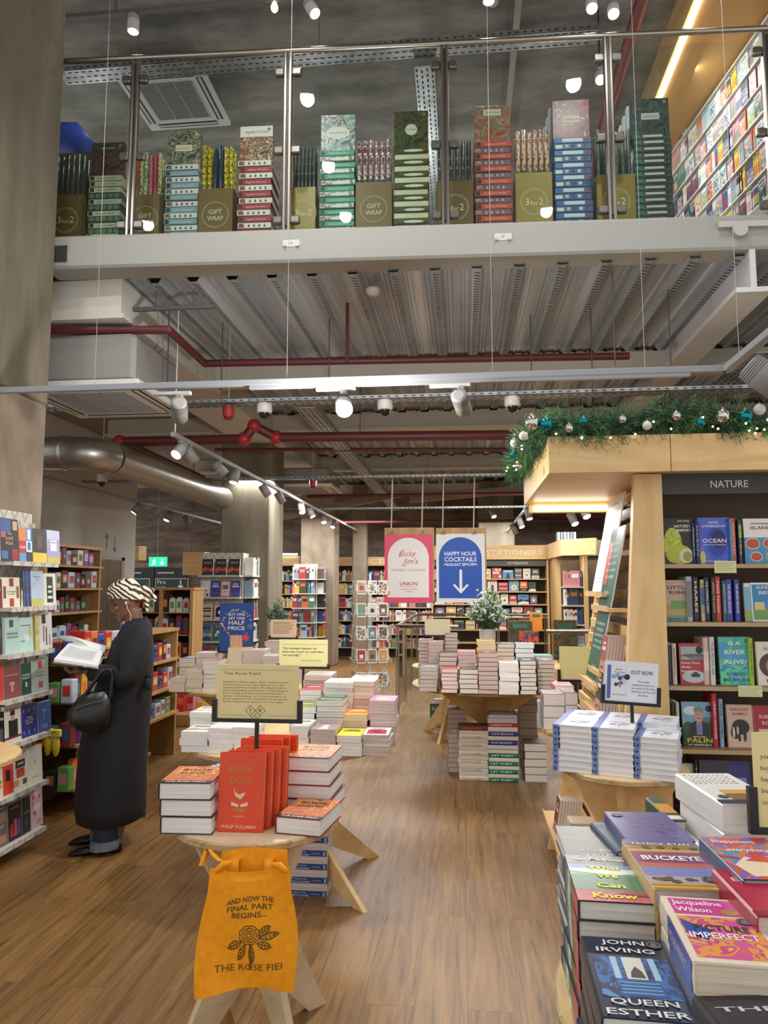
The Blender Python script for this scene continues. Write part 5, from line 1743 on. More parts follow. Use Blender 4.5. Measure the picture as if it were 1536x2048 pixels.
def every_front(m, X, w, h):
    am = art_mat('print_brushy', ['#3a6fae', '#d9542f', '#8a5fae', '#e2783a', '#4a8fc4', '#b5303a'], 12)
    rect(m, X, 0, 0, w, h, am)
    m.poly([(.2 * w, .05 * h, 0), (.7 * w, .1 * h, 0), (.6 * w, .4 * h, 0), (.35 * w, .5 * h, 0), (.1 * w, .3 * h, 0)], M('#efd9bf', .3), X @ T(0, 0, .0003))
    m.poly([(.3 * w, .4 * h, 0), (.75 * w, .35 * h, 0), (.6 * w, .55 * h, 0)], M('#d9542f', .3), X @ T(0, 0, .0004))
    for s, v, u in (('Happiness', .83, .42), ('everything', .62, .5), ('we', .46, .75)):
        m.text(s, .11 * h, M('#f2ece2', .4), X @ T(u * w, v * h, .0008), width=(.62 if s != 'we' else .2) * w, bold=.012)
    m.text('KIRAN', .07 * h, M('#f2ece2', .4), X @ T(.5 * w, .05 * h, .0008), width=.5 * w)
def white_front(m, X, w, h):
    r = random.Random(2)
    for i in range(5):
        for j in range(9):
            m.text('abcdefgrsmn'[r.randrange(11)], .055 * h, M('#46423f', .4), X @ T((.1 + j * .09) * w, (.62 + i * .07) * h, .0004))
    rect(m, X, .3 * w, .12 * h, .9 * w, .42 * h, M('#8a6a44', .4))
    rect(m, X @ T(0, 0, .0002), .3 * w, .3 * h, .9 * w, .42 * h, M('#d9a85a', .4))
    rect(m, X @ T(0, 0, .0003), .0 * w, .0 * h, w, .12 * h, M('#3a3f49', .4))
    spot_sticker(m, X @ T(0, 0, .0006), .2 * w, .2 * h, .09 * w)
def dust_front(c1, c2, txt, ink):
    def f(m, X, w, h):
        rect(m, X, .06 * w, .1 * h, .94 * w, .9 * h, M(c1, .3))
        rect(m, X @ T(0, 0, .0002), 0, 0, w, .1 * h, M(c2, .3))
        m.text(txt, .12 * h, M(ink, .4), X @ T(.5 * w, .7 * h, .0006), width=.7 * w, bold=.015)
    return f
# front-to-back
cover_stack((1154, 1803), (1312, 1805), 1.47, 7, .235, .03, M('#2b2f33', .4), PAPER, know_front, know_spine, 'hardback with green landscape cover and yellow title', 'near the rim', math.radians(88.5))
cover_stack((1138, 1719), (1268, 1720), 1.715, 7, .225, .03, M('#3c4244', .4), PAPER, circle_front, None, 'dark grey hardback lying upside down', 'behind the landscape covered pile', math.radians(-91))
cover_stack((1203, 2042), (1412, 2046), 1.155, 5, .25, .03, M('#16233f', .3), PAPER, esther_front, None, 'dark blue hardback with pale blue windows', 'at the very front', math.radians(88))
cover_stack((1312, 1768), (1482, 1794), 1.455, 7, .26, .036, M('#c9a86a', .35), PAPER_P, buckeye_front, None, 'sunset covered hardback', 'behind the pink and orange one', math.radians(91))
cover_stack((1393, 1928), (1590, 1936), 1.19, 6, .235, .036, M('#e3d5c0', .35), PAPER_C, picture_front, picture_spine, 'pink and orange hardback', 'beside the dark blue one', math.radians(88))
cover_stack((1258, 1684), (1396, 1682), 1.75, 7, .21, .03, M('#4d4c86', .35), PAPER_W, end_front, None, 'violet hardback lying upside down', 'behind the sunset covered pile', math.radians(92))
cover_stack((1234, 1700), (1266, 1704), 1.74, 6, .2, .03, M('#24405c', .35), PAPER_W, title([('NO', .85, .14, '#3fa0b8', .5)]), None, 'dark teal hardback', 'beside the violet one at the rim', math.radians(97))
cover_stack((1440, 1604), (1570, 1612), 1.72, 6, .26, .05, M('#e6e4e0', .35), PAPER_W, white_front, None, 'thick white hardback with scattered letters', 'in front of the cream sign', math.radians(95))
cover_stack((1340, 1645), (1372, 1640), 1.9, 6, .2, .03, M('#2c4a3f', .35), PAPER_W, title([], [(.0, .3, 1, .7, '#c98a3a'), (.1, .05, .9, .2, '#e6dfcf')]), None, 'dark green hardback with an ochre band', 'behind the thick white pile', math.radians(92))
cover_stack((1490, 1750), (1650, 1776), 1.43, 7, .225, .036, M('#2a4a6e', .35), PAPER_P, every_front, None, 'brushy blue and red hardback', 'at the side edge of the view', math.radians(91))
cover_stack((1512, 1822), (1660, 1850), 1.30, 6, .2, .036, M('#a3203a', .35), PAPER_P, dust_front('#b8284a', '#8a1a34', 'EMMA', '#f0d0d8'), None, 'crimson hardback', 'beside the pink and orange one at the view edge', math.radians(90))
cover_stack((1480, 2112), (1690, 2116), 1.05, 4, .14, .04, M('#26242a', .4), PAPER, dust_front('#33313a', '#1c1b20', 'THE', '#d8d6dc'), None, 'black hardback', 'at the bottom corner of the view', math.radians(98))

# ------------------------------------------------------------------ NATURE bookcase
NY = 4.0
r = empty('wooden_bookcase', (1.1, NY, 0), 0, 'tall wooden bookcase facing the viewer under the NATURE sign', 'bookcase')
def rel(m, name, par):
    o = m.build(name, par)
    o.matrix_parent_inverse = par.matrix_basis.inverted()
    return o
zs = [at(1430, y, y=NY).z for y in (1128, 1244, 1372, 1498)] + [.385, .06]
x0n, x1n = at(1326, 1100, y=NY).x, 2.55
m = MB(); m.box((x0n, NY + .29, 0), (x1n, NY + .31, 2.2), M('#5b4a37', .7)); rel(m, 'back_panel', r)
for z in zs:
    m = MB(); m.box((x0n, NY - .02, z - .022), (x1n, NY + .29, z), WALNUT)
    m.box((x0n, NY - .022, z - .022), (x1n, NY - .02, z - .001), M('#b39a78', .5)); rel(m, 'shelf', r)
m = MB(); m.box((x1n, NY - .02, 0), (x1n + .03, NY + .31, 2.2), BIRCH_V); rel(m, 'side_panel', r)
ztp = at(1400, 950, y=NY).z
m = MB(); zl = at(1430, 988, y=NY).z
m.box((x0n, NY - .01, zl), (x1n, NY + .02, ztp + .02), M('#47484b', .6))
sgx = at(1457, 970, y=NY).x
m.text('NATURE', .054, M('#e8e6e2', .5, emit=.0), frame((sgx, NY - .0115, (zl + ztp) / 2 - .018), (1, 0, 0), (0, 0, 1)), width=at(1495, 970, y=NY).x - at(1420, 970, y=NY).x, bold=.005)
rel(m, 'header_sign', r)
# tapering end post
m = MB()
pt = [at(1269, 948, y=NY - .05), at(1323, 948, y=NY - .05), at(1338, 1376, y=NY - .05), at(1255, 1376, y=NY - .05)]
k = pt[0].z / (pt[0].z - pt[2].z)
bl = pt[0] + (pt[3] - pt[0]) * k; br = pt[1] + (pt[2] - pt[1]) * k
m.prism([(bl.x, 0), (br.x, 0), (pt[1].x, pt[1].z), (pt[0].x, pt[0].z)], -.06, 0, BIRCH_V, frame((0, NY - .05, 0), (1, 0, 0), (0, 0, 1)))
tag(m.build('end_post'), 'broad tapering birch panel at the end of the NATURE bookcase', 'panel')
# books on it: (x0, x1, ytop, mode, cover, page, front/spine, words)
NB = [[(1328, 1388, 1036, 'f', '#23211c', title([("Jack Ashby", .93, .05, '#e9e6df', .4, .7), ("NATURE'S", .8, .085, '#efece4', .55, .65), ('MEMORY', .71, .085, '#efece4', .5, .68)], [(.0, .02, .62, .8, art_mat('print_shell', ['#a8b52a', '#c3cf4a', '#8a9a22'], 20), 1), (.1, .0, .95, .42, '#b5bf3a', 1), (.5, .02, .96, .34, '#d8d6a8', 1), (.62, .06, .92, .28, '#a59a5a', 1)]), 'black hardback with a lime shell cover'),
       (1389, 1396, 1046, 's', '#1f2c4f', spn('THE PARALLEL PATH', '#c9cfe0'), 'navy spined book with white title'), (1397, 1405, 1042, 's', '#26243a', spn('OCEAN', '#c9c3e6'), 'dark violet spined book'),
       (1398, 1462, 1034, 'f', '#3c3f9a', title([('DAVID', .87, .07, '#e9e9f4', .3), ('ATTENBOROUGH', .79, .07, '#e9e9f4', .75), ('OCEAN', .46, .12, '#f4f4fa', .75), ("EARTH'S LAST WILDERNESS", .4, .035, '#e3e3ef', .7), ('COLIN BUTFIELD', .04, .06, '#e9e9f4', .72)], [(.0, .0, 1, 1, art_mat('print_ocean', ['#2a2f9a', '#5b5cc9', '#3a6fd0', '#7a68c0', '#1f2470'], 9)), (.16, .1, .9, .84, '#3d5fd0', 1), (.26, .16, .88, .78, '#2b3fae', 1), (.4, .34, .86, .74, '#1c2468', 1), (.02, .0, .2, .28, '#c9c47a', 1)]), 'violet blue hardback with an ocean wave cover'),
       (1464, 1470, 1038, 's', '#6f8fb8', spn('', '#ffffff'), 'thin pale blue spined book'), (1470, 1481, 1036, 's', '#c2532f', spn('THE ROAD TO THE ISLES', '#f0d9c9'), 'orange spined book'), (1482, 1489, 1040, 's', '#27406b', spn('TIDES', '#e6d23f', band=(.1, .4, '#8aa34a')), 'blue and yellow spined book'),
       (1490, 1565, 1036, 'f', '#4a97bd', title([('EXTRAORDINARY', .87, .05, '#5a4a4a', .6), ('ISLANDS', .76, .1, '#a3283a', .62)], [(0, .58, 1, 1, '#efeae4')] + [(a - .02, b - .02, c + .02, d + .02, '#e6d9c9', 1) for a, b, c, d in ((.05, .34, .4, .55), (.52, .36, .74, .54), (.15, .07, .44, .25), (.58, .07, .9, .27))] + [(.05, .34, .4, .55, '#c4502f', 1), (.52, .36, .74, .54, '#c4502f', 1), (.15, .07, .44, .25, '#c4502f', 1), (.58, .07, .9, .27, '#c4502f', 1)]), 'white and turquoise atlas with red islands')],
      [(1332, 1383, 1160, 'f', '#c9a99a', title([('LITTLE', .78, .11, '#3a2e2a', .8), ('RUINS', .66, .11, '#3a2e2a', .66), ('MANNI COE', .03, .07, '#2f4a3f', .85)], [(0, .0, 1, .14, '#6f9a8a'), (0, .14, 1, .42, '#b9a06a'), (.2, .3, .95, .5, '#6f9f5a')]), 'pinkish brown paperback with green hills'),
       (1383, 1395, 1153, 's', '#b3b5b8', spn('', '#333333', band=(.1, .9, '#7d8084')), 'grey patterned spined book'), (1396, 1408, 1154, 's', '#2a2a2e', spn('HARES', '#e3e0d8'), 'black spined book with white title'), (1409, 1418, 1159, 's', '#c9b98a', spn('IN THE FIELDS', '#2c4f86', band=(.2, .6, '#2f6fa5')), 'tan and blue spined book'),
       (1418, 1429, 1154, 's', '#1d2438', spn('THE COMING STORM', '#d6dae6'), 'midnight blue spined book'), (1430, 1439, 1155, 's', '#33302c', spn('AMONG THE GIANTS', '#cfc8b9'), 'dark brown spined book'), (1440, 1451, 1153, 's', '#c4402f', spn('Field Notes', '#f2dcd2'), 'red spined book'), (1452, 1461, 1161, 's', '#3f5f63', spn('BENEATH THE PARK', '#c9d6d3'), 'teal grey spined book'),
       (1463, 1476, 1159, 's', '#39429a', spn('THE HIDDEN SEASONS', '#e0e2f2'), 'royal blue spined book, first of two'), (1478, 1489, 1159, 's', '#39429a', spn('THE HIDDEN SEASONS', '#e0e2f2'), 'royal blue spined book, second of two'), (1491, 1503, 1166, 'f', '#dfe6ea', title([], [(0, .3, 1, .9, '#7fb4cf'), (0, 0, 1, .3, '#8fae5a')]), 'pale blue paperback peeping behind its twin'),
       (1504, 1570, 1165, 'f', '#e6ebee', title([('SUNDAY', .84, .12, '#efe9dc', .62), ('BEST', .7, .12, '#efe9dc', .5)], [(.05, .05, .95, .95, '#3f86bf'), (.05, .05, .95, .35, '#6f9f55'), (.1, .3, .4, .5, '#d9c08a'), (.5, .1, .9, .3, '#e0d6b0')]), 'bright blue paperback with a coastal village')],
      [(1342, 1351, 1290, 's', '#39424f', spn('', '#aab3c0'), 'slate spined book'), (1352, 1361, 1287, 's', '#d5cfc3', spn('WINTERWATCH', '#5a5650'), 'cream spined book'), (1361, 1415, 1287, 'f', '#b03a45', title([('Always Home,', .5, .075, '#f4e9e4', .72, .4), ('Always', .4, .075, '#f4e9e4', .36, .22), ('Homesick', .3, .075, '#f4e9e4', .45, .25)], [(.06, .6, .94, .92, '#a8b0b3'), (.06, .66, .94, .74, '#5f666b', 1), (.3, .6, .94, .68, '#7d858a', 1), (.06, .04, .94, .34, '#b9bfc4', 1), (.4, .18, .72, .26, '#3c3f45'), (.48, .25, .64, .3, '#3c3f45'), (.62, .74, .86, .93, '#1c1c1f', 1)]), 'red paperback with a grey cottage scene'),
       (1416, 1427, 1275, 's', '#d9b9b0', spn('', '#a35a55', band=(.3, .7, '#e6cdc6')), 'pale pink spined book'), (1428, 1438, 1274, 's', '#d6d6d8', spn('THE IRON AIR', '#5a5f6a'), 'silver white spined book'), (1440, 1504, 1274, 'f', '#4fae8f', title([('IS A', .83, .1, '#f0f4ee', .36), ('RIVER', .64, .12, '#f0f4ee', .64), ('ALIVE?', .44, .12, '#f0f4ee', .74), ('ROBERT', .2, .085, '#26404a', .58), ('MACFARLANE', .08, .085, '#26404a', .82)], [(0, 0, 1, 1, art_mat('print_river', ['#3fb56f', '#4a9fd0', '#5fc98a', '#3f86c4', '#8fd67a'], 9))]), 'green and blue swirling hardback'),
       (1505, 1514, 1276, 's', '#a8c43f', spn('THE HEALING SEASON', '#3f5a1f'), 'lime spined book'), (1515, 1575, 1284, 'f', '#e4ddd3', title([('TO THE', .8, .09, '#5a4a3f', .5), ('BY...', .08, .1, '#3a2f2a', .4)], [(.08, .18, .92, .74, '#4f3c2f', 1), (.3, .3, .7, .6, '#a3805a', 1)]), 'cream paperback with a dark round picture')],
      [(1349, 1357, 1404, 's', '#33402f', spn('', '#cfcf9a'), 'dark green spined book'), (1358, 1365, 1405, 's', '#d9d2c4', spn('', '#555555'), 'ivory spined book'), (1366, 1432, 1405, 'f', '#3d5f3f', title([('MICHAEL', .2, .05, '#e9dfa8', .4), ('PALIN', .09, .14, '#e6cf3a', .76), ('IN VENEZUELA', .02, .05, '#e9e6d8', .7)], [(0, .38, 1, 1, '#7fb0cf'), (.05, .7, .5, .9, '#dfe6ea', 1), (.55, .5, 1.0, .66, '#5f7f8f'), (0, .28, .35, .55, '#2f5a2f', 1), (.66, .28, 1, .55, '#2f5a2f', 1), (0, .25, 1, .36, '#24482a'), (.2, .2, .82, .58, '#23272e', 1), (.42, .26, .6, .54, '#7a86b8'), (.43, .5, .59, .6, '#b98a70'), (.37, .54, .64, .86, '#cfa086', 1), (.36, .74, .65, .89, '#8f8a86', 1), (.39, .58, .62, .79, '#cfa086', 1), (.43, .71, .48, .725, '#4a3a33', 1), (.53, .71, .58, .725, '#4a3a33', 1), (.45, .615, .56, .64, '#8f5a4f', 1), (0, 0, 1, .26, '#1f3a24'), (.72, .78, .92, .92, '#1c1c1f', 1)]), 'travel hardback with a suited man before mountains'),
       (1433, 1444, 1387, 's', '#b82a3a', spn('URBAN PAWNEE', '#f2d6d6', u=.5), 'red spined book with large white letters'), (1445, 1453, 1398, 's', '#8fb4cf', spn('RIVER THAMES', '#33506b'), 'sky blue spined book'), (1456, 1508, 1411, 'f', '#d3b3a0', title([('INTRODUCED', .86, .08, '#c4453a', .7), ('ANIMALS', .76, .08, '#c4453a', .6)], [(.18, .3, .86, .66, '#2b2a2a', 1), (.12, .2, .5, .5, '#2b2a2a', 1), (.2, .22, .28, .48, '#e6e0d8', 1), (.36, .3, .43, .5, '#e6e0d8', 1), (.6, .14, .72, .4, '#2b2a2a', 1), (.4, .14, .5, .3, '#2b2a2a', 1)]), 'buff paperback with a badger'), (1509, 1560, 1413, 'f', '#a82c2c', title([('ROBIN', .7, .12, '#efd6cf', .5), ('RO', .55, .12, '#efd6cf', .3)], [(.2, .1, .8, .45, '#d9cfc4')]), 'dark red paperback cut by the edge of the view')],
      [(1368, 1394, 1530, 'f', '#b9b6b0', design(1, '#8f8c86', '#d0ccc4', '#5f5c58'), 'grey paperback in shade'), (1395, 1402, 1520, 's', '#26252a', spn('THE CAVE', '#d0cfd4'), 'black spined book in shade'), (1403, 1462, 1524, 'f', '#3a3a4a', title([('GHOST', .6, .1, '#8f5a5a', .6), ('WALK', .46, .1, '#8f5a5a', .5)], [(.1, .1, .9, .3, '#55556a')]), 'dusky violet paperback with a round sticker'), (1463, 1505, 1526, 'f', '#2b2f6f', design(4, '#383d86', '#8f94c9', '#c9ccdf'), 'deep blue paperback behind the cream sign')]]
SHN = ['top', 'second', 'third', 'fourth', 'lowest visible']
for si, row in enumerate(NB):
    z = zs[si] + .0005
    for (xa, xb, yt, mode, col, art, words_) in row:
        yy = NY + (.02 if mode == 'f' else .03) + RND.uniform(0, .012)
        a, b = at(xa, yt, y=yy), at(xb, yt, y=yy)
        h = a.z - z
        lab = '%s on the %s shelf under NATURE' % (words_, SHN[si])
        gr = 'books on the NATURE bookcase'
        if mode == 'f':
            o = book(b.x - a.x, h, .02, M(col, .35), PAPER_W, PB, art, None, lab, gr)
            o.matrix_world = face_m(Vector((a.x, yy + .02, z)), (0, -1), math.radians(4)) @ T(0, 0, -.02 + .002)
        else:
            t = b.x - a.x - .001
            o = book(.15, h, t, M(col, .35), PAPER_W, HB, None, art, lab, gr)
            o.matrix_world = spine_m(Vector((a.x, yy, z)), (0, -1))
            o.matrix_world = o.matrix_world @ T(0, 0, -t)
for (xa, xb, ya, yb, si, nm_) in ((1428, 1473, 1122, 1146, 0, 'top'), (1476, 1525, 1371, 1394, 2, 'third')):
    a, b = at(xa, ya, y=NY - .024), at(xb, yb, y=NY - .024)
    m = MB()
    m.box((a.x, NY - .0252, b.z), (b.x, NY - .0245, a.z), M('#dcd9a8', .6))
    for i in range(5):
        m.box((a.x + .006, NY - .0256, a.z - .012 - i * .009), (b.x - .006 - (i % 3) * .01, NY - .0253, a.z - .0105 - i * .009), M('#77755f', .6))
    tag(m.build('shelf_note'), 'small pale yellow handwritten note hung from the %s NATURE shelf' % nm_, 'note')
# timber canopy above, with garland on it
zc0 = at(1098, 946, y=3.8).z
xc = at(1098, 940, y=3.8).x
zc1 = zc0 + .19
r = empty('timber_canopy', (xc, 3.8, zc0), 0, 'large birch canopy box over the NATURE bookcase carrying the Christmas garland', 'canopy')
cj = at(1341, 900, y=3.8).x
m = MB(); m.box((xc, 3.8, zc0), (cj - .002, 3.83, zc1), BIRCH_H); m.box((cj + .002, 3.8, zc0), (2.6, 3.83, zc1), BIRCH_H); rel(m, 'front_fascia', r)
m = MB(); m.box((xc, 3.83, zc0), (xc + .03, 5.35, zc1), BIRCH_Y); rel(m, 'side_fascia', r)
m = MB(); m.box((xc + .03, 3.83, zc0 + .015), (2.6, 5.35, zc0 + .035), BIRCH_H); rel(m, 'soffit', r)
m = MB(); m.box((xc + .03, 5.26, zc0 - .06), (1.05, 5.33, zc0 + .015), BIRCH_H); m.box((xc + .06, 5.25, zc0 - .045), (1.02, 5.262, zc0 - .015), LED); rel(m, 'light_strip', r)
m = MB(); m.box((xc + .03, 3.83, zc1 - .02), (2.6, 5.33, zc1), BIRCH_H); rel(m, 'top_panel', r)
light('AREA', (.75, 5.1, zc0 - .07), 9, size=.5, sy=.05, target=(.75, 5.0, 0), name='strip_glow')
# slatted leaning display
def bx(z):
    return .98 - .2136 * (2.17 - z)
r = empty('slatted_display', (.98, 4.05, 0), 0, 'leaning birch slat display between the NATURE bookcase and the stairs', 'display stand')
for y in (4.02, 5.3):
    m = MB()
    X = frame((0, y, 0), (1, 0, 0), (0, 0, 1))
    m.prism([(bx(0) + .16, 0), (.89, 0), (1.07, zc0), (bx(zc0) + .05, zc0)], -.03, 0, BIRCH_V, X)
    rel(m, 'side_frame', r)
k = 0
z = .12
while z < 2.14:
    m = MB()
    x = bx(z) + .07 + .05 * (1 - z / 2.2)
    m.box((x, 4.02, z), (x + .02, 5.3, z + .06), BIRCH_Y)
    rel(m, 'slat', r)
    z += .1
for (z, y0, y1) in ((1.555, 4.45, 5.05), (1.475, 4.2, 4.72), (1.05, 4.15, 4.7), (1.13, 4.1, 4.45), (.93, 4.05, 4.5), (.68, 4.1, 4.9), (.12, 4.1, 5.1)):
    m = MB()
    x = bx(z)
    m.box((x - .03, y0, z - .02), (x + .13, y1, z), BIRCH_Y)
    m.box((x - .035, y0, z - .02), (x - .03, y1, z + .012), BIRCH_Y)
    rel(m, 'ledge', r)
def lean_board(z0, z1, y0, y1, mat, label, art, name='display_board'):
    x0, x1 = bx(z0), bx(z1)
    h = math.hypot(x1 - x0, z1 - z0)
    m = MB()
    m.box((0, 0, -.008), (y1 - y0, h, 0), M('#eceae6', .5))
    m.box((0.001, .001, 0), (y1 - y0 - .001, h - .001, .0006), mat)
    art(m, T(0, 0, .001), y1 - y0, h)
    o = m.build(name)
    tag(o, label, 'sign')
    # facing -x: local x runs towards the viewer (from far to near)
    yv = Vector((x1 - x0, 0, z1 - z0)).normalized()
    o.matrix_world = frame((x0, y1, z0), (0, -1, 0), yv)
def winter(m, X, w, h):
    k = M('#4c4f57', .5)
    m.text('Welcome to', .035, k, X @ T(.5 * w, .9 * h, 0)); m.text('THE DEAD OF', .055, k, X @ T(.5 * w, .8 * h, 0), width=.7 * w); m.text('WINTER', .055, k, X @ T(.5 * w, .71 * h, 0), width=.5 * w)
    m.box((.08 * w, .64 * h, 0), (.92 * w, .645 * h, .0003), k, X)
    m.text('Sarah Clegg', .04, k, X @ T(.5 * w, .56 * h, 0))
    rect(m, X, .62 * w, .08 * h, .92 * w, .5 * h, M('#a8402f', .4))
    lines(m, X, .08 * w, .56 * w, .46 * h, 9, .045 * h, M('#8b8d94', .5), .004)
def green_text(n):
    def f(m, X, w, h):
        k = M('#dfe9e2', .5)
        for i in range(n):
            s = ('Dark, frightening and', 'utterly gripping, the', 'perfect book to curl up', 'with on a winter night', 'before a roaring fire', 'and candlelight')[i % 6]
            m.text(s, .03, k, X @ T(.5 * w, (.78 - i * .085) * h, 0), width=(.72 - .1 * (i % 2)) * w)
        m.text('The critics', .03, k, X @ T(.5 * w, .16 * h, 0), width=.36 * w)
        for i in range(4):
            m.tube([(.1 * w + i * .06, .02 * h, .0), (.14 * w + i * .07, .12 * h, .0003)], .0012, M('#3f7a63', .5), 4, X)
    return f
lean_board(1.56, 2.17, 4.5, 4.98, M('#d5d8de', .5), 'tall white leaning board headed the dead of winter', winter)
lean_board(1.48, 1.95, 4.3, 4.67, M('#1f5a48', .45), 'upper dark green leaning board with white quotation', green_text(6))
lean_board(1.06, 1.46, 4.3, 4.65, M('#1f5a48', .45), 'lower dark green leaning board with white quotation', green_text(5))
gS = 'paperbacks leaning on the slatted display'
for (z, y0, n, hh, cv, pg, wh, x_off) in ((1.131, 4.12, 8, .2, '#a8545a', PAPER_P, 'dusty red paperback on the ledge under the green boards', .0), (.931, 4.06, 9, .21, '#2c2f2c', PAPER_P, 'dark paperback on the ledge behind the OUT NOW card', .0), (.681, 4.12, 8, .2, '#7a3a3a', PAPER_P, 'brown red paperback on the ledge behind the white and blue piles', .0),
                                          (.681, 4.5, 7, .2, '#5a3f36', PAPER_P, 'dark brown paperback on the ledge behind the yellow card', .0), (.121, 4.2, 8, .2, '#d0c8c0', PAPER_C, 'pale paperback on the lowest ledge by the floor', .0), (.121, 4.62, 8, .2, '#8a3a34', PAPER, 'rust red paperback on the lowest ledge, farther end', .0)):
    for i in range(n):
        o = book(.135, hh, .0165, M(cv, .4), pg, PB, design(1, '#c98a80', '#e6d6cf', '#55403c') if i == 0 else None, None, '%s, %s from the front' % (wh, ORD[i]), gS, False)
        x = bx(z) + .0 + i * .017
        o.matrix_world = face_m(Vector((x - .028 + .0165 + .004, y0 + .135, z)), (-1, 0), math.radians(9)) @ T(0, 0, -.0165)
lean = (Vector((bx(1.5) - .01, 4.05, 1.4)))
o = book(.2, .28, .03, art_mat('print_dark_photo', ['#2b2826', '#3f3a36', '#55504a', '#1f1d1c'], 14), PAPER, HB, None, None, 'large dark hardback standing against the slats beside the birch end panel', 'books on the NATURE bookcase')
o.matrix_world = face_m(Vector((bx(1.5) + .07, 4.3, 1.476)), (-1, 0), math.radians(8)) @ T(0, 0, -.03)
# ------------------------------------------------------------------ white shelves on the near pillar
def chevron_mat():
    m, nt, b = nodes('zigzag_wallpaper')
    t = nt.nodes.new('ShaderNodeTexCoord')
    s = N(nt, 'ShaderNodeSeparateXYZ')
    nt.links.new(t.outputs['Object'], s.inputs[0])
    a = N(nt, 'ShaderNodeMath', operation='ADD'); nt.links.new(s.outputs[0], a.inputs[0]); nt.links.new(s.outputs[1], a.inputs[1])
    p = N(nt, 'ShaderNodeMath', operation='PINGPONG'); nt.links.new(a.outputs[0], p.inputs[0]); p.inputs[1].default_value = .055
    q = N(nt, 'ShaderNodeMath', operation='MULTIPLY_ADD'); nt.links.new(p.outputs[0], q.inputs[0]); q.inputs[1].default_value = 1.6; nt.links.new(s.outputs[2], q.inputs[2])
    f = N(nt, 'ShaderNodeMath', operation='PINGPONG'); nt.links.new(q.outputs[0], f.inputs[0]); f.inputs[1].default_value = .05
    g = N(nt, 'ShaderNodeMath', operation='MULTIPLY'); nt.links.new(f.outputs[0], g.inputs[0]); g.inputs[1].default_value = 20
    r = ramp(nt, [(0, '#b3ada2'), (.45, '#d9d5cd'), (.8, '#c5c0b6')], 'CONSTANT')
    nt.links.new(g.outputs[0], r.inputs[0]); nt.links.new(r.outputs[0], b.inputs['Base Color'])
    b.inputs['Roughness'].default_value = .6
    return m
CHEV = chevron_mat()
XL = -2.60
shy = [1127, 1212, 1298, 1380, 1462, 1555, 1645]
zl = [at(104, y, x=XL).z for y in shy]
yend = at(104, 1400, x=XL).y
ytop = at(96, 1034, x=-2.78)
r = empty('shelf_unit', (-2.79, 3.9, 0), 0, 'white shelves with zigzag patterned back fixed to the near concrete pillar', 'shelving')
m = MB(); m.box((-2.79, 4.0, 0), (-2.775, yend - .03, ytop.z), CHEV); rel(m, 'back_panel', r)
for z in zl:
    m = MB(); m.box((-2.775, 4.0, z - .02), (XL, yend, z), WHITE); m.box((XL - .001, 4.0, z - .024), (XL + .004, yend, z + .004), CHEV); rel(m, 'shelf', r)
m = MB(); m.bbox((-2.79, yend - .03, 0), (-2.765, yend, ytop.z - .06), M('#b9b8b4', .4, .5)); rel(m, 'upright', r)
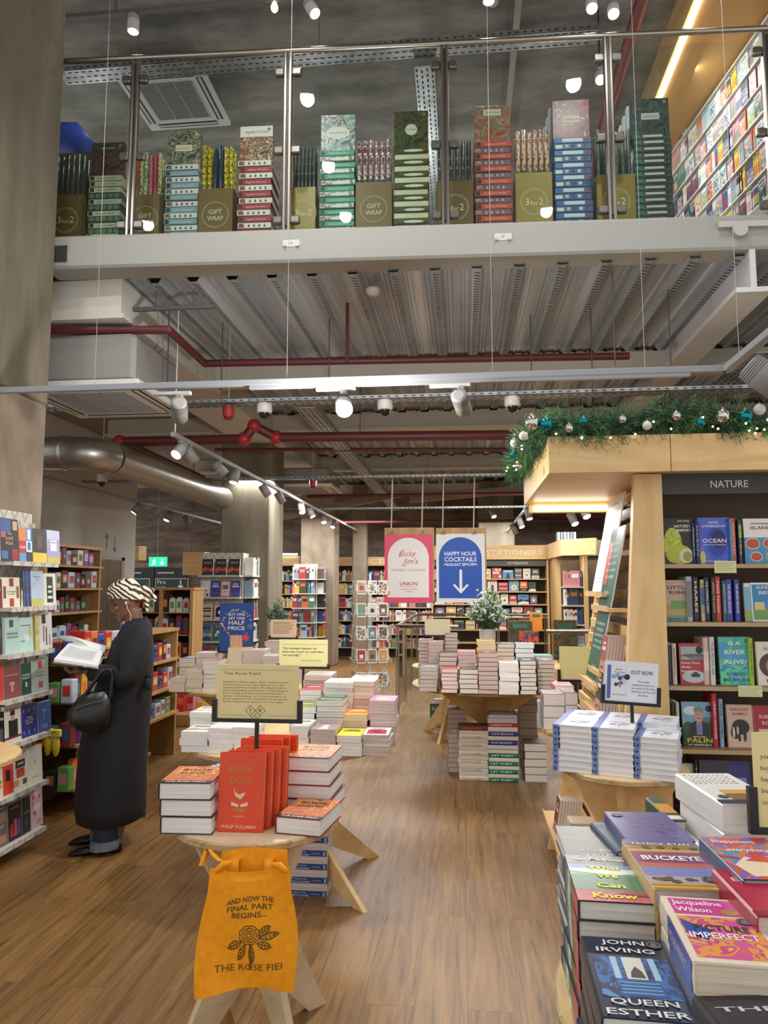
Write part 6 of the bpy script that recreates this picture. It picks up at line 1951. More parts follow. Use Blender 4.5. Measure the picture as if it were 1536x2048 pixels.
LB = [
 [(-14, 12, 1046, '#e6e2d6', design(6, '#222222', '#e6e2d6', '#e6e2d6'), 'cream book with a black cat'), (13, 49, 1037, '#2a2326', title([('THE', .62, .06, '#d9b98a', .2), ('LOST', .5, .1, '#d9b98a', .42), ('FOLK', .39, .1, '#d9b98a', .42)], [(.02, .66, .6, .98, '#3f5a9a'), (.7, .74, .95, .95, '#c9a878'), (.05, .55, .3, .68, '#b9605a'), (.05, .06, .4, .24, '#4a6fae'), (.62, .04, .97, .3, '#8f2f35')]), 'dark folk patterned hardback'),
  (50, 63, 1055, '#d9863a', title([('Needle', .4, .12, '#f0e6da', .8)], [(0, 0, 1, .26, '#5a9ad0'), (0, .26, 1, .62, '#b8343a')]), 'orange, red and blue panelled book'), (63.5, 75, 1056, '#5f93cf', title([], [(0, 0, 1, .3, '#33302f'), (0, .3, 1, .62, '#dfe6ea'), (.25, .66, .75, .95, '#dfe9f2'), (.25, .36, .75, .58, '#3f6fb5')]), 'blue, white and black panelled book'),
  (76, 104, 1058, '#2c2926', title([], [(0, 0, 1, .3, '#e0c42c'), (.3, .42, .7, .8, '#5a4038')]), 'black hardback with a yellow band'), (105, 130, 1061, '#a8a3cf', title([('Breakfast', .62, .05, '#555577', .4)], [(.0, .72, 1, 1, '#c9cfe6'), (.25, .38, .75, .7, '#eceaf2'), (0, 0, 1, .2, '#c9bf5a')]), 'lilac flowered hardback')],
 [(-8, 15, 1158, '#7a1f2e', design(1, '#8a2a3a', '#d9c9c4', '#5f1622'), 'maroon hardback'), (16, 50, 1155, '#e6dcc4', title([('100 THINGS', .5, .06, '#3f3a33', .5), ('TO WEAR', .42, .06, '#3f3a33', .4)], [(.4, .7, .65, .97, '#7a3a35'), (.05, .3, .2, .7, '#6f4a3a'), (.4, .03, .65, .3, '#a3443f'), (.8, .3, .95, .7, '#8a5f45')]), 'cream book with little garments'), (50.5, 58, 1155, '#22201f', design(6, '#e6dcc4', '#111111', '#111111'), 'black figured book'), (59, 66, 1140, '#27407a', design(7, '#27407a', '#33508f', '#1f3364'), 'navy spined book, first of two'), (66.5, 73, 1140, '#27407a', design(7, '#27407a', '#33508f', '#1f3364'), 'navy spined book, second of two'),
  (73.5, 97.5, 1141, '#b9cbdc', title([('A', .88, .05, '#7f93a8', .1), ('Different', .8, .07, '#7f93a8', .6), ('Year', .72, .07, '#7f93a8', .3)], [(0, 0, 1, .2, '#c9bf6a'), (.1, .66, .9, .67, '#8fa3b5')]), 'pale blue hardback with yellow grasses'), (98, 122, 1147, '#dde0d2', title([], [(.25, .1, .75, .9, '#2a2a28'), (.35, .55, .65, .62, '#dde0d2'), (.35, .4, .65, .47, '#dde0d2'), (.3, .22, .7, .3, '#dde0d2')]), 'off-white book with black brush lettering')],
 [(-10, 13, 1227, '#3a3836', design(5, '#d9d7d3', '#8f8d89', '#2a2927'), 'black and white scribbled book'), (23, 49, 1234, '#b3d0c9', title([('VINTAGE', .52, .08, '#27403c', .8), ('TATTOOS', .42, .08, '#27403c', .8)], [(.3, .72, .6, .92, '#3f5a55')]), 'mint book with dark lettering'), (50, 77, 1235, '#b9d6cf', title([('GUCCI', .3, .06, '#3f5a55', .3, .25)], [(.35, .3, .7, .5, '#cfe6df'), (.7, .45, .85, .75, '#c9b95a'), (.1, .76, .8, .78, '#3a3a3a')]), 'second mint book with a small framed label'), (83, 89, 1226, '#c9bd5f', design(7, '#c9bd5f', '#d9cf8a', '#a89c45'), 'yellow spined book'), (90, 115, 1225, '#d5cdcb', title([], [(.2, .7, .5, .95, '#222222'), (.5, .1, .58, .6, '#2a2a2a'), (.3, .2, .36, .65, '#2a2a2a'), (.75, .1, .8, .4, '#2a2a2a')]), 'white book with a black brush drawing')],
 [(-12, 17, 1325, '#d63f38', title([('Frida', .45, .1, '#2a1a1a', .5), ('Kahlo', .3, .1, '#2a1a1a', .5)]), 'bright red book with black script'), (18, 52, 1332, '#8a4f4f', title([('POET LETTERS', .7, .05, '#e6cfc9', .7)], [(.44, .2, .56, .5, '#c99a8f'), (.35, .4, .65, .5, '#c99a8f')]), 'dusty rose book with a goblet drawing'), (53, 73, 1327, '#1f4f45', title([('HOUSE', .6, .09, '#dfe9e2', .7), ('PLANTS', .5, .09, '#dfe9e2', .8)], [(.4, .25, .6, .4, '#c9dcd2')]), 'dark green house plant book'), (74, 107, 1316, '#a9b5aa', title([('A CURIOUS', .55, .05, '#5a6a60', .5), ('FLORA', .45, .07, '#5a6a60', .4)], [(.4, .68, .65, .9, '#b93f4a'), (.4, .1, .65, .3, '#b93f4a')]), 'grey green book with red flowers')],
 [(-6, 3, 1426, '#e0b92a', design(1, '#e0b92a', '#333333', '#333333'), 'bright yellow book'), (4, 20, 1425, '#1c1b1d', title([('Parker', .75, .14, '#e6e6e6', .9)], [(.2, .1, .8, .5, '#5a5a5c')]), 'black book with white script'), (21, 53, 1410, '#d9d6c6', title([('THIRSTY', .84, .11, '#8a2a35', .85), ('TOM GILBEY', .04, .07, '#d9d6c6', .8)], [(0, 0, 1, .1, '#d9d6c6'), (.25, .1, .8, .6, '#23232a'), (.38, .58, .62, .8, '#b99a86'), (.36, .72, .64, .84, '#2a2420'), (0, .1, 1, .16, '#7a1f2e')]), 'white book with a man in a black suit'), (54, 85, 1408, '#232a78', title([('WINE', .56, .07, '#e3e3f0', .34), ('FLAVOUR', .48, .07, '#e3e3f0', .5), ('GUIDE', .4, .07, '#e3e3f0', .4)] + [('Y', v, .16, '#b9a8d0', .12, u) for u in (.15, .45, .8) for v in (.75, .08)]), 'navy book patterned with wine glasses'), (86, 112, 1403, '#2f5596', title([('WHY WE', .2, .06, '#b9cbe6', .4), ('CLASH', .13, .06, '#b9cbe6', .4)], [(.45, .4, .5, .7, '#7f9fcf'), (.35, .68, .6, .74, '#7f9fcf')]), 'mid blue book')],
 [(-10, 17, 1522, '#e3dcc9', design(5, '#c98a3f', '#7fa05a', '#d9b98a'), 'cream book of little foods'), (17.5, 38, 1514, '#d2402f', title([('TERRY', .85, .09, '#7a1f1a', .7)], [(.3, .35, .7, .65, '#3a1f1a')]), 'red book with dark chillies'), (39, 65, 1509, '#dcdcd8', title([('JAMS', .7, .11, '#f0ece6', .5)], [(.15, .62, .85, .84, '#2a2426'), (.2, .34, .8, .6, '#c94a3a'), (.0, .1, .35, .28, '#e0953a'), (.65, .1, .95, .26, '#4a5a3a')]), 'white jam book with fruit'), (66, 95, 1493, '#e2e2cf', title([], [(.49, .5, .52, .62, '#333333'), (.3, .14, .7, .16, '#8a8a7a')]), 'plain pale cream book')],
 [(-12, 27, 1623, '#6f6b67', title([('THE', .6, .05, '#efe6df', .2), ('GREAT', .5, .09, '#efe6df', .6)], [(.1, .65, .9, .9, '#a0795f'), (.1, .08, .9, .3, '#b98a6a')]), 'grey book with food pictures'), (28, 54, 1606, '#221d22', title([('MUGHAL', .85, .08, '#d9a83a', .6)], [(.15, .1, .4, .45, '#b8343a'), (.45, .1, .65, .55, '#d95a7a'), (.7, .1, .9, .5, '#5a5fae')]), 'black book with coloured bottles'), (55, 72, 1595, '#1f221f', title([('COFFEE', .55, .08, '#8fa08f', .7)], [(.3, .2, .7, .4, '#3f4a3f')]), 'black coffee book'), (73, 96, 1579, '#d9b3bb', design(5, '#c98a96', '#a86a78', '#efdde0'), 'pale pink speckled book')]]
ROWN = ['top', 'second', 'third', 'fourth', 'fifth', 'sixth', 'lowest']
for ri, row in enumerate(LB):
    for bi, (xa, xb, yt, col, art, words_) in enumerate(row):
        xf = XL - .02
        a, b = at(xa, yt, x=xf), at(xb, yt, x=xf)
        h = a.z * .5 + b.z * .5 - zl[ri]
        o = book(abs(b.y - a.y), h, .022, M(col, .35), PAPER_W, PB, art, None, '%s on the %s pillar shelf' % (words_, ROWN[ri]), 'books on the white pillar shelves')
        o.matrix_world = face_m(Vector((xf - .022, a.y, zl[ri] + .001)), (1, 0), math.radians(5)) @ T(0, 0, -.022 + .0)
# ------------------------------------------------------------------ shelves round the far pillars
def pillar_unit(x0, x1, y0, y1, rows, zt, label, sp, n, zb=.9):
    r = empty('shelf_unit', (x0, y0, 0), 0, label, 'shelving')
    m = MB(); m.box((x0, y0 + .16, 0), (x1 - .16, y0 + .17, zt), CHEV); rel(m, 'back_panel', r)
    m = MB(); m.box((x1 - .17, y0 + .16, 0), (x1 - .16, y1, zt), CHEV); rel(m, 'back_panel', r)
    for i in range(rows):
        z = zt - .3 - i * sp
        m = MB(); m.box((x0, y0, z - .02), (x1 - .14, y0 + .16, z), WHITE); rel(m, 'shelf', r)
        m = MB(); m.box((x1 - .16, y0 + .1, z - .02), (x1 + .0, y1, z), WHITE); rel(m, 'shelf', r)
    m = MB(); m.box((x1 - .16, y0 + .14, 0), (x1 - .14, y0 + .16, zt), WHITE); rel(m, 'upright', r)
    return r
U1 = (at(395, 1200, y=9.3).x, at(500, 1200, y=9.3).x, 9.3, 10.6, 6, 2.04)
pillar_unit(*U1, 'white zigzag backed shelves round the concrete pillar beyond the half price poster', .285, 0)
rows1 = [[('#2b2426', 2, '#c4502f', '#3a2f30', '#8a7a6a', 'black book with an orange flame')] * 3,
         [('#d9d7d3', 5, '#555555', '#b9b7b3', '#e9e7e3', 'white speckled book'), ('#3f4590', 1, '#4f56a3', '#c9cce3', '#343a7c', 'violet blue book'), ('#c24a55', 4, '#d0c9c3', '#6a615c', '#c24a55', 'red framed portrait book'), ('#3f4590', 1, '#4f56a3', '#c9cce3', '#343a7c', 'second violet blue book')],
         [('#d3c39f', 7, '#2a2724', '#d3c39f', '#2a2724', 'tan book with black cut-outs'), ('#dcc3c3', 3, '#26213f', '#efdede', '#26213f', 'pink book with a dark arch'), ('#d8d2c6', 1, '#bfb8aa', '#8f887a', '#eae6dc', 'pale stone book')],
         [('#5f86b8', 2, '#c9b84a', '#2f5a8a', '#1f4f48', 'blue and yellow landscape book'), ('#3f7a74', 5, '#bcd6d0', '#2c5a55', '#e3efec', 'teal patterned book'), ('#9a9fb8', 4, '#b7bbd0', '#5f6480', '#d5d8e6', 'grey lavender book')],
         [('#b0628c', 7, '#c98aa8', '#8a4a6e', '#d9b3c8', 'pink striped book'), ('#8f948a', 5, '#6f746a', '#b9bdb3', '#d0d3ca', 'grey green book'), ('#c9c2b5', 1, '#a89f90', '#e3ddd2', '#857c6d', 'beige book')]]
runs = []
def far_book(w, h, t, col, ds, label, group, X, spine=False):
    o = book(w, h, t, M(col, .4), PAPER_W, PB, design(*ds) if ds else None, None, label, group, False)
    o.matrix_world = X
    return o
gP = 'books on the shelves round the concrete pillar'
for i, row in enumerate(rows1):
    z = U1[5] - .3 - i * .285 + .001
    n = len(row)
    L = (U1[1] - .14 - U1[0] - .02)
    for j, (c, k, a, b, c2, wd) in enumerate(row):
        w = min(.15, L / n - .006)
        x = U1[0] + .01 + j * L / n + (L / n - w) / 2
        far_book(w, .215, .02, c, (k, a, b, c2), '%s, %s along the %s shelf of the big pillar unit' % (wd, ORD[j], ORD[i]), gP, face_m(Vector((x, U1[2] + .06, z)), (0, -1), .09) @ T(0, 0, -.02))
    y = U1[2] + .18
    j = 0
    cols = ['#d5d3cd', '#2a3a5c', '#b8342f', '#e3dfd6', '#d0565f', '#3f4a5a', '#c9c4b8', '#7a2f35', '#94a3ad', '#e6e1d5']
    while y < U1[3] - .14:
        c = cols[(i * 4 + j * 3) % 10]
        y += 9
    runs.append(((U1[1] + .002, U1[2] + .18, z), (0, 1, 0), (1, 0, 0), U1[3] - U1[2] - .22, .25))
U2 = (at(583, 1200, y=14.3).x, at(645, 1200, y=14.3).x, 14.3, 15.5, 5, 2.04)
pillar_unit(*U2, 'farther white shelves round the second concrete pillar with orange books', .285, 0)
for i in range(5):
    z = U2[5] - .3 - i * .285 + .001
    runs.append(((U2[0] + .01, U2[2] + .0, z), (1, 0, 0), (0, -1, 0), U2[1] - U2[0] - .18, .25))
    runs.append(((U2[1] + .002, U2[2] + .18, z), (0, 1, 0), (1, 0, 0), U2[3] - U2[2] - .22, .25))
# ------------------------------------------------------------------ rear wall cases and stationery bay
def shelf_case(x0, x1, y, zt, rows, sp, label, sign=None, sign_h=.2, depth=.3, mat=BIRCH_H, sub=None, sx=None):
    r = empty('wooden_bookcase', (x0, y, 0), 0, label, 'bookcase')
    m = MB(); m.box((x0, y + depth, 0), (x1, y + depth + .02, zt), M('#4f4234', .7)); rel(m, 'back_panel', r)
    for xx in (x0 - .03, x1):
        m = MB(); m.box((xx, y - .02, 0), (xx + .03, y + depth, zt), BIRCH_V); rel(m, 'side_panel', r)
    m = MB(); m.box((x0 - .05, y - .06, zt), (x1 + .05, y + depth, zt + sign_h), mat)
    if sign:
        for (s, px, sz, colr) in sign:
            p = at(px, 1100, y=y)
            m.text(s, sz, M(colr, .5), frame((p.x, y - .063, zt + sign_h * .5 - sz * .36), (1, 0, 0), (0, 0, 1)), width=sx)
    rel(m, 'header_board', r)
    if sub:
        m = MB(); m.box((x0, y - .01, zt - .12), (x1, y + .01, zt), M('#55544f', .6)); m.text(sub[0], .06, M('#d9d2c2', .5), frame((at(sub[1], 1100, y=y).x, y - .012, zt - .085), (1, 0, 0), (0, 0, 1))); rel(m, 'header_sign', r)
    out = []
    for i in range(rows):
        z = zt - .34 - i * sp
        m = MB(); m.box((x0, y - .02, z - .02), (x1, y + depth, z), M('#c9b08a', .5)); rel(m, 'shelf', r)
        out.append(z)
    return out
def mass_of_books(name, label, runs, seed):
    """books too many and too far to count: spines and covers along whole shelves"""
    m = MB()
    r_ = random.Random(seed)
    pal = ['#d8d3c9', '#b8433c', '#2f4a80', '#e3c24a', '#2b2d33', '#8aa3b8', '#c9733f', '#e6e0d8', '#6a4f6e', '#4f8a76', '#d08a94', '#f0ece4', '#38445c', '#7a2f35', '#9fbcc9', '#5a5048']
    for (p, d, f, L, hmax) in runs:
        p, d, f = Vector(p), Vector(d), Vector(f)
        x = 0
        X = frame(p, d, -f, UP)
        while x < L - .03:
            if r_.random() < .18:
                w, c = .14, pal[r_.randrange(16)]
                h = hmax * r_.uniform(.82, .98)
                m.box((x, .01, 0), (min(x + w, L), .03, h), M(c, .4), X)
                m.box((x + .02, .008, h * .55), (min(x + w - .02, L), .01, h * .8), M(pal[r_.randrange(16)], .4), X)
                x += w + .004
            else:
                c = pal[r_.randrange(16)]
                for q in range(r_.choice((1, 2, 3))):
                    w, h = r_.uniform(.018, .04), hmax * r_.uniform(.75, .98)
                    if x + w > L:
                        break
                    m.box((x, .02, 0), (x + w - .001, .14, h), M(c, .4), X)
                    m.box((x + .002, .019, h * .6), (x + w - .003, .02, h * .82), M(pal[r_.randrange(16)], .4), X)
                    x += w
    o = m.build(name)
    tag(o, label, 'books', None, 'stuff')
xa, xb = at(652, 1130, y=16.6).x, at(905, 1130, y=16.6).x
zz = shelf_case(xa, xb, 16.6, 2.06, 6, .3, 'long far bookcase on the rear wall with the FICTION board', [('FICTION', 765, .16, '#f2ecdf')], .2, sx=.9)
runs += [((xa + .01, 16.6, z + .001), (1, 0, 0), (0, -1, 0), xb - xa - .02, .25) for z in zz]
xa, xb = at(528, 1130, y=16.4).x, at(596, 1130, y=16.4).x
zz = shelf_case(xa, xb, 16.4, 2.06, 6, .3, 'narrow far bookcase with a light strip between the two pillars', [('N', 541, .16, '#8a7a5a')], .22)
m = MB(); m.box((xa + .0, 16.3, 2.30), (xb, 16.34, 2.34), LED); tag(m.build('strip_light'), 'bright strip lamp over the narrow far bookcase between pillars', 'lamp')
runs += [((xa + .01, 16.4, z + .001), (1, 0, 0), (0, -1, 0), xb - xa - .02, .25) for z in zz]
SY = 13.2
xa, xb = at(866, 1130, y=SY).x, at(1093, 1130, y=SY).x
zz = shelf_case(xa, xb, SY, 2.07, 7, .225, 'wide wooden stationery bookcase behind the stair railing', [('STATIONERY', 1029, .13, '#efe6d2')], .25, sx=1.0, sub=('NOTEBOOKS', 1035))
xdiv = at(1030, 1130, y=SY).x
nbc = ['#d8a3ad', '#5f3a35', '#d9cfc9', '#23324a', '#d9d4cc', '#c2303f', '#8f8ab5', '#5a5048', '#7fa3b8', '#e0b22f', '#5b6063', '#e07a35', '#d6e0d3', '#6fa088', '#3f4f3a', '#b8433c', '#2b2d33', '#c9b45a', '#5a93c4', '#33404f']
NBN = ['pink', 'brown', 'speckled', 'navy', 'off-white', 'crimson', 'lavender', 'dark patterned', 'pale blue', 'amber', 'grey', 'orange', 'mint', 'sage', 'olive', 'red', 'black', 'gold', 'sky blue', 'slate']
cnt = 0
for i, z in enumerate(zz[:5]):
    x = xa + .02
    j = 0
    while x < xb - .2:
        ci = (i * 7 + j * 3) % 20
        w, h = RND.choice([.15, .19, .21]), RND.uniform(.15, .195)
        o = book(w - .02, h, .018, M(nbc[ci], .4), PAPER_W, 'notebook', design((i + j) % 8, nbc[(ci + 5) % 20], '#e6e0d6', nbc[(ci + 9) % 20]), None, '%s notebook, %s along the %s stationery shelf' % (NBN[ci], ORD[j], ORD[i]), 'notebooks on the stationery shelves', False)
        o['category'] = 'notebook'
        o.matrix_world = face_m(Vector((x, SY + .03, z + .001)), (0, -1), .09) @ T(0, 0, -.018)
        x += w
        j += 1
# end wall and curved-looking corner bay
xw0, xw1 = at(1093, 1150, y=12.6).x, at(1128, 1150, y=12.6).x
m = MB(); m.box((xb + .06, 12.4, 0), (xb + .36, 13.4, 2.07), BIRCH_V)
tag(m.build('birch_screen'), 'plain birch panel between the stationery shelves and the corner bookcase', 'panel')
m = MB()
pf = [at(1093, 1100, y=13.1), at(1122, 1100, y=11.6), at(1192, 1100, y=11.2)]
for p, q in zip(pf[:-1], pf[1:]):
    d = Vector((q.x - p.x, q.y - p.y, 0))
    X = frame((p.x, p.y, 0), d, UP.cross(d))
    m.box((0, 0, 2.07), (d.length, .04, 2.32), BIRCH_H, X)
tag(m.build('corner_fascia'), 'angled birch fascia turning the corner beyond the slatted display', 'panel')
xa, xb2 = at(1128, 1200, y=11.4).x, at(1176, 1200, y=11.4).x
r = empty('wooden_bookcase', (xa, 11.4, 0), 0, 'narrow corner bookcase of blue and violet books beyond the stair railing', 'bookcase')
m = MB(); m.box((xa, 11.7, 0), (xb2 + .3, 11.72, 2.0), M('#5b4a37', .7)); rel(m, 'back_panel', r)
m = MB(); m.box((xb2 - .06, 11.35, 0), (xb2, 11.7, 2.07), BIRCH_V); rel(m, 'side_panel', r)
czs = [1.59, 1.31, 1.02, .72, .44]
for z in czs:
    m = MB(); m.box((xa, 11.38, z - .02), (xb2, 11.7, z), M('#cfc2a8', .5)); rel(m, 'shelf', r)
runs += [((xa + .01, 11.4, z + .001), (1, 0, 0), (0, -1, 0), xb2 - .08 - xa, .26) for z in czs]
mass_of_books('shelved_books', 'mass of tiny book spines on the far bookcases', runs, 5)
# things piled on top of the corner bay
for i in range(6):
    m = MB(); m.bbox((0, 0, 0), (.04, .2, .14), M(['#8f979c', '#7a848c', '#a3abb0'][i % 3], .4), .003)
    o = m.build('box_file'); tag(o, 'pale box file standing on the corner bay, %s along the row' % ORD[i], 'box file', 'box files on the corner bay'); p = at(1130, 1085, y=11.8); o.location = (p.x + i * .05 - .1, 11.9, 2.32)
m = MB(); m.box((1.66, 11.7, 2.07), (2.6, 12.6, 2.318), M('#6a5f50', .7)); tag(m.build('top_box'), 'plain dark casing behind the corner fascia', 'casing')
# low displays behind the stairs (large framed prints and gift sets)
for (px, py0, py1, yy, w, c, lab) in ((1040, 1242, 1300, 11.8, .38, art_mat('print_night', ['#2a3a33', '#3f4f3a', '#55402f', '#1f2a26'], 12), 'dark green boxed set propped below the stationery shelves'), (1130, 1240, 1320, 11.0, .34, art_mat('print_tapestry', ['#4a4a33', '#6a5f3f', '#2f3a2a', '#a0552f'], 14), 'tapestry patterned boxed set beside the railing post'), (1072, 1225, 1262, 12.0, .2, M('#d9862f', .5), 'orange gift bag below the notebooks'), (1058, 1262, 1285, 11.6, .3, art_mat('print_purp', ['#4a3a6a', '#c4502f', '#2a2733'], 10), 'purple and red boxed set beside the orange bag')):
    a, b = at(px, py0, y=yy), at(px, py1, y=yy)
    m = MB(); m.bbox((-w / 2, 0, 0), (w / 2, .05, a.z - b.z), c, .003); m.box((-w * .3, -.002, (a.z - b.z) * .75), (w * .3, 0, (a.z - b.z) * .9), M('#3f6a55', .5))
    o = m.build('boxed_set'); tag(o, lab, 'box'); o.location = (a.x, yy, b.z)
m = MB(); m.bbox((at(1020, 1300, y=11.6).x, 10.9, 0), (xa - .06, 12.1, .42), BIRCH_H, .01)
tag(m.build('display_box'), 'low wooden display box behind the stair railing', 'plinth')

# ------------------------------------------------------------------ stair railing
RY0, RY1, RX = 9.1, 13.0, at(795, 1252, y=9.1).x
zr = at(795, 1252, y=9.1).z
r = empty('stair_railing', (RX, RY0, 0), 0, 'steel and glass railing round the basement stairs behind the plant table', 'railing')
m = MB(); m.tube([(1.62, RY0 + .9, zr), (RX + .75, RY0, zr)][::-1] if 0 else [(RX + .75, RY0, zr), (RX, RY0, zr), (RX, RY1 - .1, zr), (1.45, RY1 - .1, zr)], .024, INOX, 12); m.tube([(.9, 8.2, zr), (2.2, 8.2, zr)], .022, INOX, 12); rel(m, 'handrail', r)
for (x, y) in ((RX, RY0), (RX, RY0 + 1.2), (RX, RY0 + 2.4), (RX, RY1 - .1), (.6, RY1 - .1), (1.4, RY1 - .1), (at(1152, 1300, y=8.2).x, 8.2)):
    m = MB(); m.box((x - .022, y - .008, 0), (x - .006, y + .008, zr), INOX); m.box((x + .006, y - .008, 0), (x + .022, y + .008, zr), INOX); rel(m, 'post', r)
for (a, b) in (((RX, RY0 + .05), (RX, RY0 + 1.15)), ((RX, RY0 + 1.25), (RX, RY0 + 2.35)), ((RX, RY0 + 2.45), (RX, RY1 - .15)), ((RX + .05, RY0), (RX + .7, RY0))):
    m = MB(); m.box((min(a[0], b[0]) - .005, min(a[1], b[1]) - .005, .08), (max(a[0], b[0]) + .005, max(a[1], b[1]) + .005, zr - .08), GLASS); rel(m, 'glass_panel', r)
# low white wall of the stair well with its exit notice
m = MB(); m.box((-.35, 8.62, .0), (1.2, 8.68, .3), M('#cdd0cd', .6)); tag(m.build('stair_upstand'), 'low pale upstand of the stair well under the plant table', 'low wall')
m = MB(); X = frame((at(872, 1420, y=8.6).x, 8.608, .08), (1, 0, 0), (0, 0, 1))
m.box((-.07, 0, -.008), (.11, .17, .0), M('#2f5a48', .5), X); m.text('Fire', .06, M('#dfe9e2', .5), X @ T(.0, .09, .001)); m.text('exit', .06, M('#dfe9e2', .5), X @ T(.0, .025, .001))
tag(m.build('exit_notice'), 'small dark green fire exit notice under the plant table', 'sign')

# ------------------------------------------------------------------ hanging posters
HY = 9.5
def poster(px0, px1, py0, py1, pyb, label, fn):
    a, b, top = at(px0, py0, y=HY), at(px1, py1, y=HY), at(px0, pyb, y=HY)
    w = b.x - a.x
    r = empty('hanging_poster', (a.x, HY, b.z), 0, label, 'poster')
    m = MB(); m.bbox((0, .004, .02), (w + .02, .02, top.z - b.z), OAK, .002); m.build('backing_board', r)
    m = MB(); fn(m, frame((0, 0, 0), (1, 0, 0), (0, 0, 1)), w, a.z - b.z); m.build('printed_sheet', r)
    for u in (.14, .78):
        m = MB(); m.bbox((w * u - .03, -.006, a.z - b.z - .01), (w * u + .04, .012, a.z - b.z + .018), M('#8a6f4a', .4, .7), .004); m.tube([(w * u, -.004, a.z - b.z + .01), (w * u + .02, -.01, a.z - b.z + .05)], .005, M('#8a6f4a', .4, .7), 6); m.build('bulldog_clip', r)
        m = MB(); m.cyl((w * u, .012, top.z - b.z), (w * u + .02, .0, 3.02 - b.z), .008, M('#b9a88a', .9), 7); m.build('rope', r)
def arch(m, X, w, h, c, x0, x1, y0, y1):
    R = (x1 - x0) / 2
    n = 28
    m.poly([(x0, y0, 0), (x1, y0, 0)] + [((x0 + x1) / 2 + R * math.cos(math.pi * i / n), y1 - R + R * math.sin(math.pi * i / n), 0) for i in range(n + 1)], M(c, .5), X)
def pink_p(m, X, w, h):
    m.box((0, -.003, 0), (w, .004, h), M('#e0506f', .5))
    Y = X @ T(0, 0, .0042)
    arch(m, Y, w, h, '#ece9e6', .07 * w, .92 * w, .08 * h, .95 * h)
    k = M('#c23a5c', .5)
    Z = Y @ T(0, 0, .001)
    sh = Matrix(((1, .3, 0, 0), (0, 1, 0, 0), (0, 0, 1, 0), (0, 0, 0, 1)))
    m.text('Lucky', .1, k, Z @ T(.47 * w, .68 * h, 0) @ sh, width=.34 * w); m.text("Jim's", .1, k, Z @ T(.53 * w, .57 * h, 0) @ sh, width=.3 * w)
    m.tube([(.30 * w, .66 * h, 0), (.34 * w, .72 * h, 0), (.38 * w, .78 * h, 0), (.41 * w, .77 * h, 0), (.36 * w, .7 * h, 0), (.33 * w, .67 * h, 0)], .003, k, 4, Z)
    m.tube([(.46 * w, .57 * h, 0), (.44 * w, .53 * h, 0), (.36 * w, .535 * h, 0), (.38 * w, .56 * h, 0)], .003, k, 4, Z)
    m.text('BASEMENT CAFÉ & BAR', .042, M('#9a8f92', .5), Z @ T(.5 * w, .46 * h, 0), width=.7 * w)
    m.text('UNION', .062, k, Z @ T(.5 * w, .255 * h, 0), width=.36 * w, bold=.02); m.box((.3 * w, .235 * h, 0), (.7 * w, .238 * h, .0004), k, Z)
    m.text('HAND-ROASTED', .022, k, Z @ T(.5 * w, .19 * h, 0), width=.34 * w); m.text('COFFEE', .022, k, Z @ T(.5 * w, .155 * h, 0), width=.16 * w)
def blue_p(m, X, w, h):
    m.box((0, -.003, 0), (w, .004, h), M('#e3e6ea', .5))
    Y = X @ T(0, 0, .0042)
    arch(m, Y, w, h, '#1a53b5', .055 * w, .935 * w, .06 * h, .95 * h)
    k = M('#e6ecf4', .5)
    Z = Y @ T(0, 0, .001)
    m.text('HAPPY HOUR', .075, k, Z @ T(.5 * w, .68 * h, 0), width=.66 * w, bold=.015); m.text('COCKTAILS', .08, k, Z @ T(.5 * w, .595 * h, 0), width=.66 * w, bold=.015); m.text('MON-SAT 5PM-7PM', .05, k, Z @ T(.5 * w, .53 * h, 0), width=.66 * w, bold=.02)
    m.box((.475 * w, .16 * h, 0), (.53 * w, .46 * h, .0004), k, Z)
    m.disc((.5025 * w, .46 * h, .0), .0275 * w, k, 12, Z)
    for sg in (-1, 1):
        m.poly([(.5025 * w, .125 * h, 0), (.5025 * w, .17 * h, 0), (.5025 * w + sg * .13 * w, .27 * h, 0), (.5025 * w + sg * .16 * w, .25 * h, 0)][::sg], k, Z @ T(0, 0, .0005))
poster(769, 866, 1069, 1206, 1056, 'white and pink poster for the basement cafe hanging on a wooden board', pink_p)
poster(872, 971, 1068, 1205, 1056, 'blue and white poster with a large down arrow hanging on a wooden board', blue_p)

# ------------------------------------------------------------------ table-top signs
def card_sign(px, py, yy, wpx, hpx, zbase, label, col, fn, yaw=0.0, holder=True, tilt=0.0, pole=True, hold_h=.35):
    """px,py: centre of the card; returns its root"""
    c = at(px, py, y=yy)
    w = at(px + wpx / 2, py, y=yy).x - at(px - wpx / 2, py, y=yy).x
    h = at(px, py - hpx / 2, y=yy).z - at(px, py + hpx / 2, y=yy).z
    r = empty('display_sign', (c.x, yy, zbase), yaw, label, 'sign')
    zc = c.z - zbase
    TL = Matrix.Translation((0, 0, zc)) @ Matrix.Rotation(tilt, 4, 'Y')
    m = MB(TL)
    m.box((-w / 2, -.002, -h / 2), (w / 2, .002, h / 2), M(col, .5))
    if fn:
        fn(m, frame((-w / 2, -.0026, -h / 2), (1, 0, 0), (0, 0, 1)), w, h)
    m.build('card', r)
    if holder:
        m = MB(TL)
        t = .014
        m.box((-w / 2 - t, -.008, -h / 2 - t), (w / 2 + t, .008, -h / 2), BLACK)
        m.box((-w / 2 - t, -.008, -h / 2), (-w / 2 + .004, .008, -h / 2 + h * hold_h), BLACK)
        m.box((w / 2 - .004, -.008, -h / 2), (w / 2 + t, .008, -h / 2 + h * hold_h), BLACK)
        m.build('holder', r)
        m = MB()
        m.cyl((0, 0, .004), (0, 0, zc - h / 2 - .005), .0085, BLACK, 12)
        m.build('pole', r)
        m = MB(); m.bbox((-.06, -.05, 0), (.06, .05, .006), BLACK, .002); m.build('base', r)
    return r
